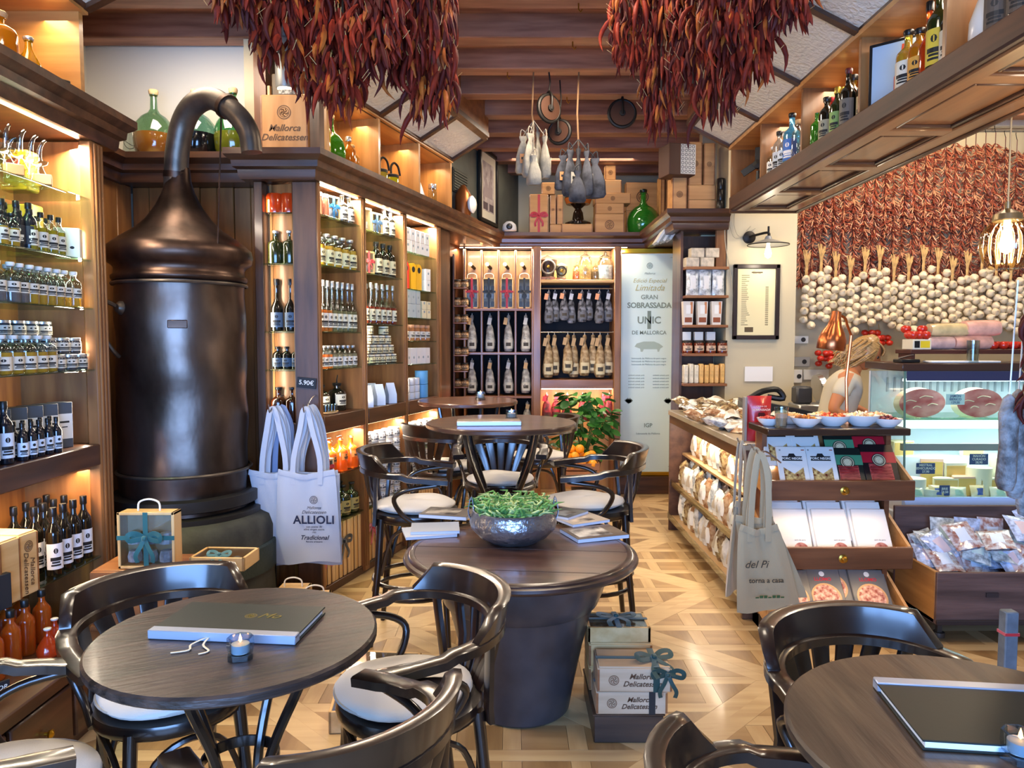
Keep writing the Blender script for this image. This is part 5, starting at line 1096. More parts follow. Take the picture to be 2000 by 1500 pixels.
for i, px in enumerate((1071, 1083, 1109, 1121, 1142, 1158, 1172, 1187)): sausage(px, 650, 738 - (i % 3) * 4, 7.16 + (i % 2) * .06, .052, '#8a6a42', '#cdb184', 'kraft wrapped sobrassada on the lower rod, ' + ORD[i], 'lower rod sobrassadas', tagc='#c09a68', ph=i, foot='#d8c498')
for i, px in enumerate((1068, 1086, 1108, 1138, 1150, 1178, 1190)): sausage(px, 767, 822, 7.18 + (i % 2) * .05, .05, '#3a1416', '#a83038', 'dark red wrapped sausage under the light strip, ' + ORD[i], 'red sausages', tagc='#d83848', ph=i, foot='#5a2426')
def jarx(px, pyt, r, body, Y, label, content=None):
    b = P(px, 547, Y); h = P(px, pyt, Y).z - 2.082
    o = tag(E('glass_jar', (b.x, Y, 2.082)), label, 'jar', 'jars over the rods'); O('jar_glass', M().lathe([(r * .9, 0), (r, .01), (r, h * .62), (r * .75, h * .70), (r * .7, h * .74)], 20), CLEAR, o)
    O('contents', M().lathe([(r * .86, .008), (r * .94, .015), (r * .94, h * .5), (0, h * .5)], 20), mat(body, .6, var=.3, vs=50), o); O('stopper', M().lathe([(r * .8, h * .74), (r * .85, h * .78), (r * .4, h * .84), (r * .2, h * .88), (r * .25, h * .93), (0, h)], 18), CLEAR, o)
jarx(1127, 512, .045, '#b8643c', 7.28, 'small jar of red peppers beside the tall glass jar'); jarx(1143, 488, .062, '#dcae70', 7.2, 'tall glass jar of golden grain on the cabinet top shelf'); jarx(1163, 514, .04, '#7a6044', 7.2, 'small jar of brown spice between two larger jars'); jarx(1182, 490, .075, '#ece8dc', 7.2, 'broad glass jar of white salt at the end of the top shelf')
for i, (px, r, hx, hh) in enumerate(((1070, .085, '#4a3a30', .24), (1096, .06, '#8a8468', .17))):
    g = tag(E('coffee_mill', (P(px, 548, 7.2).x, 7.2, 2.082)), ('large dark', 'small green-grey')[i] + ' antique coffee mill beside the glass jars', 'coffee mill'); O('mill_body', M().lathe([(r * .9, 0), (r * .7, hh * .15), (r * .8, hh * .5), (r, hh * .6), (r * 1.05, hh * .8), (r * .6, hh * .9), (0, hh)], 20), mat(hx, .4, .5), g)
    O('flywheel', M().tube([(r * .75 * cos(t * pi / 8), -r * 1.05, hh * .5 + r * .75 * sin(t * pi / 8)) for t in range(16)], .009, 6, closed=True), IRON if i else mat('#b0a898', .35, .6), g); O('hub', M().lathe([(0, 0), (.018, .004), (.014, .03), (0, .034)], 12), BRASS, g, (0, -r * 1.0, hh * .5), rot=(pi / 2, 0, 0)); O('drawer_box', M().box(-r * .8, r * .8, -r * .8, r * .8, -.002, hh * .12, 0, .003), WMID, g)
# spice rack on the return panel
sr = tag(E('spice_rack', (P(898, 700, 6.95).x, 6.95, 0)), 'narrow wall rack of small spice jars beside the pigeonholes', 'rack')
O('rack_board', M().box(-.06, -.045, -.03, .12, .9, 2.3), WDARKZ, sr)
sjr = bott('jar', .034, .075, mat('#5a3a20', .2, coat=.4), IRON, (.15, .65, 4.0), labc='#c8a070')
for k, py in enumerate((562, 597, 630, 661, 693, 724, 755)):
    z = P(898, py, 6.95).z; O('ledge', M().box(-.055, .075, -.045, .1, z - .012, z, 0, .002), WMID, sr)
    for j in range(2): put(sjr, (sr.location.x - .012 + j * .07 - .01, 6.955, z), 0, 'small brown spice jar on the narrow rack, %s ledge, %s' % (ORD[k], ('inner', 'outer')[j]), 'jar', 'spice jars', 'spice_jar')
# ---------------------------------------------------------------- boxes on the high back shelf
def bxp(x0, x1, y0, y1, Y, d, label, title=True, z0=None, rib=None, hx='#b07c46'):
    a_ = P(x0, y1, Y); b_ = P(x1, y0, Y); z = a_.z if z0 is None else z0; a_.z = z
    o = crate((a_.x + b_.x) / 2, Y + d / 2, z, b_.x - a_.x, d, b_.z - a_.z, 0, label, 'wooden boxes on the high back shelf', title=False, m_=wood(hx, '#c8945a', 'x', rough=.6, coat=0))
    w_, h = b_.x - a_.x, b_.z - a_.z
    if title: emblem(o, (0, -d/2 - .001, h * .5), min(w_, h) * .22, mat('#5a3418', .6))
    if rib: O('ribbon', M().box(-.012, .012, -d/2 - .003, -d/2 - .001, 0, h).box(-w_/2, w_/2, -d/2 - .003, -d/2 - .001, h * .5 - .012, h * .5 + .012), rib, o, ang=0); bow(o, (0, -d/2 - .004, h * .5), rib, 1.3)
    return o
BZ = 2.547
bxp(1034, 1071, 380, 456, 7.5, .2, 'upright wooden box with dark red ribbon on the high back shelf', False, BZ, ribR); bxp(1058, 1084, 357, 379, 7.52, .15, 'small wooden box on top of the ribboned box')
bxp(1074, 1086, 381, 438, 7.55, .2, 'narrow upright wooden box beside the ribboned box'); bxp(1088, 1100, 381, 438, 7.55, .2, 'second narrow upright wooden box beside the amber bell jar')
bxp(1097, 1157, 438, 458, 7.45, .25, 'flat wooden box under the amber bell jar', False, BZ); bxp(1074, 1097, 439, 457, 7.55, .2, 'low wooden box under the narrow upright boxes', False, BZ)
bxp(1162, 1219, 418, 457, 7.45, .2, 'wide wooden box at the bottom of the round-logo stack', True, BZ); bxp(1163, 1219, 397.5, 417, 7.45, .2, 'wooden box with round logo in the middle of the stack'); bxp(1162, 1232, 377.5, 397, 7.45, .2, 'longer wooden box with round logo in the stack'); bxp(1181, 1214, 352, 377, 7.47, .16, 'pale wooden box near the top of the stack', False, hx='#c09868'); bxp(1182, 1203, 323, 351, 7.5, .1, 'little wooden cube on top of the stack')
bxp(1222, 1288, 357, 412, 7.85, .1, 'broad wooden box behind the green demijohn', True); bxp(1222, 1288, 412.5, 452, 7.85, .1, 'broad wooden box at the bottom behind the green demijohn', False, BZ)
bxp(1290, 1299, 342, 452, 7.4, .2, 'tall thin wooden board box beside the green demijohn', False, BZ); bxp(1300, 1309, 346, 452, 7.4, .2, 'second tall thin wooden board box beside the demijohn', True, BZ)
bxp(1313, 1342, 343, 416, 6.15, .2, 'upright wooden box over the narrow shelves', True, BZ); bxp(1344, 1398, 390.5, 415, 6.15, .2, 'lower flat wooden box over the narrow shelves', False, BZ); bxp(1344, 1398, 362, 390, 6.15, .2, 'upper flat wooden box over the narrow shelves', False)
bxp(1345, 1372, 278, 361, 6.18, .15, 'tall upright wooden box standing on flat boxes', True); bxp(1374, 1397, 280, 361, 6.18, .12, 'tall upright wooden box with round logo near the canopy', True)
o = tag(E('tiled_box', (P(1330, 343, 6.0).x, 6.14, P(1330, 343, 6.0).z + .015), .25), 'dark box with patterned tile face on top of the wooden boxes', 'box'); TB = M().box(-.12, .11, -.10, .10, 0, .25, 0, .004); O('box_body', TB, mat('#4a2c1e', .5), o)
O('tile_face', M().box(-.02, .11, -.103, -.10, .01, .245), mat('#cfc8b8', .4), o, ang=0)
tp = M()
for i in range(4):
    for j in range(7): tp.lathe([(.011, 0), (.011, .0008), (.006, .0008), (.006, 0)], 8, (0, 0, 0)) if False else tp.tube([(-.004 + i * .031 + .011 * cos(t * pi / 4), -.1035, .03 + j * .033 + .011 * sin(t * pi / 4)) for t in range(8)], .0022, 4, closed=True)
O('tile_pattern', tp, mat('#4a5048', .5), o, ang=0)
for i in range(3): tag(O('dark_canister', M().lathe([(.03, 0), (.032, .004), (.032, .085), (.028, .09), (0, .09)], 16), mat('#2a2622', .3, .3), loc=(P(1407, 414, 6.12).x, 6.12, BZ + i * .091)), 'small dark canister stacked beside the canopy, ' + ORD[i], 'canister', 'dark canisters')
o = put(bott('demi', .165, .47, LQ('#2f8a28', .5), mat('#0e1a14', .3)), (P(1256, 455, 7.55).x, 7.55, BZ), 0, 'big glossy green glass demijohn on the high back shelf', 'demijohn', None, 'demijohn')
o = tag(E('bell_jar', (P(1130, 437, 7.5).x, 7.56, P(1130, 438, 7.5).z + .002)), 'dark glass bell jar with amber shade on the flat wooden box', 'lamp'); O('base', M().lathe([(.13, 0), (.13, .02), (.06, .05), (.05, .12), (.03, .16), (.10, .22), (.14, .27), (.10, .30), (0, .31)], 24), mat('#1a120c', .1, coat=.6), o); O('shade', M().lathe([(.12, .205), (.14, .26), (.12, .262)], 24), mat('#c86a28', .2, trans=.3), o)
for i in range(5):
    p = P(1291 + i * 6.2, 476 - i * 1.5, 6.4)
    tag(O('leaning_board', M().box(-.012, .012, -.09, .09, 0, .25, 0, .002), mat(('#cfd0c8', '#8a8e88')[i % 2], .4), loc=(p.x - .05, 6.4, p.z), rot=(0, radians(33), 0)), 'thin pale menu board leaning over the cornice end, ' + ORD[i], 'board', 'leaning boards')
# ---------------------------------------------------------------- pulleys and hanging bags
def pulley(px, py, Y, r, label, rz=0):
    p = P(px, py, Y); o = tag(E('iron_pulley', p, rz), label, 'pulley', 'hanging pulleys')
    O('wheel', M().tube([(r * cos(t*pi/12), 0, r * sin(t*pi/12)) for t in range(24)], .014, 8, closed=True), IRON, o); O('groove', M().lathe([(r * .92, -.018), (r * .80, -.01), (r * .80, .01), (r * .92, .018)], 24), mat('#4a2e20', .5, .5), o, rot=(pi / 2, 0, 0))
    for k in range(4): O('spoke', M().tube([(0, 0, 0), (r * .9 * cos(k*pi/2 + .4), 0, r * .9 * sin(k*pi/2 + .4))], .008, 6), IRON, o)
    O('hub', M().lathe([(.022, -.03), (.022, .03), (0, .032)], 12), IRON, o, rot=(pi / 2, 0, 0)); O('yoke', M().tube(spline([V((0, .03, -.01)), V((0, .035, r * .8)), V((0, 0, r * 1.3)), V((0, -.035, r * .8)), V((0, -.03, -.01))], 4), .008, 6), IRON, o)
    top = 3.27 - p.z; O('hook_rod', M().tube([(0, 0, r * 1.3), (.01, 0, (r * 1.3 + top) / 2), (0, 0, top)], .005, 6), IRON, o); return o
pulley(1072, 212, 5.0, .085, 'black iron pulley hung over the bags in the ceiling centre', .6); pulley(1093, 258, 5.15, .075, 'lower rusty pulley tangled with the dark bags', -.4); pulley(1215, 222, 5.5, .095, 'single iron pulley hung beside the red chillies')
def sack(px, pyt, pyb, Y, w_, col, c2, label, group, ph, top='#8a8070'):
    t = P(px, pyt, Y); H = t.z - P(px, pyb, Y).z; o = tag(E('drawstring_bag', t, ph * .7), label, 'bag', group)
    r = w_ / 2; O('cloth', M().lathe([(0, -H), (r * .8, -H * .99), (r, -H * .92), (r * .95, -H * .6), (r * .6, -H * .35), (r * .28, -H * .2), (r * .45, -H * .12), (r * .5, -H * .06)], 18, wob=lambda a, z: .12 * sin(4 * a + ph + 9 * z) + .06 * sin(9 * a), sy=.5), mat(col, .85, h2=c2, vs=14, bump=.5, bs=50), o, ang=60)
    O('label', M().box(-r * .4, r * .4, -.004, 0, -H * .75, -H * .52).box(-r * .25, r * .25, -.005, -.004, -H * .66, -H * .6, 1), [mat('#b8b09c', .7) if ph % 2 else mat('#c88850', .7), INK], o, (0, -r * .52, 0), ang=0)
    O('cord', M().tube(spline([V((r * .2, 0, -H * .15)), V((.02, 0, 0)), V((-.01, 0, .03)), V((-.02, 0, -.01)), V((-r * .2, 0, -H * .15))], 3), .004, 5), mat(top, .8), o)
    an = Matrix.Rotation(-ph * .7, 3, 'Z') @ ((P(1042, 235, 5.0) if px < 1080 else P(1130, 272, 5.0)) - t); O('tie', M().tube([(0, 0, -.01), an], .003, 5), mat(top, .8), o); return o
for i, (px, t_, b_, Y, w_) in enumerate(((1022, 262, 340, 5.05, .11), (1036, 256, 348, 4.95, .13), (1050, 254, 340, 5.1, .12), (1064, 262, 350, 5.0, .12), (1043, 300, 362, 4.9, .10))): sack(px, t_, b_, Y, w_, '#6e6a60', '#98907e', 'grey linen drawstring bag in the hanging cluster, ' + ORD[i], 'grey hanging bags', i)
for i, (px, t_, b_, Y, w_) in enumerate(((1100, 300, 372, 5.05, .12), (1114, 288, 385, 4.95, .13), (1130, 285, 392, 5.1, .13), (1146, 290, 385, 4.95, .12), (1162, 305, 388, 5.05, .14), (1128, 330, 396, 4.85, .11))): sack(px, t_, b_, Y, w_, '#1c1c20', '#4c4c50', 'black drawstring bag in the hanging cluster, ' + ORD[i], 'black hanging bags', i, '#2a2a2c')
for k, (px, py, Y) in enumerate(((1042, 250, 5.0), (1130, 285, 5.0))):
    p = P(px, py, Y); tag(O('rope', M().tube([(p.x, p.y, p.z), (p.x - .01, p.y, 3.0), (p.x, p.y, 3.28)], .006, 6), mat('#7a5a3c', .8)), ('cord holding the grey drawstring bags', 'cord holding the black drawstring bags')[k], 'cord')
# ---------------------------------------------------------------- tote bags
def tote(hook, w0, w1, h, hl, skew, m_, name_parent, label, group, ph=0, rz=0, rot=None, printed=None, th=.02):
    """hook = where the handles hang; w0 top width, w1 bottom width, skew = sideways drift of the bottom"""
    o = tag(E('tote_bag', hook, rz), label, 'bag', group); nx_, ny_ = 14, 14; a = M(); vs = []
    for side in (-1, 1):
        for j in range(ny_ + 1):
            t = j / ny_
            for i in range(nx_ + 1):
                u = i / nx_ * 2 - 1; wd = (w0 + (w1 - w0) * (t ** .7)) / 2
                e = 1 - abs(u) ** 3; fold = .010 * sin(4 * u + ph + 2.5 * t) * (1 - .4 * t) + .007 * sin(9 * u - 3 * t + ph) * (1 - t * .6)
                z = -hl - h * t + .012 * sin(3 * u + ph) * (t > .95) + .02 * abs(u) * (1 - t) * sin(ph + 1) - .012 * (1 - abs(u)) * (1 - t)
                vs.append((u * wd + skew * t, side * (th * (.35 + .65 * t) * e) + fold * (1 - .5 * (abs(u) > .98)), z))
    n = (nx_ + 1) * (ny_ + 1); W_ = nx_ + 1; fs = []
    for s_ in (0, 1):
        for j in range(ny_):
            for i in range(nx_):
                f = (s_*n + j*W_+i, s_*n + j*W_+i+1, s_*n + (j+1)*W_+i+1, s_*n + (j+1)*W_+i); fs.append(f if s_ else f[::-1])
    for j in range(ny_):
        for i in (0, nx_): fs.append((j*W_+i, (j+1)*W_+i, n + (j+1)*W_+i, n + j*W_+i))
    fs += [(ny_*W_+i, ny_*W_+i+1, n + ny_*W_+i+1, n + ny_*W_+i) for i in range(nx_)]
    a.add(vs, fs); O('cloth', a, m_, o, ang=70)
    O('top_hem', M().tube([V(vs[i]) + V((0, -.002, 0)) for i in range(W_)], 1, flat=(.006, .03), up=(0, 0, 1)), m_, o)
    for y_, dx in ((-.012, 0), (.012, .015)):
        k = w0 * .24
        O('handle', M().tube(spline([V((-k, y_, -hl - .05)), V((-k * .9, y_, -hl * .75)), V((-.03 + dx, y_, -hl * .3)), V((-.012 + dx * .3, y_ * .6, -.01)), V((.012, y_ * .6, -.01)), V((.035 + dx, y_, -hl * .3)), V((k * 1.0, y_, -hl * .75)), V((k, y_, -hl - .05))], 4), 1, flat=(.028, .004), up=(0, 1, .02)), m_, o)
    if printed: printed(o, hl, h, th)
    return o
CW_ = mat('#b9bcc4', .9, sheen=.4, bump=.3, bs=240); NAVY = mat('#1c2440', .7)
def pr_allioli(o, hl, h, th):
    y = -th - .014; c = skx = .03
    emblem(o, (.045, y, -hl - h * .27), .022, NAVY)
    for s_, sz_, k, kw in (('Mallorca', .022, .36, dict(shear=.35)), ('Delicatessen', .026, .41, dict(shear=.35)), ('ALLIOLI', .062, .50, dict(bold=.0016, space=1.05)), ('con aceite de', .016, .575, {}), ('oliva virgen extra', .016, .605, {}), ('1985', .012, .64, {}), ('Tradicional', .034, .70, dict(shear=.35, bold=.0006)), ('Receta artesana', .014, .745, {})): txt(s_, sz_, NAVY, o, (.045, y, -hl - h * k), **kw)
hz = 1.13
tote((-1.30, 4.0, hz), .26, .28, .47, .36, .10, CW_, None, 'white tote bag hung closest to the copper still', 'white tote bags', 1.0, .15)
tote((-1.29, 4.05, hz), .24, .26, .45, .36, .07, CW_, None, 'white tote bag behind the one closest to the still', 'white tote bags', 2.6, .3)
tote((-1.28, 4.10, hz), .2, .24, .40, .36, .02, mat('#8090b0', .9), None, 'bluish tote bag at the back of the white tote cluster', 'white tote bags', 4.1, .5)
tote((-1.115, 3.98, hz), .31, .36, .48, .36, .0, CW_, None, 'white tote bag printed allioli on the end post', 'white tote bags', .3, -.02, printed=pr_allioli)
tote((-1.115, 4.04, hz), .31, .36, .505, .36, -.01, CW_, None, 'white tote bag peeking out below the allioli bag', 'white tote bags', 2.0, .06)
tote((-1.11, 4.10, hz), .30, .33, .50, .37, -.03, CW_, None, 'white tote bag at the back of the allioli cluster', 'white tote bags', 3.0, -.1)
for x, l in ((-1.30, 'wire hook holding the white totes nearest the still'), (-1.115, 'wire hook holding the allioli tote bags')): tag(O('wire_hook', M().tube(spline([V((x, 4.19, hz + .06)), V((x, 4.10, hz + .05)), V((x, 4.0, hz + .01)), V((x, 3.95, hz - .015)), V((x, 3.93, hz + .03))], 4), .004, 6), STEEL), l, 'hook')
CB = mat('#a89878', .9, sheen=.4, bump=.3, bs=240); PRT = mat('#3a382e', .7); PGR = mat('#3a5a34', .7)
def pr_casa(o, hl, h, th):
    y = -th - .014
    txt('del Pi', .05, PRT, o, (-.02, y, -hl - h * .40), rot=(pi / 2, 0, .0), shear=.3); txt("torna a casa", .034, PRT, o, (.03, y, -hl - h * .60), bold=.0005)
    g = M()
    for i in range(7): g.box(-.03 + i * .02, -.03 + i * .02 + .016, 0, .0006, 0, .006 + .008 * abs(sin(i * 2.1)))
    O('landscape_print', g, PGR, o, (.01, y, -hl - h * .82), ang=0)
tote((1.155, 3.42, .97), .18, .31, .38, .36, .06, CB, None, 'beige tote bag printed torna a casa beside the tray display', 'beige tote bags', .8, .05, printed=pr_casa)
tote((1.16, 3.50, .98), .17, .26, .36, .33, .12, CB, None, 'beige tote bag half behind the printed beige bag', 'beige tote bags', 2.2, -.2)
tote((1.12, 3.60, 1.0), .15, .19, .42, .30, -.05, CB, None, 'beige tote bag hanging on the aisle corner of the counter', 'beige tote bags', 1.5, .9, printed=lambda o, hl, h, th: txt('del Pi', .05, PRT, o, (0, -th - .014, -hl - h * .4), rot=(pi / 2, pi / 2, 0), bold=.001))
# ---------------------------------------------------------------- things on the tables
def menu(x, y, z, rz, w_, d, label, cover, spine_near=True):
    o = tag(E('menu_folder', (x, y, z), rz), label, 'menu'); O('cover', M().box(-w_/2, w_/2, -d/2, d/2, .016, .020, 0, .001), cover, o); O('back_cover', M().box(-w_/2, w_/2, -d/2, d/2, 0, .004, 0, .001), cover, o); O('pages', M().box(-w_/2 + .006, w_/2 - .006, -d/2 + .004, d/2 - .006, .004, .016), PAPER, o)
    s_ = -1 if spine_near else 1; O('spine_bar', M().box(-w_/2, w_/2, s_ * (d/2 - .028), s_ * (d/2 + .002), .0, .023, 0, .002), mat('#aab0bc', .35, .4), o)
    return o
MG = mat('#16211e', .45, bump=.1, bs=80)
m_ = menu(P(457, 1232, 1.86).x - .0, 1.905, .7505, -.1, .385, .21, 'dark green menu with pale spine bar on the round table by the still', MG)
mk = mat('#8a7a3c', .4, .8); emblem(m_, (.02, .02, .0202), .016, mk, rot=(0, 0, 0)); txt('Mo', .045, mk, m_, (.07, .022, .0206), rot=(0, 0, 0), shear=.4)
for k in range(2): O('raffia_tie', M().tube(spline([V((-.03, -.10, .012)), V((-.06 + k * .03, -.135, .004)), V((-.05 + k * .05, -.165, .003)), V((-.085 + k * .07, -.185, .003))], 4), 1, flat=(.005, .0015), up=(0, 0, 1)), mat('#d8ccb0', .8), m_)
m2 = menu(.985, 1.41, .7505, -.12, .44, .25, 'dark green menu with pale spine on the round table by the deli side', mat('#10160f', .5, bump=.1, bs=80), False)
m3 = menu(P(955, 825, 3.98).x, 3.96, 1.0505, .05, .34, .17, 'closed grey menu on the bar table behind the giant pot', mat('#5a4a3e', .5))
def candle(x, y, z, label, lit=True, s=1.0):
    o = tag(E('candle_glass', (x, y, z), .3), label, 'candle', 'tealight candles'); o.scale = (s, s, s); hw = .028
    O('glass', M().prism([(-hw, -hw*.6), (-hw*.6, -hw), (hw*.6, -hw), (hw, -hw*.6), (hw, hw*.6), (hw*.6, hw), (-hw*.6, hw), (-hw, hw*.6)], 0, .012).lathe([(hw * 1.0, .012), (hw * 1.12, .03), (hw * 1.08, .05), (hw * .9, .05), (hw * .86, .016)], 8), glassy('#d4e2ee', .8), o, ang=20)
    O('wax', M().lathe([(.021, .014), (.021, .034), (0, .034)], 16), mat('#f4e4cc', .5, sss=.3), o); O('flame', M().lathe([(0, .036), (.004, .041), (.003, .048), (0, .058)], 8), mat('#ffb060', .5, emit=14), o); return o
p = G(464, 1292, .75); candle(p.x, p.y + .02, .751, 'square glass tealight beside the menu on the table by the still'); p = G(1988, 1490, .75); candle(p.x + .01, p.y + .01, .751, 'glass tealight cut by the edge of the picture on the table'); p = G(999, 822, 1.05); candle(p.x, 4.18, 1.051, 'tealight beside the closed menu on the bar table', s=1.1); p = P(938, 775, 5.2); candle(p.x, 5.22, 1.081, 'tealight on the rear bar table', s=1.15)
# magazines on the pot table
def mag(px, py, rz, w_, d, hx, z, label, h=.014, spiral=False, cover2=None):
    p = G(px, py, z); o = tag(E('magazine', (p.x, p.y, z), rz), label, 'magazine', 'magazines on the pot table'); O('pages', M().box(-w_/2, w_/2, -d/2, d/2, 0, h - .001), mat('#c8ccd6', .6), o)
    O('cover', M().box(-w_/2 - .001, w_/2 + .001, -d/2 - .001, d/2 + .001, h - .001, h), mat(hx, .35), o, ang=0)
    if cover2: O('cover_picture', M().box(-w_/2 + .02, w_/2 - .06, -d/2 + .03, d/2 - .03, h, h + .0006), mat(cover2, .35, h2='#3a3434', vs=14), o, ang=0)
    return o
TZ = .653
mag(838, 1042, .25, .22, .17, '#a8b0c0', TZ, 'open pale magazine at the still side of the metal planter', .012); mag(850, 1034, .1, .21, .16, '#98a0b0', TZ + .0125, 'second pale magazine under the dark one', .012)
mag(875, 1006, -.25, .23, .16, '#6a6460', TZ + .0252, 'dark grey magazine with photo cover on the pale ones', .016, cover2='#b8b0a4')
mag(1160, 1045, .35, .24, .19, '#5a4c42', TZ, 'brown magazine with white arch cover beside the planter', .016, cover2='#d8d4cc'); mag(1135, 1017, .5, .2, .17, '#a89c90', TZ + .0165, 'tan magazine on the brown one beside the planter', .012, cover2='#c8b8a4'); mag(1105, 1005, .9, .17, .14, '#4a5058', TZ + .029, 'small slate magazine topmost beside the planter', .012, cover2='#8a9098')
pw = tag(E('metal_planter', (.005, 3.09, TZ)), 'round hammered metal bowl planted with green succulents', 'planter')
O('bowl', M().lathe([(.10, 0), (.105, .004), (.145, .025), (.178, .06), (.185, .085), (.178, .11), (.172, .13), (.176, .138), (.168, .138), (.162, .12), (.0, .115)], 40), mat('#b4b4ba', .3, .85, bump=.9, bs=34, h2='#8a888a', vs=5), pw, ang=60)
for sx in (-1, 1): O('handle_lug', M().tube(spline([V((sx * .178, 0, .09)), V((sx * .19, 0, .13)), V((sx * .176, 0, .19)), V((sx * .165, 0, .13))], 3), 1, flat=(.004, .03), up=(0, 1, 0)), mat('#7c7c84', .3, .9), pw)
gl = M()
for i in range(620):
    a_ = R.uniform(0, 2 * pi); r_ = .155 * sqrt(R.random()); h_ = R.uniform(.03, .085); la = R.uniform(0, 2 * pi); x, y = r_ * cos(a_), r_ * sin(a_); l = R.uniform(.01, .04)
    gl.tube([(x, y, .11), (x + l * .5 * cos(la), y + l * .5 * sin(la), .11 + h_ * .6), (x + l * 1.3 * cos(la), y + l * 1.3 * sin(la), .11 + h_ * .85), (x + l * 2 * cos(la + .6), y + l * 2 * sin(la + .6), .11 + h_ * .8)], [.005, .006, .0045, .001], 4, m=i % 3)
stuff(O('succulent_leaves', gl, [mat('#6a9a4c', .6), mat('#a8bc7c', .6), mat('#4a7a40', .6)], pw, ang=0))
# ---------------------------------------------------------------- gift boxes around the still and on the floor
crate(-1.48, 3.10, .102, .50, .26, .23, 0, 'varnished wooden box on the plinth under the gift boxes', title=False, m_=WMID); crate(-1.50, 3.10, .334, .46, .24, .22, .03, 'upper varnished wooden box carrying the gift boxes', title=False, m_=WMID)
giftbox((P(292, 1100, 3.02).x, 3.03, .561), 0, .235, .235, .07, mat('#0f5a5e', .5, sheen=.4), 'framed gift box with big teal bow standing before the still', contents='#c0b8b4')
g = giftbox((P(440, 1110, 3.05).x, 2.96, .59), 0, .23, .16, .055, None, 'flat pale gift box with teal bow lying before the still', handle=False, rot=(-pi / 2, 0, -.05)); bow(g, (0, -.03, .03), mat('#0f5a5e', .5, sheen=.4), .8, rot=(.6, 0, 0))
pp_ = G(770, 1330, 0)
giftbox((-.55, 2.75, .045), 0, .30, .26, .085, None, 'pale gift box lying on the floor behind the sideways chair', handle=False, rot=(-pi / 2, 0, .1), contents='#a8bcd8'); giftbox((-.55, 2.86, .130), 0, .28, .24, .08, None, 'pale gift box lying on top of the floor gift box', handle=False, rot=(-pi / 2, 0, -.1), contents='#b8c4d8')
for i, (x, y, z, hx) in enumerate(((-1.15, 3.55, .0, '#1c2a34'), (-1.12, 3.72, .0, '#c8ccd0'), (-.98, 3.6, .0, '#7a98c8'))):
    o = giftbox((x, y, .001), .2 * i - .2, .16, .24, .12, (ribK, ribR, mat('#9ab0e0', .5))[i], ('black ribboned', 'red ribboned', 'pale blue ribboned')[i] + ' gift box on the floor under the white tote bags', 'gift boxes under the totes', contents=hx)
rp_ = M()
for k in range(3): rp_.tube(spline([V((-.12, 0, .02)), V((-.06, -.05, .07 + k * .01)), V((.0, -.02 * k, .03)), V((.07, -.06, .06)), V((.12 - .02 * k, .0, .03)), V((.04, .05, .02)), V((-.1, .04, .02))], 4), .008, 6)
tag(O('rope_coil', rp_, mat('#8fa4d8', .8), loc=(-1.12, 3.42, .0)), 'pale blue rope handles loosely coiled on the floor by the still', 'rope')
# stack of wine boxes beside the pot
cs = tag(O('dark_crate', M().box(-.13, .13, -.085, .3, 0, .105, 0, .004).box(-.135, .135, -.09, .3, .105, .112, 0, .002), wood('#2e2018', '#4a3628', 'x'), loc=(.435, 2.76, 0)), 'dark wooden crate on the floor under the ribboned wine boxes', 'crate')
def ribs(o, w_, d, h, x, rib, vert=True):
    O('ribbon', M().box(x - .012, x + .012, -d/2 - .002, -d/2 - .0008, 0, h + .006).box(x - .012, x + .012, -d/2 - .002, d/2, h + .005, h + .007).box(-w_/2, w_/2, -.01, .01, h + .0055, h + .0075), rib, o, ang=0)
WB_ = wood('#b89a78', '#d0b494', 'x', rough=.6, coat=0)
o = crate(.445, 2.755, .113, .265, .17, .085, 0, 'wine box with round logo directly on the dark floor crate', sz=.026, m_=WB_); ribs(o, .265, .17, .085, .075, ribK)
o = crate(.455, 2.745, .203, .275, .17, .088, -.02, 'wine box with dark ribbon bow, second above the dark crate', sz=.028, m_=WB_); ribs(o, .275, .17, .088, .08, ribG); bow(o, (.08, -.02, .1), ribG, 1.2, rot=(-1.2, 0, .3)); bow(o, (.12, -.09, .07), ribG, 1.0)
o = crate(.43, 2.95, .113, .25, .18, .09, 0, 'plain wine box behind the ribboned boxes, at the bottom', title=False, m_=WPALE); o = crate(.43, 2.95, .209, .25, .18, .09, 0, 'plain wine box in the middle of the rear stack', title=False, m_=WPALE)
g = giftbox((.425, 2.865, .335), 0, .25, .17, .06, ribG, 'open-topped gift box with dark bow on the rear wine boxes', handle=False, rot=(-pi / 2, 0, 0), contents='#b89868')
# ---------------------------------------------------------------- citrus crate and plant
cc = tag(E('slatted_fruit_crate', (P(1128, 930, 6.3).x, 6.35, 0)), 'wooden fruit crate on legs heaped with oranges beside the leafy plant', 'crate')
zt = P(1128, 906, 6.2).z
for sx in (-1, 1):
    for sy_ in (-1, 1): O('leg', M().box(sx * .17 - .012, sx * .17 + .012, sy_ * .11 - .012, sy_ * .11 + .012, 0, zt), WMIDZ, cc)
for k in range(3):
    for sy_ in (-1, 1): O('slat', M().box(-.18, .18, sy_ * .12 - .004, sy_ * .12 + .004, zt - .2 + k * .07, zt - .2 + k * .07 + .058, 0, .002), WMID, cc)
    for sx in (-1, 1): O('slat', M().box(sx * .18 - .004, sx * .18 + .004, -.12, .12, zt - .2 + k * .07, zt - .2 + k * .07 + .058, 0, .002), WMIDY, cc)
O('bottom', M().box(-.18, .18, -.12, .12, zt - .06, zt - .05), WMID, cc)
org = M().lathe([(0, 0), (.006, .002), (.02, .006), (.034, .018), (.041, .038), (.036, .058), (.022, .072), (.006, .077), (.003, .074), (0, .074)], 16).mesh('orange', mat('#f09818', .45, bump=.25, bs=200, var=.05), 60, True)
oi = 0
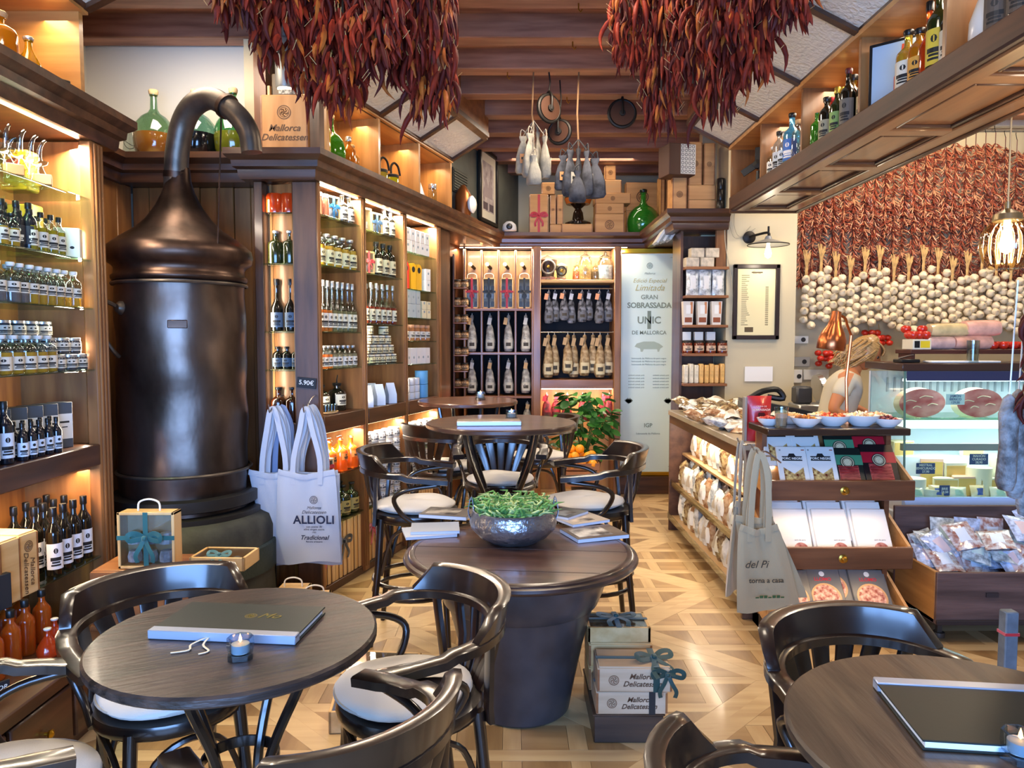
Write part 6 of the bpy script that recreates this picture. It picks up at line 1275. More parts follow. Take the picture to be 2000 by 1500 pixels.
for lz, pts_ in ((zt - .05, [(-.135, -.075), (-.055, -.08), (.03, -.075), (.115, -.08), (-.13, .01), (-.05, .0), (.035, .005), (.12, .0), (-.09, .08), (0, .08), (.09, .08)]), (zt + .012, [(-.095, -.045), (-.01, -.045), (.075, -.04), (-.05, .04), (.035, .04), (.12, .03)]), (zt + .07, [(-.05, -.01), (.035, -.01)])):
    for x, y in pts_:
        tag(O('orange', org, loc=(cc.location.x + x, 6.35 + y, lz), rot=(R.uniform(-.5, .5), R.uniform(-.5, .5), 0)), 'orange in the fruit crate, %s layer, %s' % (('bottom', 'middle', 'top')[(lz > zt - .02) + (lz > zt + .04)], ORD[oi % 11]), 'orange', 'oranges in the fruit crate'); oi += 1
    oi = 0
lfm = []
for k in range(3):
    l = M(); n = 5; vs = []
    for i in range(n + 1):
        t = i / n; wd = .032 * sin(pi * min(1, t * .95 + .05)) ** .8 * (1 + .2 * k) + .001; vs += [(-wd, t * .10, .012 * sin(t * 3 + k)), (0, t * .10, .012 * sin(t * 3 + k) - .006), (wd, t * .10, .012 * sin(t * 3 + k))]
    l.add(vs, [(3*i + a, 3*i + a + 1, 3*i + 4 + a, 3*i + 3 + a) for i in range(n) for a in (0, 1)]); lfm.append(l.mesh('leaf', mat(('#3c7a2c', '#4e9038', '#2e6426')[k], .45, var=.15), 60))
pl_ = tag(E('leafy_plant', (P(1130, 900, 6.75).x + .05, 6.72, 0)), 'bushy bright green leafy plant behind the oranges', 'plant')
O('pot', M().lathe([(.10, 0), (.15, .38), (.16, .40), (.14, .40), (.12, .36), (0, .36)], 24), mat('#3a2a20', .5), pl_)
for i in range(7): a_ = i * .9; O('stem', M().tube(spline([V((0, 0, .36)), V((.06 * cos(a_), .05 * sin(a_), .6)), V((.16 * cos(a_), .10 * sin(a_), .85))], 4), .006, 6), mat('#4a6a30', .6), pl_)
for i in range(230):
    ph_ = R.uniform(0, 2 * pi); z = R.uniform(.46, 1.02); rr = (.24 if z < .85 else .18) * sqrt(R.random()) + .03; dx, dy = rr * cos(ph_), rr * .5 * sin(ph_)
    O('leaf', lfm[i % 3], parent=pl_, loc=(dx, dy, z), rot=(R.uniform(-.9, .3), R.uniform(-.5, .5), ph_ - pi / 2 + R.uniform(-.5, .5)))

for (x, y, z, x1, l) in ((1.155, 3.42, .975, 1.29, 'wire hook holding the printed beige tote'), (1.16, 3.50, .985, 1.29, 'wire hook holding the half hidden beige tote'), (1.12, 3.60, 1.005, 1.24, 'wire hook holding the aisle-side beige tote')): tag(O('wire_hook', M().tube(spline([V((x1, 3.9 if x1 < 1.28 else y + .1, z - .06)), V(((x + x1) / 2, y + .04, z - .02)), V((x, y, z - .012)), V((x - .02, y - .01, z + .02))], 4), .004, 6), STEEL), l, 'hook')
# ---------------------------------------------------------------- bottles in the cubbies over the counter
def cbt(kind, r, h, body, cap, y, label, lab=None, labc='#d8c890', x=1.705, fill=None, up=None, name='bottle'):
    return put(bott(kind, r, h, body, cap, lab, fill=fill, upper=up, labc=labc), (x, y, 2.559), -.9, label + ' in the canopy cubbies', 'bottle', 'canopy bottles', name)
fp = tag(E('bottle_picture', (1.745, 3.44, 2.559), -.75), 'dark framed picture of an orange bottle standing in a canopy cubby', 'picture'); O('frame', M().box(-.11, .11, -.02, .04, 0, .30, 0, .003), BLACK, fp); O('print', M().box(-.095, .095, -.022, -.02, .02, .285), mat('#9cb0c0', .5), fp, ang=0)
O('bottle_print', M().prism([(.0, .02), (.085, .02), (.085, .16), (.06, .2), (.055, .27), (.03, .27), (.025, .2), (.0, .13)], -.0235, -.022, 0, 'y'), mat('#c04a20', .5), fp, ang=0)
L2 = (.1, .5, 2.3)
cbt('spirit', .048, .27, OIL, BCAP, 3.26, 'golden whisky bottle with cream label', L2, '#e0d4b8'); cbt('flask', .042, .24, LQ('#c88018'), BCAP, 3.17, 'amber flask with orange label', L2, '#d89838'); cbt('slim', .035, .32, LQ('#d84a18'), BCAP, 3.10, 'slim orange red bottle', None); cbt('spirit', .045, .35, DKGREEN, BCAP, 3.03, 'tall dark bottle with yellow label', L2, '#d8b838'); cbt('spirit', .04, .28, DARKG, BCAP, 2.945, 'dark bottle with pale label', L2, '#d0c8b0')
for i, (k, r, h, b_, c_, lb, lc) in enumerate((('spirit', .035, .22, GRN, None, None, '#fff000'), ('spirit', .035, .27, LQ('#a82018', .3), REDC, L2, '#b84828'), ('flask', .04, .25, DARKG, BCAP, L2, '#a09878'), ('spirit', .035, .28, LQ('#5a2a10', .3), GCAP, L2, '#c8a848'), ('tall', .036, .26, DKGREEN, GCAP, L2, '#8aa858'), ('flask', .04, .30, LQ('#6a4a10', .3), BCAP, L2, '#d8b848'), ('spirit', .04, .31, DARKG, mat('#5a1a20', .4), L2, '#6a6458'), ('tall', .04, .30, DARKG, GCAP, L2, '#c8b888'))):
    cbt(k, r, h, b_, c_, 4.20 - i * .064, ('green', 'red', 'black', 'brown gold-capped', 'dark green', 'amber', 'maroon-capped', 'black gold-capped')[i] + ' spirit bottle', lb, lc, x=1.70 + (i % 2) * .055)
for i, (k, r, h, b_, c_, lb, lc) in enumerate((('spirit', .04, .2, CLEAR, WCAP, L2, '#e0dcd0'), ('flask', .04, .27, LQ('#d8d8c8', .8), BCAP, L2, '#c8ccd0'), ('tall', .045, .24, LQ('#c0ccd0', .8), SILV, L2, '#c8d0d8'), ('spirit', .05, .32, LQ('#58b8e0', .7), BCAP, L2, '#3a6ab0'), ('flask', .04, .25, CLEAR, CORK, None, '#ffffff'))):
    cbt(k, r, h, b_, c_, 4.90 - i * .105, ('small clear', 'pale black-capped', 'silver-capped clear', 'bright sky blue', 'corked clear')[i] + ' gin bottle', lb, lc)
o = tag(E('table_fan', (1.76, 5.36, 2.559), -.5), 'old black desk fan in the last canopy cubby', 'fan'); O('base', M().lathe([(.07, 0), (.07, .015), (.02, .03), (.015, .15)], 16), BLACK, o)
for k in range(3): O('blade', M().box(-.02, .03, -.004, .004, .02, .12, 0, .002), BLACK, o, (0, -.03, .19), rot=(0, k * 2.094, 0))
O('hub', M().lathe([(.03, -.03), (.03, .03), (0, .035)], 14), IRON, o, (0, -.02, .19), rot=(pi / 2, 0, 0)); O('box_print', M().box(.06, .12, 0, .04, 0, .14, 0, .002), PAPER, o)
put(bott('bell', .085, .34, mat('#c8c4bc', .3), WCAP), (1.745, 2.74, 2.559), 0, 'white ceramic bell bottle in the cubby nearest the street', 'bottle', None, 'bottle')
for i, y in enumerate((2.66, 2.54, 2.42, 2.32)): cbt('spirit', .045, .28 + .02 * (i % 2), DARKG, BCAP, y, 'black bottle, %s after the white bell bottle,' % ORD[i], L2, '#4a4038')
# ---------------------------------------------------------------- narrow shelving goods
SHZ = (2.095, 1.865, 1.626, 1.395, 1.15)
def pillow(w_, h, d, seed, mats, lab=True):
    """soft sealed bag standing up; front -Y"""
    r_ = random.Random(seed); a = M(); nx_, nz_ = 7, 8; vs = []; ph = r_.uniform(0, 6)
    for side in (-1, 1):
        for j in range(nz_ + 1):
            for i in range(nx_ + 1):
                u = i / nx_ * 2 - 1; t = j / nz_; e = (1 - abs(u) ** 2.5) * (1 - (2 * t - 1) ** 4) if j not in (0,) else .5 * (1 - abs(u) ** 2.5)
                vs.append((u * w_ / 2 * (1 - .05 * sin(pi * t)), side * d / 2 * e * (1 + .25 * sin(5 * u + 7 * t + ph)), t * h))
    n = (nx_ + 1) * (nz_ + 1); W_ = nx_ + 1; fs = []; mi = []
    for s_ in (0, 1):
        for j in range(nz_):
            for i in range(nx_):
                f = (s_*n + j*W_+i, s_*n + j*W_+i+1, s_*n + (j+1)*W_+i+1, s_*n + (j+1)*W_+i); fs.append(f if not s_ else f[::-1])
                mi.append(1 if (lab and not s_ and 2 <= i <= 4 and 2 <= j <= 5) else 0)
    a.add(vs, fs); a.m[-len(mi):] = mi
    return a.mesh('bag_foil', mats, 60, False)
PLAS = mat('#c8ccc8', .12, coat=.8, var=.45, vs=45, bump=.5, bs=40, metal=.1); PLAT = mat('#c8a880', .2, coat=.6, h2='#8a5a38', vs=40, bump=.5, bs=40); PLAW = mat('#dcd8cc', .3, coat=.3, var=.2, vs=30, bump=.4, bs=40); PLAG = mat('#b8a070', .2, coat=.6, h2='#5a3a24', vs=50, bump=.5, bs=40)
PK = [pillow(.085, .17, .05, 1, [PLAS, PAPER]), pillow(.08, .15, .055, 2, [PLAT, PAPER]), pillow(.09, .13, .05, 3, [PLAW, mat('#b8a890', .5)]), pillow(.09, .16, .06, 4, [PLAG, mat('#d8d4c0', .5)])]
def pack(i, loc, rz, label, group, rot=None, s=1, name='food_bag', cat='bag'):
    o = tag(O(name, PK[i % len(PK)], loc=loc, rz=rz, rot=rot), label, cat, group); o.scale = (s, s, s); return o
for i in range(3): pack(0, (1.47 + i * .105, 6.06, SHZ[1]), R.uniform(-.2, .2), 'clear crackling bag on the second narrow shelf, ' + ORD[i], 'clear bags on the narrow shelves', s=1.25)
tz = M().prism([(-.035, 0), (.035, 0), (.045, .19), (-.045, .19)], -.025, .025, 0, 'y').mesh('carton', mat('#d8cfc0', .5)); tzw = M().box(-.02, .02, -.0262, -.0255, .09, .16).mesh('carton_print', PAPER); tzv = M().box(-.03, .03, -.0262, -.0255, .02, .06).mesh('carton_window', mat('#8a4a2c', .5))
for i in range(3):
    o = tag(O('tapered_carton', tz, loc=(1.43 + i * .115, 6.05, SHZ[2] + .001), rz=.1), 'tapered orange and white carton on the third narrow shelf, ' + ORD[i], 'box', 'tapered cartons'); O('print', tzw, parent=o); O('window', tzv, parent=o); O('side_stripe', M().box(.015, .034, -.0262, -.0255, .09, .185), mat('#c88050', .5), o, ang=0)
for i in range(4): put(bott('jar', .042, .105, mat('#6a2c18', .2, coat=.4, var=.4, vs=40), IRON, (.2, .6, 2.2), labc='#c8a888'), (1.435 + i * .095, 6.06, SHZ[3]), 0, 'dark red preserve jar on the fourth narrow shelf, ' + ORD[i], 'jar', 'narrow shelf jars', 'jar')
for i in range(3): tag(O('small_white_box', M().box(-.035, .035, -.03, .03, 0, .07, 0, .002), PAPER, loc=(1.44 + i * .1, 6.13, SHZ[3] + .106)), 'little white box standing on the dark jars, ' + ORD[i], 'box', 'little white boxes')
for i in range(8): tag(O('cracker_pack', M().box(-.018, .018, -.04, .04, 0, .15 + .01 * (i % 2), 0, .006), mat(('#d8a860', '#d8ccb0')[i < 3], .35, coat=.3, var=.2, vs=40), loc=(1.42 + i * .042, 6.06, SHZ[4] + .001), rz=R.uniform(-.1, .1)), 'upright %s cracker pack on the lowest narrow shelf, %s' % (('golden', 'pale')[i < 3], ORD[i]), 'pack', 'cracker packs')
for i in range(4): tag(O('wrapped_carton', M().box(-.055, .055, -.04, .04, 0, .075, 0, .003), mat('#c8b89c', .5, var=.2, vs=30), loc=(1.46 + (i % 2) * .12 + (i // 2) * .04, 6.07, SHZ[0] + (i // 2) * .076 + .001), rz=.1), 'tan wrapped carton on the topmost narrow shelf, ' + ORD[i], 'box', 'tan cartons')
# ---------------------------------------------------------------- column: price list, lamp, cables
a0, a1 = P(1431, 663, 6.02), P(1525, 516, 6.02); w_, h = a1.x - a0.x, a1.z - a0.z
pl = tag(E('framed_price_list', ((a0.x + a1.x) / 2, 6.045, a0.z)), 'black framed cream price list on the column under the wall lamp', 'picture')
for b_ in ((-w_/2, -w_/2 + .035, 0, h), (w_/2 - .035, w_/2, 0, h), (-w_/2, w_/2, 0, .035), (-w_/2, w_/2, h - .035, h)): O('frame', M().box(b_[0], b_[1], -.025, 0, b_[2], b_[3], 0, .005), mat('#2c2220', .35), pl)
O('paper', M().box(-w_/2 + .035, w_/2 - .035, -.01, -.004, .035, h - .035), mat('#e0d2a0', .7), pl, ang=0)
ln = M()
for k in range(26):
    z = h - .09 - k * .016; ln.box(-.12, -.12 + .03 + .04 * R.random(), -.0108, -.01, z, z + .004)
    if k > 5: ln.box(.075, .10, -.0108, -.01, z, z + .006)
ln.box(-.04, .05, -.0108, -.01, h - .07, h - .06); ln.lathe([(.03, 0), (.03, .0006), (.0, .0006)], 12) if False else ln.box(-.09, -.02, -.0108, -.01, .06, .10)
O('print', ln, mat('#5a4a30', .7), pl, ang=0); txt('Carta', .03, mat('#5a4a30', .7), pl, (0, -.011, h - .065), shear=.2)
lp = P(1500, 480, 5.85); wl = tag(E('wall_lamp', (lp.x, 6.045, lp.z)), 'wall lamp with flat white enamel shade and bare bulb over the price list', 'lamp')
O('backplate', M().lathe([(.05, 0), (.05, .02), (.03, .03), (0, .03)], 20), IRON, wl, (-.09, 0, .09), rot=(pi / 2, 0, 0)); O('arm', M().tube(spline([V((-.09, -.03, .09)), V((-.05, -.1, .10)), V((0, -.2, .10)), V((0, -.2, .05))], 4), .010, 8), IRON, wl); O('wing_bolt', M().tube([(0, -.2, .05), (.0, -.2, .15)], .008, 6), IRON, wl)
O('shade', M().lathe([(.02, .075), (.03, .05), (.15, .012), (.158, .006), (.15, .006), (.03, .035), (.0, .04)], 32), [mat('#8a8a86', .4)], wl, (0, -.2, 0)); O('shade_rim', M().tube([(.157 * cos(t*pi/16), .157 * sin(t*pi/16), .006) for t in range(32)], .004, 5, closed=True), IRON, wl, (0, -.2, 0)); O('bulb', M().lathe([(.0, -.10), (.022, -.085), (.027, -.06), (.02, -.03), (.012, 0), (.012, .03)], 16), mat('#fff0c8', .3, emit=12), wl, (0, -.2, 0))
light('wall_lamp_glow', 'POINT', (lp.x, 5.845, lp.z - .13), 3, WARM2, .04)
for k, q in enumerate(([(1418, 405), (1416, 470), (1430, 560), (1428, 640)], [(1436, 405), (1434, 440), (1445, 462), (1466, 442)], [(1421, 405), (1428, 450), (1440, 465), (1475, 446)])): tag(O('wall_cable', M().tube(spline([P(x, y, 6.035) for x, y in q], 5), .004, 5), mat('#b0a488', .7)), ('long pale cable running down the column', 'looped pale cable beside the wall lamp', 'second looped cable reaching the wall lamp')[k], 'cable')
for k, (x0, x1, y0, y1, l) in enumerate(((1455, 1510, 716, 745, 'white notice sheet on the column above the scales'), )): a_, b_ = P(x0, y1, 6.03), P(x1, y0, 6.03); tag(O('paper_notice', M().box(a_.x, b_.x, 6.036, 6.045, a_.z, b_.z), PAPER), l, 'paper')
for (x0, x1, y0, y1, l, hx) in ((1547, 1580, 656, 671, 'double wall socket under the garlic braids', '#e0dccc'), (1547, 1583, 697, 716, 'pale key box on the wall below the socket', '#a8a498'), (1547, 1568, 722, 748, 'small white switch panel below the key box', '#e0dcd0'), (1570, 1620, 722, 742, 'white note taped to the wall behind the woman', '#dcd8c8')):
    a_, b_ = P(x0, y1, 6.37), P(x1, y0, 6.37); o = tag(E('wall_fitting', (a_.x, 6.395, a_.z)), l, 'socket' if 'socket' in l else 'panel'); O('plate', M().box(0, b_.x - a_.x, -.02, 0, 0, b_.z - a_.z, 0, .003), mat(hx, .5), o)
    if 'note' not in l: O('inset', M().lathe([(.02, 0), (.02, .002), (0, .002)], 14), mat('#2a2826', .5), o, ((b_.x - a_.x) * .68, -.021, (b_.z - a_.z) / 2), rot=(pi / 2, 0, 0))
# ---------------------------------------------------------------- on the counter
CT = .957
for i in range(84):
    t = i / 84; y = 4.35 + R.random() * 1.35; x = 1.28 + R.random() * .42 - (.0); l = i // 22
    if x > 1.55 and y < 4.6: continue
    pack(R.choice((0, 1, 2, 3)), (x, y, CT + .008 + l * .018), 0, 'flat clear pack in the heap on the counter, %s layer, pack %d of the heap' % (ORD[l], i + 1) if False else 'flat clear snack pack heaped on the far counter end', 'heap of snack packs on the counter', rot=(radians(-82 + R.uniform(-12, 12)), R.uniform(-.2, .2), R.uniform(-3, 3)), s=1.1)
rp = tag(E('red_pouch', (1.335, 3.98, CT), .05), 'tall red stand-up pouch with lettering on the counter corner', 'pouch'); O('pouch', pillow(.135, .245, .06, 7, [mat('#b41c20', .35, coat=.3, bump=.2), mat('#b41c20', .35, coat=.3)], False), parent=rp)
txt('CREMA DE', .012, mat('#e8c8c0', .6), rp, (0, -.034, .19)); txt('SOBRASSADA', .016, mat('#e8c8c0', .6), rp, (0, -.035, .172), bold=.0004); O('pig_print', M().prism([(-.02, 0), (-.015, .012), (.015, .012), (.022, .0), (.012, -.008), (.01, -.015), (.005, -.008), (-.01, -.008), (-.012, -.015)], -.0355, -.034, 0, 'y'), mat('#4a1014', .5), rp, (0, 0, .145), ang=0); O('side_gusset', M().box(-.085, -.07, -.02, .02, 0, .24, 0, .004), mat('#8a8078', .5), rp)
o = tag(E('card_terminal', (1.86, 5.0, CT), -.1), 'long black scale display on the counter in front of the woman', 'scale'); O('housing', M().prism([(-.30, .0), (.36, .0), (.36, .03), (-.22, .14), (-.30, .15)], -.09, .09, 0, 'y'), mat('#1c1c1c', .35), o); O('end_plate', M().box(-.305, -.30, -.08, .08, .02, .13, 0, .002), mat('#4a4a48', .4), o); O('cable_knob', M().tube(spline([V((-.24, 0, .15)), V((-.16, -.02, .2)), V((-.06, 0, .21)), V((-.02, 0, .15)), V((-.12, .02, .16))], 4), .02, 8), BLACK, o)
o = tag(E('meat_slicer', (P(1600, 760, 5.5).x, 5.55, .957)), 'steel slicer on the rear counter beside the woman', 'slicer'); O('base', M().box(-.17, .17, -.12, .12, 0, .07, 0, .01), mat('#a8a8a4', .3, .8), o); O('blade_guard', M().lathe([(.12, -.02), (.12, .02), (0, .025)], 28), STEEL, o, (.03, 0, .17), rot=(0, pi / 2.3, 0)); O('motor', M().box(-.17, -.05, -.06, .06, .07, .20, 0, .015), mat('#3a3a3a', .4), o)
# top shelf bowls
TS = 1.0705; BW_ = M().lathe([(.035, 0), (.04, .004), (.068, .028), (.08, .052), (.076, .052), (.06, .03), (.0, .014)], 28).mesh('bowl', mat('#e6e4e0', .2, coat=.3), 50, True)
def bowl(px, y, s, cols, label, shape='chunk', sy=1):
    x = P(px, 820, y).x; o = tag(O('snack_bowl', BW_, loc=(x, y, TS)), label, 'bowl', 'tasting bowls on the display unit'); o.scale = (s, s * sy, s)
    f = M(); rr = random.Random(px)
    for i in range(46):
        a_ = rr.uniform(0, 6.28); q = .058 * sqrt(rr.random()); z = .04 + .018 * (1 - q / .06) + rr.uniform(0, .008); f.T = Matrix.Translation((q * cos(a_), q * sin(a_), z)) @ Matrix.Rotation(rr.uniform(0, 6), 4, V((rr.random(), rr.random(), .5)).normalized())
        f.box(-.011, .011, -.007, .007, -.004, .004, i % len(cols), .003)
    f.T = None; stuff(O('snacks', f, [mat(c, .5) for c in cols], o, ang=60))
bowl(1574, 3.655, .93, ('#b86820', '#d89038', '#8a4a18'), 'oval white bowl heaped with golden toasted snacks'); bowl(1626, 3.70, 1.05, ('#b8401c', '#d86a30', '#e0a868'), 'white bowl of orange red sausage cubes'); bowl(1682, 3.70, 1.1, ('#e8d8b0', '#d8b080', '#f0e4c8'), 'large white bowl of pale cheese crackers'); bowl(1734, 3.655, .85, ('#5a1c1c', '#8a3838', '#c08078'), 'small white bowl of dark olives and meat'); bowl(1502, 3.72, .75, ('#b8301c', '#d86048', '#c84838'), 'small white bowl of red sausage behind the glass')
bowl(1545, 3.81, .9, ('#d8b070', '#e8d0a0', '#c88840'), 'rear white bowl of bread sticks'); bowl(1605, 3.82, .9, ('#e0b070', '#c88040', '#f0d8a8'), 'rear white bowl of toast under the heat lamp'); bowl(1712, 3.82, .9, ('#e8d8b0', '#d8a878', '#b85838'), 'rear white bowl of cheese near the deli glass')
o = tag(O('drink_glass', M().lathe([(.024, 0), (.026, .003), (.034, .10), (.032, .10), (.024, .008), (0, .008)], 20), CLEAR, loc=(P(1526, 822, 3.64).x, 3.64, TS)), 'small drinking glass with pinkish drink among the bowls', 'glass'); O('drink', M().lathe([(.023, .009), (.030, .07), (0, .07)], 20), mat('#e0b090', .4), o)
for i, px in enumerate((1652, 1698)): tag(O('card_sign', M().box(-.035, .035, -.002, .002, 0, .05), mat('#dcc4a0', .6), loc=(P(px, 800, 3.8).x, 3.79, TS), rot=(-.25, 0, 0)), ('cream', 'second cream')[i] + ' card standing between the tasting bowls', 'card', 'cards')
# copper heat lamp
hl = tag(E('heat_lamp', (P(1655, 800, 3.84).x, 3.84, TS)), 'copper bell-shaped heat lamp on a thin stem over the tasting bowls', 'lamp'); COP = mat('#c8784a', .25, .95, h2='#a85a34', vs=6)
zt = P(1657, 655, 3.84).z - TS; O('stem', M().tube([(0, 0, 0), (-.01, 0, zt * .5), (.01, 0, zt)], .008, 8), COP, hl); O('base', M().lathe([(.06, 0), (.06, .01), (.012, .016), (.01, .03)], 20), COP, hl)
hp_ = P(1622, 683, 3.76) - V((hl.location)); O('arm', M().tube(spline([V((.01, 0, zt)), V((-.02, -.02, zt + .05)), V((-.05, -.05, zt + .09)), V((hp_.x + .005, -.08, hp_.z + .19))], 4), .007, 6), COP, hl)
sh = O('shade', M().lathe([(.068, 0), (.070, .004), (.068, .05), (.055, .09), (.034, .125), (.026, .16), (.022, .195), (.0, .2), (.0, .195), (.018, .19), (.03, .12), (.05, .09), (.063, .05), (.064, .004)], 36), COP, hl, (hp_.x, -.08, hp_.z), rot=(.05, .12, 0)); O('heat_element', M().lathe([(.060, .006), (.060, .012), (0, .012)], 28), mat('#ffb050', .4, emit=10), sh)
light('heat_lamp_glow', 'POINT', (hl.location.x + hp_.x, 3.74, TS + hp_.z - .02), 3.5, WARM, .03)
# ---------------------------------------------------------------- packs in the three trays
def lean(loc, ang, rz=0): return dict(loc=loc, rot=(-radians(ang), 0, rz))
BXP = {}
def flatpack(kind, loc, ang, label, rz=0):
    if kind == 'white': w_, h, t, col = .15, .235, .012, '#dcd8d0'
    elif kind == 'green': w_, h, t, col = .15, .23, .014, '#1a201c'
    elif kind == 'red': w_, h, t, col = .17, .25, .014, '#1c1416'
    elif kind == 'book': w_, h, t, col = .175, .25, .03, '#e8e4da'
    else: w_, h, t, col = .185, .25, .02, '#6a6a68'
    o = tag(E({'white': 'snack_pack', 'green': 'cured_meat_pack', 'red': 'cured_meat_pack', 'book': 'white_meat_box', 'slate': 'ham_slice_box'}[kind], **{}), label, 'pack', {'white': 'white snack packs', 'book': 'white boxes in the middle tray', 'slate': 'grey boxes in the lowest tray'}.get(kind, 'vacuum packs in the top tray')); o.location = loc; o.rotation_euler = (-radians(ang), 0, rz)
    O('pack_body', M().box(-w_/2, w_/2, -t/2, t/2, 0, h, 0, .003), mat(col, .35), o); y = -t/2 - .0004
    if kind == 'white':
        O('window', M().prism([(-.05, .025), (.05, .025), (.05, .12), (0, .085), (-.05, .12)], y, y + .0003, 0, 'y'), mat('#5a1c14', .15, h2='#e0c078', vs=55, coat=1), o, ang=0)
        O('emblem_print', M().prism([(-.05, .155), (-.05, .18), (-.02, .18), (-.012, .195), (.012, .195), (.02, .18), (.05, .18), (.05, .155)], y - .0003, y, 0, 'y'), mat('#1c1c1c', .5), o, ang=0); txt('PORC NEGRE', .017, PAPER, o, (0, y - .0006, .167), bold=.0003)
        O('dot_print', M().box(-.06, -.052, y - .0003, y, .21, .218).box(.05, .066, y - .0003, y, .212, .217, 1), [mat('#8a8a80', .5), mat('#a85030', .5)], o, ang=0)
    elif kind in ('green', 'red'):
        c2 = '#4a8a64' if kind == 'green' else '#b01c2c'; O('band', M().box(-w_/2, w_/2, y - .0003, y, h * .58, h * .82), mat(c2, .35), o, ang=0)
        O('window', M().box(-w_*.33, w_*.33, y - .0004, y, .012, h * .56), mat('#7a1c20', .25, h2='#c85850', vs=12, stretch=(3, 1, 12), coat=.8), o, ang=0)
        for k in range(7): O('meat_slice', M().box(-w_*.3, w_*.3, y - .003, y, .018 + k * .016, .030 + k * .016, 0, .001), mat('#a03030', .35, h2='#7a1a1c', vs=30, coat=.5), o)
        O('round_label', M().lathe([(.036, 0), (.036, .0008), (0, .0008)], 24), mat('#1c1c1c', .4), o, (0, y, h * .64), rot=(pi / 2, 0, 0)); O('label_centre', M().lathe([(.018, 0), (.018, .0008), (0, .0008)], 20), mat('#d8c8a0', .4), o, (0, y - .001, h * .64), rot=(pi / 2, 0, 0)); emblem(o, (0, y - .0012, h * .64), .032, mat('#c8b890', .5))
    elif kind == 'book':
        O('round_label', M().lathe([(.030, 0), (.030, .0008), (0, .0008)], 24, sx=1.15), mat('#8a2c28', .4, h2='#d8a090', vs=35), o, (.03, y, .042), rot=(pi / 2, 0, 0)); txt('carn de porc', .011, mat('#8a8478', .5), o, (.03, y - .0006, .085))
    else:
        O('board_print', M().lathe([(.076, 0), (.076, .0008), (0, .0008)], 28), mat('#d0a070', .4), o, (0, y, .095), rot=(pi / 2, 0, 0)); O('ham_print', M().lathe([(.066, 0), (.066, .0008), (0, .0008)], 28), mat('#8a2018', .4, h2='#e8b8a0', vs=45), o, (0, y - .0008, .095), rot=(pi / 2, 0, 0))
        txt('LLOMO', .026, mat('#c83040', .5), o, (0, y - .0006, .192), bold=.0006); O('seal', M().lathe([(.014, 0), (.014, .0008), (0, .0008)], 14), PAPER, o, (0, y, .222), rot=(pi / 2, 0, 0))
    return o
Yf = 3.62
for i, (x, d, z) in enumerate(((1.375, .17, .0), (1.52, .18, .0))): flatpack('white', (x, Yf + .13, .86), 28, 'white porc negre snack pack in the rear of the top tray, ' + ORD[i], .04)
for i, x in enumerate((1.42, 1.565)): flatpack('white', (x, Yf + .03, .755), 32, 'white porc negre snack pack at the front of the top tray, ' + ORD[i], -.06)
flatpack('green', (1.69, Yf + .10, .82), 30, 'black cured meat pack with green band, rear of top tray'); flatpack('green', (1.70, Yf + .035, .755), 34, 'black cured meat pack with green band, front of top tray', -.08)
flatpack('red', (1.85, Yf + .11, .82), 30, 'black cured meat pack with red band, rear of top tray'); flatpack('red', (1.865, Yf + .035, .755), 34, 'black cured meat pack with red band, front of top tray', -.05)
for i, x in enumerate((1.42, 1.62, 1.825)):
    for k in range(3): flatpack('book', (x + .01 - k * .012, Yf + .045 + k * .034, .41 + k * .03), 32, 'white box with round red label in the middle tray, %s stack, %s' % (ORD[i], ('front', 'middle', 'rear')[k]), -.03)
for i, (x, k, y) in enumerate(((1.44, 0, .03), (1.61, 0, .04), (1.84, 0, .03), (1.82, 1, .1), (1.66, 1, .09))): flatpack('slate', (x, Yf + y, .11 + k * .035), 42, ('grey ham slice box, at the tote bag end of the lowest tray', 'grey ham slice box in the middle of the lowest tray', 'grey ham slice box at the chest end of the lowest tray', 'dark grey box behind the one at the chest end', 'dark grey box behind the middle ham box')[i], -.05)
# bags on the counter shelves
for lv, (x0, z) in enumerate(((1.30, .621), (1.28, .381), (1.285, .121))):
    for i in range(15):
        y = 4.0 + i * .115; 
        for k in range(2 if lv < 2 else 1): pack((i + lv + k) % 4 if i % 3 else 2, (x0 + (.10 if lv == 0 else .03) + k * .08, y, z), -pi / 2 + R.uniform(-.3, .3), 'clear food bag, %s counter shelf, %s from the display unit%s' % (('upper', 'middle', 'lower')[lv], ordw(i), ('', ' behind')[k]), 'bags on the counter shelves', s=1.3, rot=(0, 0, -pi / 2 + R.uniform(-.3, .3)) if k else (R.uniform(-.2, 0), 0, -pi / 2 + R.uniform(-.3, .3)))
o = tag(E('red_round_pack', (1.275, 4.02, .122), -pi / 2 + .3), 'bright red packet with white round mark on the lowest counter shelf', 'pack'); O('packet', M().box(-.07, .07, -.012, .012, 0, .22, 0, .003), mat('#d01820', .35), o); O('round_mark', M().tube([(.045 * cos(t*pi/10), -.0125, .10 + .045 * sin(t*pi/10)) for t in range(20)], .004, 4, closed=True), PAPER, o)
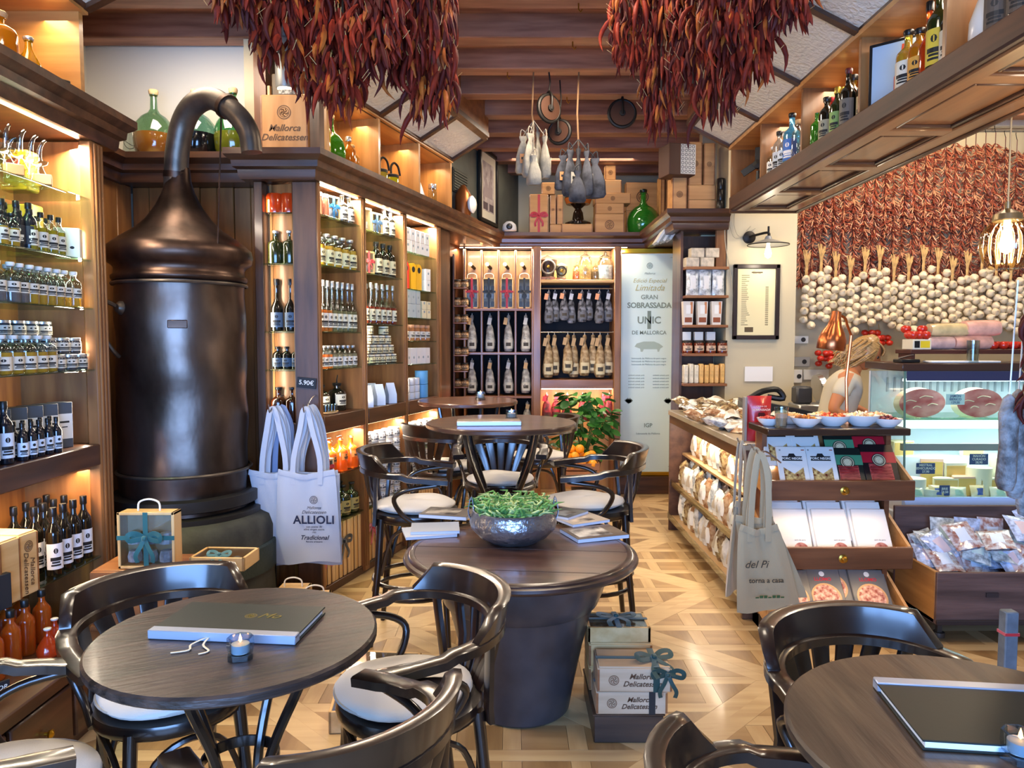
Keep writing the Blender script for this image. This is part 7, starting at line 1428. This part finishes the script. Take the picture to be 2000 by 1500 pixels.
# chest heap
for i in range(66):
    l = i // 26; x = 2.28 - .13 + (i * .618 % 1) * .98; y = 3.85 - .2 + R.random() * .28; m_ = [PLAS, mat('#b8c4dc', .12, coat=.8, var=.4, vs=45, bump=.5, bs=40), mat('#d0d4d8', .12, coat=.8, h2='#9a6a5c', vs=40, bump=.5, bs=40)]
    if i < 3:
        for q in range(3): PK.append(pillow(.14, .17, .03, 20 + q, [m_[q], mat(('#c8d8cc', '#e0c8c8', '#d0dcec')[q], .4)])) if len(PK) < 7 else None
    o = tag(O('vacuum_pack', PK[4 + i % 3], loc=(x, y, .30 + l * .035 + (.08 if i > 60 else 0)), rot=(radians(R.uniform(-75, -30)), R.uniform(-.3, .3), R.uniform(-.5, .5))), 'shiny clear vacuum pack heaped in the old wooden chest', 'pack', 'vacuum packs in the chest')
for i, (x, t) in enumerate(((2.30, -12), (2.42, -8), (2.56, -15), (2.72, -10))): tag(O('vacuum_pack', PK[4 + i % 3], loc=(x, 3.88, .36), rot=(radians(t), .1, .1)), 'shiny pack standing upright against the chest lid, ' + ORD[i], 'pack', 'upright packs in the chest').scale = (1.1, 1, 1.15)
# deli contents
HAM = mat('#a83c40', .3, h2='#d89088', vs=7, stretch=(1, 2, 3), coat=.5); FAT = mat('#e8d4b0', .4)
for i, px in enumerate((1800, 1900)):
    o = tag(E('sliced_ham', (2.25 + .17 + i * .34, 4.37, 1.052), .05), ('whole', 'second whole')[i] + ' cut ham with red face on the deli glass shelf', 'ham', 'hams'); O('ham_fat', M().lathe([(.0, -.06), (.1, -.055), (.15, 0), (.1, .055), (0, .06)], 28, sy=.62), FAT, o, (0, .04, .075), rot=(pi / 2, 0, .1)); O('ham_face', M().lathe([(.143, 0), (.145, .004), (0, .008)], 32, sy=.58), HAM, o, (0, -.018, .08), rot=(pi / 2, 0, .05)); [O('fat_streak', M().tube(spline([V((x0_, -.027, z0_)), V((x0_ + l_ * .4, -.028, z0_ + .012)), V((x0_ + l_, -.027, z0_ + .004))], 4), .0025, 5), FAT, o) for x0_, z0_, l_ in ((-.11, .085, .07), (-.02, .11, .08), (.03, .065, .06), (-.06, .05, .05))]
CHS = [(x, y, z, w_, h, c_) for x, y, z, w_, h, c_ in ((.12, .24, .802, .15, .09, 0), (.12, .12, .581, .13, .11, 1), (.27, .2, .69, .13, .10, 2), (.40, .17, .68, .13, .09, 3), (.54, .24, .802, .14, .07, 1), (.52, .15, .66, .14, .09, 0), (.30, .1, .60, .14, .09, 0), (.42, .1, .60, .15, .10, 2), (.56, .1, .60, .14, .09, 3), (.68, .2, .70, .12, .1, 0), (.70, .1, .60, .14, .12, 1), (.82, .2, .66, .13, .1, 2), (.85, .1, .60, .13, .1, 0), (.20, .08, .585, .1, .05, 3))]
CC = [(mat('#e8dcb8', .45), mat('#d8b468', .5)), (mat('#ece4d0', .45), mat('#e8cc80', .5)), (mat('#e8b8a0', .4), mat('#e0b860', .5)), (mat('#dcd4bc', .4), mat('#d0a858', .5))]
for i, (x, y, z, w_, h, c_) in enumerate(CHS):
    o = tag(E('cheese_piece', (2.25 + x, 4.2 + y, z if z > .7 else .581), R.uniform(-.3, .3)), ('cut wedge', 'round wheel', 'orange-rinded half', 'waxed block')[i % 4] + ' of pale cheese in the deli case, ' + (ORD[i] if i < 12 else ('near the corner', 'at the front')[i - 12]), 'cheese', 'cheeses in the deli case')
    zt = (z if z > .7 else .581); hh = h + max(0, (z - .581)) * (z <= .7)
    n = 20 if i % 4 == 1 else 12; a = M(); pf = [(w_/2 * cos(pi * t / n), w_/2 * sin(pi * t / n) * 1.1) for t in range(n + 1)] if i % 4 != 1 else [(w_/2 * cos(2 * pi * t / n), w_/2 * sin(2 * pi * t / n)) for t in range(n)]
    O('rind', a.prism(pf, 0, hh), CC[c_][0], o, ang=35)
    if i % 4 != 1: O('cut_face', M().box(-w_/2 * .93, w_/2 * .93, -.002, 0, hh * .08, hh * .92), CC[c_][1], o, ang=0)
PKD = [pillow(.10, .07, .05, 30, [mat('#e8e0c0', .25, coat=.5), mat('#b8d0b0', .4)]), pillow(.09, .08, .05, 31, [mat('#e8cc98', .25, coat=.5), mat('#3a5aa0', .4)])]
for i in range(6): tag(O('cheese_pack', PKD[i % 2], loc=(2.25 + .10 + i * .12, 4.245, .582), rot=(-.3, 0, R.uniform(-.2, .2))), 'small wrapped cheese portion behind the deli front glass, ' + ORD[i], 'pack', 'wrapped cheese portions')
for i, (px, py, Y, ls) in enumerate(((1866, 780, 4.30, 'JAMÓN\nIBÉRICO\n129,00'), (1808, 915, 4.26, 'MESTRAL\nSEMICURADO\n27,90'), (1912, 897, 4.30, 'MAHÓN\nCURADO\n28,90'), (1845, 958, 4.235, 'BRIE\n19,50'))):
    p = P(px, py, Y); o = tag(E('price_tag', p), 'blue handwritten price tag reading ' + ls.replace('\n', ' ').lower() + ' in the deli case', 'sign', 'deli price tags'); O('card', M().box(-.055, .055, 0, .003, -.032, .032, 0, .001) if i < 3 else M().box(-.03, .03, 0, .003, -.03, .03), mat('#2c4a7a', .5) if i else mat('#b8ccd0', .5), o); txt(ls, .019, PAPER if i else mat('#2c4a7a', .5), o, (0, -.001, 0), bold=.0003)
# on top of the deli case
o = tag(E('rear_rack', (2.40, 4.40, 1.371)), 'dark wooden rack shelf standing on the deli case', 'shelf'); O('rack_shelf', M().box(-.06, .9, -.06, .12, .05, .075, 0, .003), mat('#4a241a', .4), o)
for x in (-.04, .88): O('foot', M().box(x - .01, x + .01, -.05, .1, 0, .05), mat('#4a241a', .4), o)
BAGM = mat('#e8c8a8', .2, coat=.8, var=.2, vs=14, bump=.5, bs=16)
for i, (x, y, z, w_, h, d, hx) in enumerate(((.14, .02, .077, .17, .075, .14, '#d8b0a0'), (.34, .02, .077, .22, .08, .14, '#e0a890'), (.20, .03, .155, .22, .075, .13, '#d8c088'), (.40, .03, .158, .2, .09, .13, '#e8b098'))):
    b = tag(O('wrapped_ham_block', M().lathe([(.0, 0), (h * .5, .0), (h * .56, w_ * .15), (h * .56, w_ * .85), (h * .5, w_), (0, w_)], 14, sx=.95, sy=1.1, wob=lambda a, z: .06 * sin(3 * a + 20 * z)), mat(hx, .2, coat=.8, var=.2, vs=14, bump=.5, bs=16), loc=(2.40 + x - w_ / 2, 4.40 + y, 1.371 + z + h * .5), rot=(0, pi / 2, 0)), 'plastic wrapped ham block on the deli rack, ' + ('lower', 'lower and wider', 'upper yellowish', 'topmost pink')[i], 'ham', 'wrapped ham blocks')
tom = M().lathe([(0, 0), (.018, .003), (.028, .016), (.03, .028), (.025, .04), (.012, .047), (0, .045)], 14).mesh('tomato', mat('#c42a18', .25, coat=.5), 60, True)
cr = tag(E('tomato_box', (2.405, 4.41, 1.447)), 'pale card box of tomatoes with yellow mark on the deli rack', 'box'); O('card_box', M().box(-.05, .06, -.06, .06, 0, .06, 0, .002), mat('#e0d4b4', .5), cr); O('printed_mark', M().box(-.005, .05, -.062, -.06, .01, .05), mat('#e0c020', .5), cr, ang=0); O('print_letters', M().box(-.04, -.01, -.0625, -.06, .01, .05), BLACK, cr, ang=0)
for i in range(7): tag(O('tomato', tom, loc=(2.37 + (i % 3) * .038, 4.38 + (i // 3) * .04, 1.508 + (.0 if i < 5 else .035))), 'red tomato heaped in the pale card box, ' + ORD[i], 'tomato', 'tomatoes on the deli rack')
for i in range(8): tag(O('tomato', tom, loc=(2.86 + (i % 4) * .06, 4.40 + (i // 4) * .06, 1.447)), 'red tomato behind the glass on the deli rack, ' + ORD[i], 'tomato', 'tomatoes beside the drinking glass')
o = tag(O('tall_glass', M().lathe([(.028, 0), (.03, .003), (.034, .13), (.032, .13), (.026, .008), (0, .008)], 20), CLEAR, loc=(2.66, 4.27, 1.371)), 'empty tall glass on the front of the deli top', 'glass')
tag(O('paper_tray', M().box(-.2, .2, -.05, .05, 0, .012, 0, .004), PAPER, loc=(2.62, 4.31, 1.371)), 'thin white paper pile on the deli top', 'paper')
o = tag(E('tongs_holder', (2.31, 4.34, 1.371)), 'black tong holder on the deli corner', 'holder'); O('tray', M().box(-.05, .06, -.05, .05, 0, .02, 0, .004), BLACK, o); O('tongs', M().tube([(-.04, 0, .025), (.05, .01, .045)], .006, 6), STEEL, o)
# ---------------------------------------------------------------- chillies
CRED = [mat('#6c1e10', .55, h2='#40100a', vs=20, bump=.4, bs=60), mat('#8c2c16', .55, h2='#5c180c', vs=20, bump=.4, bs=60), mat('#a85a20', .55, h2='#80300e', vs=20), mat('#481610', .6)]
for m_ in CRED:
    b_ = m_.node_tree.nodes['Principled BSDF']; b_.inputs['Specular IOR Level'].default_value = .18; b_.inputs['Roughness'].default_value = .6
def chilli(M_, p, d, L, r, m=0, bend=None, n=5, seg=5):
    """one pod from p along d"""
    d = V(d).normalized(); s = d.cross(V((.3, .5, 1))).normalized(); b = (bend if bend is not None else R.uniform(-.3, .3)) * L
    pts = []; rs = []
    for i in range(seg + 1):
        t = i / seg; pts.append(V(p) + d * (L * t) + s * (b * sin(pi * t * .9))); rs.append(max(.0006, r * (.45, .95, 1, .8, .5, .08)[min(5, int(t * 5 + .01))] if seg == 5 else r * (.6, 1, .7, .1)[i]))
    M_.tube(pts, rs, n, m)
bunch_meshes = []
for v in range(3):
    a = M(); rr = random.Random(v + 3)
    for i in range(520):
        z = -rr.random() ** .9; ph = rr.uniform(0, 6.28); q = .55 + .4 * rr.random(); tap = .62 + .38 * min(1, (1 + z) * 3.5 + .2); rad = q * tap
        p = (rad * .11 * cos(ph), rad * .11 * sin(ph), z * .92 + .06); chilli(a, p, (cos(ph) * .15 + rr.uniform(-.22, .22), sin(ph) * .15 + rr.uniform(-.22, .22), -1), rr.uniform(.07, .12), rr.uniform(.007, .0125), rr.choice((0, 0, 1, 1, 2, 3)), rr.uniform(-.22, .22))
    for i in range(60):
        z = -rr.random(); ph = rr.uniform(0, 6.28); a.tube([(.1 * cos(ph), .1 * sin(ph), z * .9), (.13 * cos(ph) + .01, .13 * sin(ph), z * .9 + .03)], .0012, 3, m=4)
    bunch_meshes.append(a.mesh('chilli_pods', CRED + [mat('#b89058', .7)], 60))
pods = []
for v in range(5):
    a = M(); chilli(a, (0, 0, 0), (0, 0, -1), .11 + .01 * v, .0105, 0, (-.25, -.12, .08, .2, .3)[v], 7, 5); a.tube([(0, 0, 0), (.002, 0, .018)], [.003, .0015], 5, m=1); pods.append([a.mesh('chilli', [CRED[k], mat('#8a6a38', .7)], 60) for k in (0, 1, 2, 3)])
def bunch(px, pyb, Y, w_, label, top=3.27, small=False):
    b = P(px, pyb, Y); L = top - b.z; o = tag(E('chilli_bunch', (b.x, Y, top), R.uniform(0, 6)), label, 'chilli bunch', 'hanging red chilli bunches')
    m_ = stuff(O('chilli_pods', bunch_meshes[int(px) % 3], parent=o)); s = w_ / .22; m_.scale = (s, s, L / .98)
    O('cord', M().tube([(0, 0, 0), (0, 0, -L * .9)], .004, 5), mat('#5a3c24', .8), o)
    for i in range(26):
        z = -L * (1 - .62 * R.random() ** 1.2) + .10; ph = R.uniform(0, 6.28); q = w_ / 2 * (.75 + .3 * R.random()) * (.7 if z < -L + .18 else 1)
        c = O('chilli', pods[i % 5][R.choice((0, 0, 1, 1, 2, 3)) if not small else R.choice((1, 1, 2))], parent=o, loc=(q * cos(ph), q * sin(ph), z), rot=(R.uniform(-.35, .35), R.uniform(-.35, .35), ph)); k = .6 if small else R.uniform(.8, 1.15); c.scale = (k, k, k)
for i, (px, pyb, Y, w_, l) in enumerate(((455, 62, 2.55, .17, 'short dark chilli bunch over the demijohns'), (545, 150, 2.7, .20, 'chilli bunch hung before the white niche wall'), (612, 215, 2.85, .20, 'chilli bunch hanging in front of the upright wine box'), (672, 238, 2.8, .22, 'large chilli bunch in front of the cubby demijohn'), (735, 150, 2.75, .22, 'chilli bunch in the middle of the shelving-side cluster'), (790, 190, 2.95, .18, 'chilli bunch beside the first frosted pane'), (845, 262, 2.9, .20, 'longest chilli bunch of the shelving-side cluster'),
    (1228, 152, 3.1, .15, 'short chilli bunch at the joist centre side'), (1290, 288, 3.1, .17, 'long bunch of small bright red chillies by the single pulley'), (1352, 205, 3.0, .18, 'chilli bunch between the small chillies and the frosted panes'), (1400, 262, 2.95, .17, 'thin long orange chilli bunch before the frosted panes'), (1462, 185, 2.8, .20, 'chilli bunch before the second frosted pane'), (1540, 75, 2.7, .18, 'short chilli bunch nearest the counter canopy'))):
    bunch(px, pyb, Y, w_, l, small=(i == 8))
for k, (px, pyb, Y) in enumerate(((1330, 60, 3.2), (1490, 60, 2.9), (640, 100, 3.0), (1420, 120, 2.75))): bunch(px, pyb, Y, .2, ('chilli bunch filling the cluster behind the long small one', 'chilli bunch filling the canopy-side cluster', 'chilli bunch behind the large one at the shelving side', 'chilli bunch at the front of the canopy-side cluster')[k])
# dark chillies and dried sausages hung close to the camera at the edge
p = P(2022, 570, 1.9); o = tag(E('chilli_bunch', p), 'dark chilli string cut off by the picture edge beside the deli case', 'chilli bunch', 'hanging red chilli bunches'); O('cord', M().tube([(0, 0, -.28), (0, 0, 0), (.0, 0, .45)], .004, 5), mat('#5a3c24', .8), o)
for i in range(70):
    ph = R.uniform(0, 6.28); zc = -.27 * R.random(); q = .014; c = O('chilli', pods[i % 5][3 if i % 3 else 0], parent=o, loc=(q * cos(ph), q * sin(ph), zc), rot=(0, R.uniform(.2, .75), ph)); c.scale = (.7, .7, .62)
SAU = mat('#4a4644', .6, h2='#8a8684', vs=28, bump=.8, bs=60)
for i, (px, py0, py1, r) in enumerate(((1972, 770, 960, .024), (1990, 760, 975, .022), (2012, 740, 1010, .024))):
    t, q = P(px, py0, 1.95 + i * .03), P(px, py1, 1.95 + i * .03); L = t.z - q.z
    o = tag(E('dried_sausage', t), 'grey moulded dried sausage hanging by the deli case, ' + ORD[i], 'sausage', 'dried sausages'); O('casing', M().lathe([(0, -L), (r * .7, -L * .98), (r, -L * .9), (r * .9, -L * .5), (r, -L * .2), (r * .6, -L * .04), (.004, 0)], 18, wob=lambda a, z: .1 * sin(3 * a + 25 * z) + .05 * sin(7 * a + 60 * z)), SAU, o, ang=70); O('string', M().tube([(0, 0, 0), (.01, 0, .3)], .002, 5), PAPER, o)
tag(O('hanging_rod', M().tube([(P(2022, 570, 1.9).x, 1.9, 2.0), (1.5, 1.95, 2.2), (1.7, 2.0, 2.45)], .006, 6), IRON), 'iron rod carrying the dark chillies below the canopy', 'rod')
o = tag(E('grey_stand', (1.66, 2.42, 0)), 'worn blue-grey wooden stand post at the picture edge', 'stand'); O('post', M().box(-.022, .022, -.02, .02, .03, .60, 0, .004), mat('#5c646c', .6, var=.2, vs=20), o); O('foot', M().box(-.12, .12, -.09, .09, 0, .03, 0, .004), mat('#5a6674', .6), o); O('ribbon', M().box(-.024, .024, -.022, .022, .52, .53), ribR, o)
# wall of chilli strings
wch = []
WC = [mat('#ac5c40', .4, coat=.2, h2='#7c3424', vs=12), mat('#8c4230', .4, coat=.2), mat('#c88c64', .45, coat=.2), mat('#5a241a', .4, coat=.2)]
for v in range(4):
    a = M(); rr = random.Random(40 + v)
    for i in range(220):
        z = -(i + rr.random() * 3) / 223 * .74; ph = rr.uniform(pi * .85, 2 * pi * 1.15); el = rr.uniform(-2.2, -.2)
        chilli(a, (.008 * cos(ph), .01 * sin(ph), z), (cos(ph), sin(ph) * .75 - .15, el), rr.uniform(.05, .085), rr.uniform(.0042, .0065), rr.choice((0, 0, 1, 2, 2, 3)), rr.uniform(-.25, .25), 4, 3)
    a.tube([(0, 0, .09), (0, 0, -.74)], .004, 4, m=3); wch.append(a.mesh('chilli_string', WC, 60))
n = 0
for tier, (zt_, y) in enumerate(((3.12, 6.30), (2.66, 6.33))):
    for i in range(29):
        x = 2.46 + i * .084
        o = tag(E('chilli_string', (x + R.uniform(-.012, .012), y, zt_ + R.uniform(-.04, .04))), 'string of small dried chillies on the wall, %s tier, %s from the column' % (('upper', 'lower')[tier], ordw(i)), 'chilli string', 'chilli strings on the wall')
        stuff(O('small_chillies', wch[(i * 3 + tier) % 4], parent=o, rz=0)); o.scale = (1.05, 1, R.uniform(.86, 1.0))
        O('hook', M().tube([(0, 0, .08), (0, .02, .14), (.008, .03, .155)], .003, 4), IRON, o) if not tier else None
tag(O('hanging_rail', M().tube([(2.40, 6.33, 3.27), (4.85, 6.33, 3.27)], .008, 6), STEEL), 'steel rail along the wall holding the chilli strings', 'rail')
struct(O('trim_8', M().box(2.32, 4.9, 6.33, 6.4, 3.30, 3.42, 0, .01), mat('#e4dcc8', .6)))
# garlic braids
gb = M().lathe([(0, -.004), (.010, 0), (.024, .007), (.031, .02), (.030, .034), (.018, .045), (.008, .054), (.006, .064), (0, .066)], 12, wob=lambda a, z: .06 * cos(5 * a)).mesh('garlic_bulb', mat('#e6d6b4', .5, h2='#ccb68e', vs=30, sss=.1), 60, True)
stk = M()
for i in range(7): stk.tube(spline([V((R.uniform(-.006, .006), 0, -.42)), V((R.uniform(-.012, .012), R.uniform(-.01, .01), -.2)), V((R.uniform(-.01, .01), R.uniform(-.01, .0), 0)), V((.03 * (i - 3) / 3 + R.uniform(-.008, .008), R.uniform(-.02, .0), .13 + R.uniform(-.03, .03)))], 3), [.006] * 9 + [.004], 4)
stk = stk.mesh('stalks', mat('#c8a468', .8, var=.2, vs=20), 60)
for i in range(20):
    x = 2.48 + i * .123; zt_ = 2.10 + .05 * sin(i * 1.7); nb = 13
    o = tag(E('garlic_braid', (x, 6.27, zt_)), 'braid of white garlic bulbs below the chillies, %s from the column' % ordw(i), 'garlic braid', 'garlic braids on the wall'); O('stalks', stk, parent=o, rz=0)
    for k in range(nb):
        sx = -1 if k % 2 else 1
        O('garlic_bulb', gb, parent=o, loc=(sx * .028 + R.uniform(-.009, .009), -.026 - .016 * (k % 3 == 0), -.06 - k * .034), rot=(pi / 2 + R.uniform(-.5, .5), sx * R.uniform(.2, .9), 0)).scale = (1.12,) * 3
# tomato strings on the wall
for q, (px, py) in enumerate(((1610, 695), (1632, 700), (1700, 655), (1722, 665))):
    p = P(px, py, 6.3); o = tag(E('tomato_cluster', p), 'cluster of red hanging tomatoes on the wall, ' + ('under the copper lamp', 'second under the copper lamp', "above the woman's hair", 'beside the deli corner')[q], 'tomatoes', 'hanging tomatoes')
    for k in range(7): O('tomato', tom, parent=o, loc=((k % 3 - 1) * .05 + R.uniform(-.01, .01), -.03 * (k % 2), (k // 3) * -.045), rot=(R.uniform(-.5, .5), 0, 0)).scale = (1, 1, 1)
    O('string', M().tube([(0, .02, 0), (0, .06, .14)], .003, 4), mat('#b89860', .8), o)
# pendant lamp
pz = P(1966, 470, 3.3); pd = tag(E('pendant_lamp', pz), 'fluted glass globe pendant lamp with glowing bulb in front of the chillies', 'lamp')
def fl(a, z): return .03 * cos(18 * a)
O('globe', M().lathe([(.03, -.13), (.06, -.125), (.09, -.09), (.105, -.03), (.10, .03), (.075, .07), (.05, .09), (.052, .10)], 72, wob=fl), glassy('#f4e4c0', .86), pd, ang=70); O('globe_tip', M().lathe([(0, -.134), (.03, -.13)], 16), glassy('#f4e4c0', .8), pd); O('fitting', M().lathe([(.056, .085), (.06, .09), (.055, .115), (.03, .13), (.012, .14), (.012, .17)], 24), mat('#8a7858', .35, .8), pd)
O('bulb', M().lathe([(0, -.06), (.024, -.045), (.03, -.02), (.022, .02), (.014, .05), (.014, .09)], 16), mat('#ffe4b0', .3, emit=16), pd); O('cord', M().tube([(0, 0, .17), (0, 0, 3.4 - pz.z)], .004, 6), mat('#b09060', .5), pd)
light('pendant_glow', 'POINT', (pz.x, 3.3, pz.z - .02), 14, WARM2, .05)
# ---------------------------------------------------------------- woman behind the counter
def skin_body(name, verts, edges, radii, mats, parent, sub=2):
    me = bpy.data.meshes.new(name); me.from_pydata(verts, edges, []); o = bpy.data.objects.new(name, me); C.objects.link(o); o.parent = parent; me.materials.append(mats)
    md = o.modifiers.new('Skin', 'SKIN'); md.use_smooth_shade = True
    for i, r in enumerate(radii): me.skin_vertices[0].data[i].radius = r if isinstance(r, tuple) else (r, r)
    me.skin_vertices[0].data[0].use_root = True
    s_ = o.modifiers.new('Sub', 'SUBSURF'); s_.levels = sub; s_.render_levels = sub
    return o
wx, wy = 2.15, 4.93
pe = tag(E('person', (wx, wy, 0)), 'blonde woman in pale short-sleeved shirt bending over behind the deli counter', 'person'); pe.scale = (.96, .96, .955)
SK = mat('#c07a4c', .5, sss=.15)
bv = [(0, 0, .93), (.02, 0, 1.06), (.05, 0, 1.18), (.09, 0, 1.29), (.13, 0, 1.36), (.16, -.01, 1.42),        # 0-5 spine, neck
      (-.07, -.06, .90), (-.06, -.07, .50), (-.08, -.07, .09), (-.02, -.09, .05),                     # 6-9
      (-.02, .09, .90), (-.01, .09, .50), (-.03, .09, .09), (.04, .09, .05),
      (.02, -.15, 1.31), (-.09, -.19, 1.10), (.06, -.17, 1.03), (.15, -.14, 1.01),                   # 14-17 near arm
      (.16, .15, 1.31), (.20, .20, 1.10), (.33, .12, 1.03), (.40, .06, 1.01)]
be = [(0, 1), (1, 2), (2, 3), (3, 4), (4, 5), (0, 6), (6, 7), (7, 8), (8, 9), (0, 10), (10, 11), (11, 12), (12, 13), (3, 14), (14, 15), (15, 16), (16, 17), (3, 18), (18, 19), (19, 20), (20, 21)]
br = [(.13, .11), (.12, .10), (.13, .11), (.13, .10), .055, .048, .085, .058, .04, .035, .085, .058, .04, .035, .055, .042, .03, .024, .055, .042, .03, .024]
skin_body('body', bv, be, br, SK, pe)
sv = [(0, 0, .93), (.02, 0, 1.06), (.05, 0, 1.18), (.09, 0, 1.29), (.122, 0, 1.345), (.02, -.15, 1.30), (-.05, -.178, 1.18), (.16, .15, 1.30), (.185, .18, 1.19)]
skin_body('shirt', sv, [(0, 1), (1, 2), (2, 3), (3, 4), (3, 5), (5, 6), (3, 7), (7, 8)], [(.15, .135), (.145, .125), (.15, .13), (.14, .12), .068, .068, .062, .068, .062], mat('#c8bca0', .85, bump=.2), pe)
skin_body('trousers', [(0, 0, .95), (-.06, -.07, .86), (-.06, -.07, .50), (-.08, -.07, .10), (-.01, .08, .86), (-.01, .09, .50), (-.03, .09, .10)], [(0, 1), (1, 2), (2, 3), (0, 4), (4, 5), (5, 6)], [(.15, .13), .1, .072, .06, .1, .072, .06], mat('#2a2a30', .8), pe)
# head: face looks along local +X, tilted down
hd = M(); nu, nv = 28, 20; vs = []
for j in range(nv + 1):
    th = pi * j / nv
    for i in range(nu):
        ph = 2 * pi * i / nu; x, y, z = sin(th) * cos(ph), sin(th) * sin(ph), cos(th)
        rx, ry, rz_ = .095, .075, .118; px_, py_, pz_ = x * rx, y * ry, z * rz_
        if z < -.1: py_ *= 1 - .28 * (-z - .1); px_ += .012 * (-z) if x > 0 else .02
        f = max(0, x)
        px_ += .026 * exp(-((y / .22) ** 2) - ((z + .12) / .2) ** 2) * (f > .5)            # nose
        px_ -= .010 * exp(-(((abs(y) - .42) / .18) ** 2) - ((z - .08) / .14) ** 2) * (f > .4)   # eye sockets
        px_ += .007 * exp(-((y / .3) ** 2) - ((z + .48) / .07) ** 2) * (f > .4) + .006 * exp(-((y / .3) ** 2) - ((z + .85) / .12) ** 2)
        vs.append((px_, py_, pz_))
hd.add(vs, [(j*nu+i, j*nu+(i+1) % nu, (j+1)*nu+(i+1) % nu, (j+1)*nu+i) for j in range(nv) for i in range(nu)])
HR = (0, .55, 0); hloc = (.21, -.01, 1.485)
head = O('head', hd, SK, pe, hloc, rot=(0, .55, -.35), ang=80)
for s_ in (-1, 1):
    O('eye', M().lathe([(0, -.011), (.008, -.008), (.011, 0), (.008, .008), (0, .011)], 12), mat('#3a2a20', .2), head, (.078, s_ * .03, .012)); O('ear', M().lathe([(0, -.006), (.016, -.004), (.018, .003), (.01, .006), (0, .004)], 14, sy=1.5), SK, head, (-.005, s_ * .074, -.005), rot=(pi / 2, 0, .2))
O('mouth', M().tube([(.088, -.022, -.056), (.096, 0, -.054), (.088, .022, -.056)], [.002, .004, .002], 6), mat('#a0483c', .5), head)
HAIR = mat('#c09a5c', .5, h2='#8a6230', vs=30, stretch=(1, 1, 8), coat=.2); hr = M(); vs = []
for j in range(13):
    th = pi * .62 * j / 12
    for i in range(29):
        ph = pi * .28 + (2 * pi - pi * .56) * i / 28; k = 1.13 + .03 * sin(9 * ph + 5 * th); lift = .01 if j < 3 else 0
        vs.append((.098 * k * sin(th) * cos(ph) - .004, .08 * k * sin(th) * sin(ph), .122 * k * cos(th) + lift))
hr.add(vs, [(j*29+i, j*29+i+1, (j+1)*29+i+1, (j+1)*29+i) for j in range(12) for i in range(28)])
for i in range(70):
    a_ = R.uniform(pi * .35, pi * 1.65); z0 = R.uniform(-.02, .09); p0 = V((.10 * cos(a_) * .95, .085 * sin(a_), z0)); hr.tube(spline([p0, p0 + V((-.02, .01 * sin(a_), -.06)), p0 + V((-.05 + R.uniform(-.02, .02), R.uniform(-.02, .02), -.13)), p0 + V((-.06 + R.uniform(-.03, .03), R.uniform(-.03, .03), -.19))], 3), [.010] * 6 + [.008, .006, .004, .002], 5)
for i in range(30):
    a_ = R.uniform(-.9, .9); p0 = V((.02, .07 * sin(a_) , .115)); hr.tube(spline([p0, V((.09, .07 * sin(a_), .085)), V((.10, .085 * sin(a_) + .01, .04))], 4), .007, 5)
O('hair', hr, HAIR, head, ang=80).scale = (.96, .9, .9)
for (w0, s_) in ((V((.15, -.14, 1.01)), 1), (V((.40, .06, 1.01)), 1)):
    hn = M(); hn.tube([w0 - V((.01, 0, 0)), w0 + V((.035, .01, -.005)), w0 + V((.075, .015, -.015))], 1, flat=[(.05, .03), (.075, .028), (.07, .022)], up=(0, 0, 1)); h_ = O('hand', hn, SK, pe)
    for k in range(4): q = w0 + V((.072, .015 + (k - 1.5) * .019, -.015)); O('finger', M().tube([q, q + V((.03 - .004 * abs(k - 1.5), 0, -.008)), q + V((.048 - .005 * abs(k - 1.5), 0, -.03))], [.009, .008, .006], 8), SK, h_)
    q = w0 + V((.02, .042, -.005)); O('thumb', M().tube([q, q + V((.03, .02, -.01)), q + V((.055, .02, -.025))], [.011, .009, .007], 8), SK, h_)
finish_text()
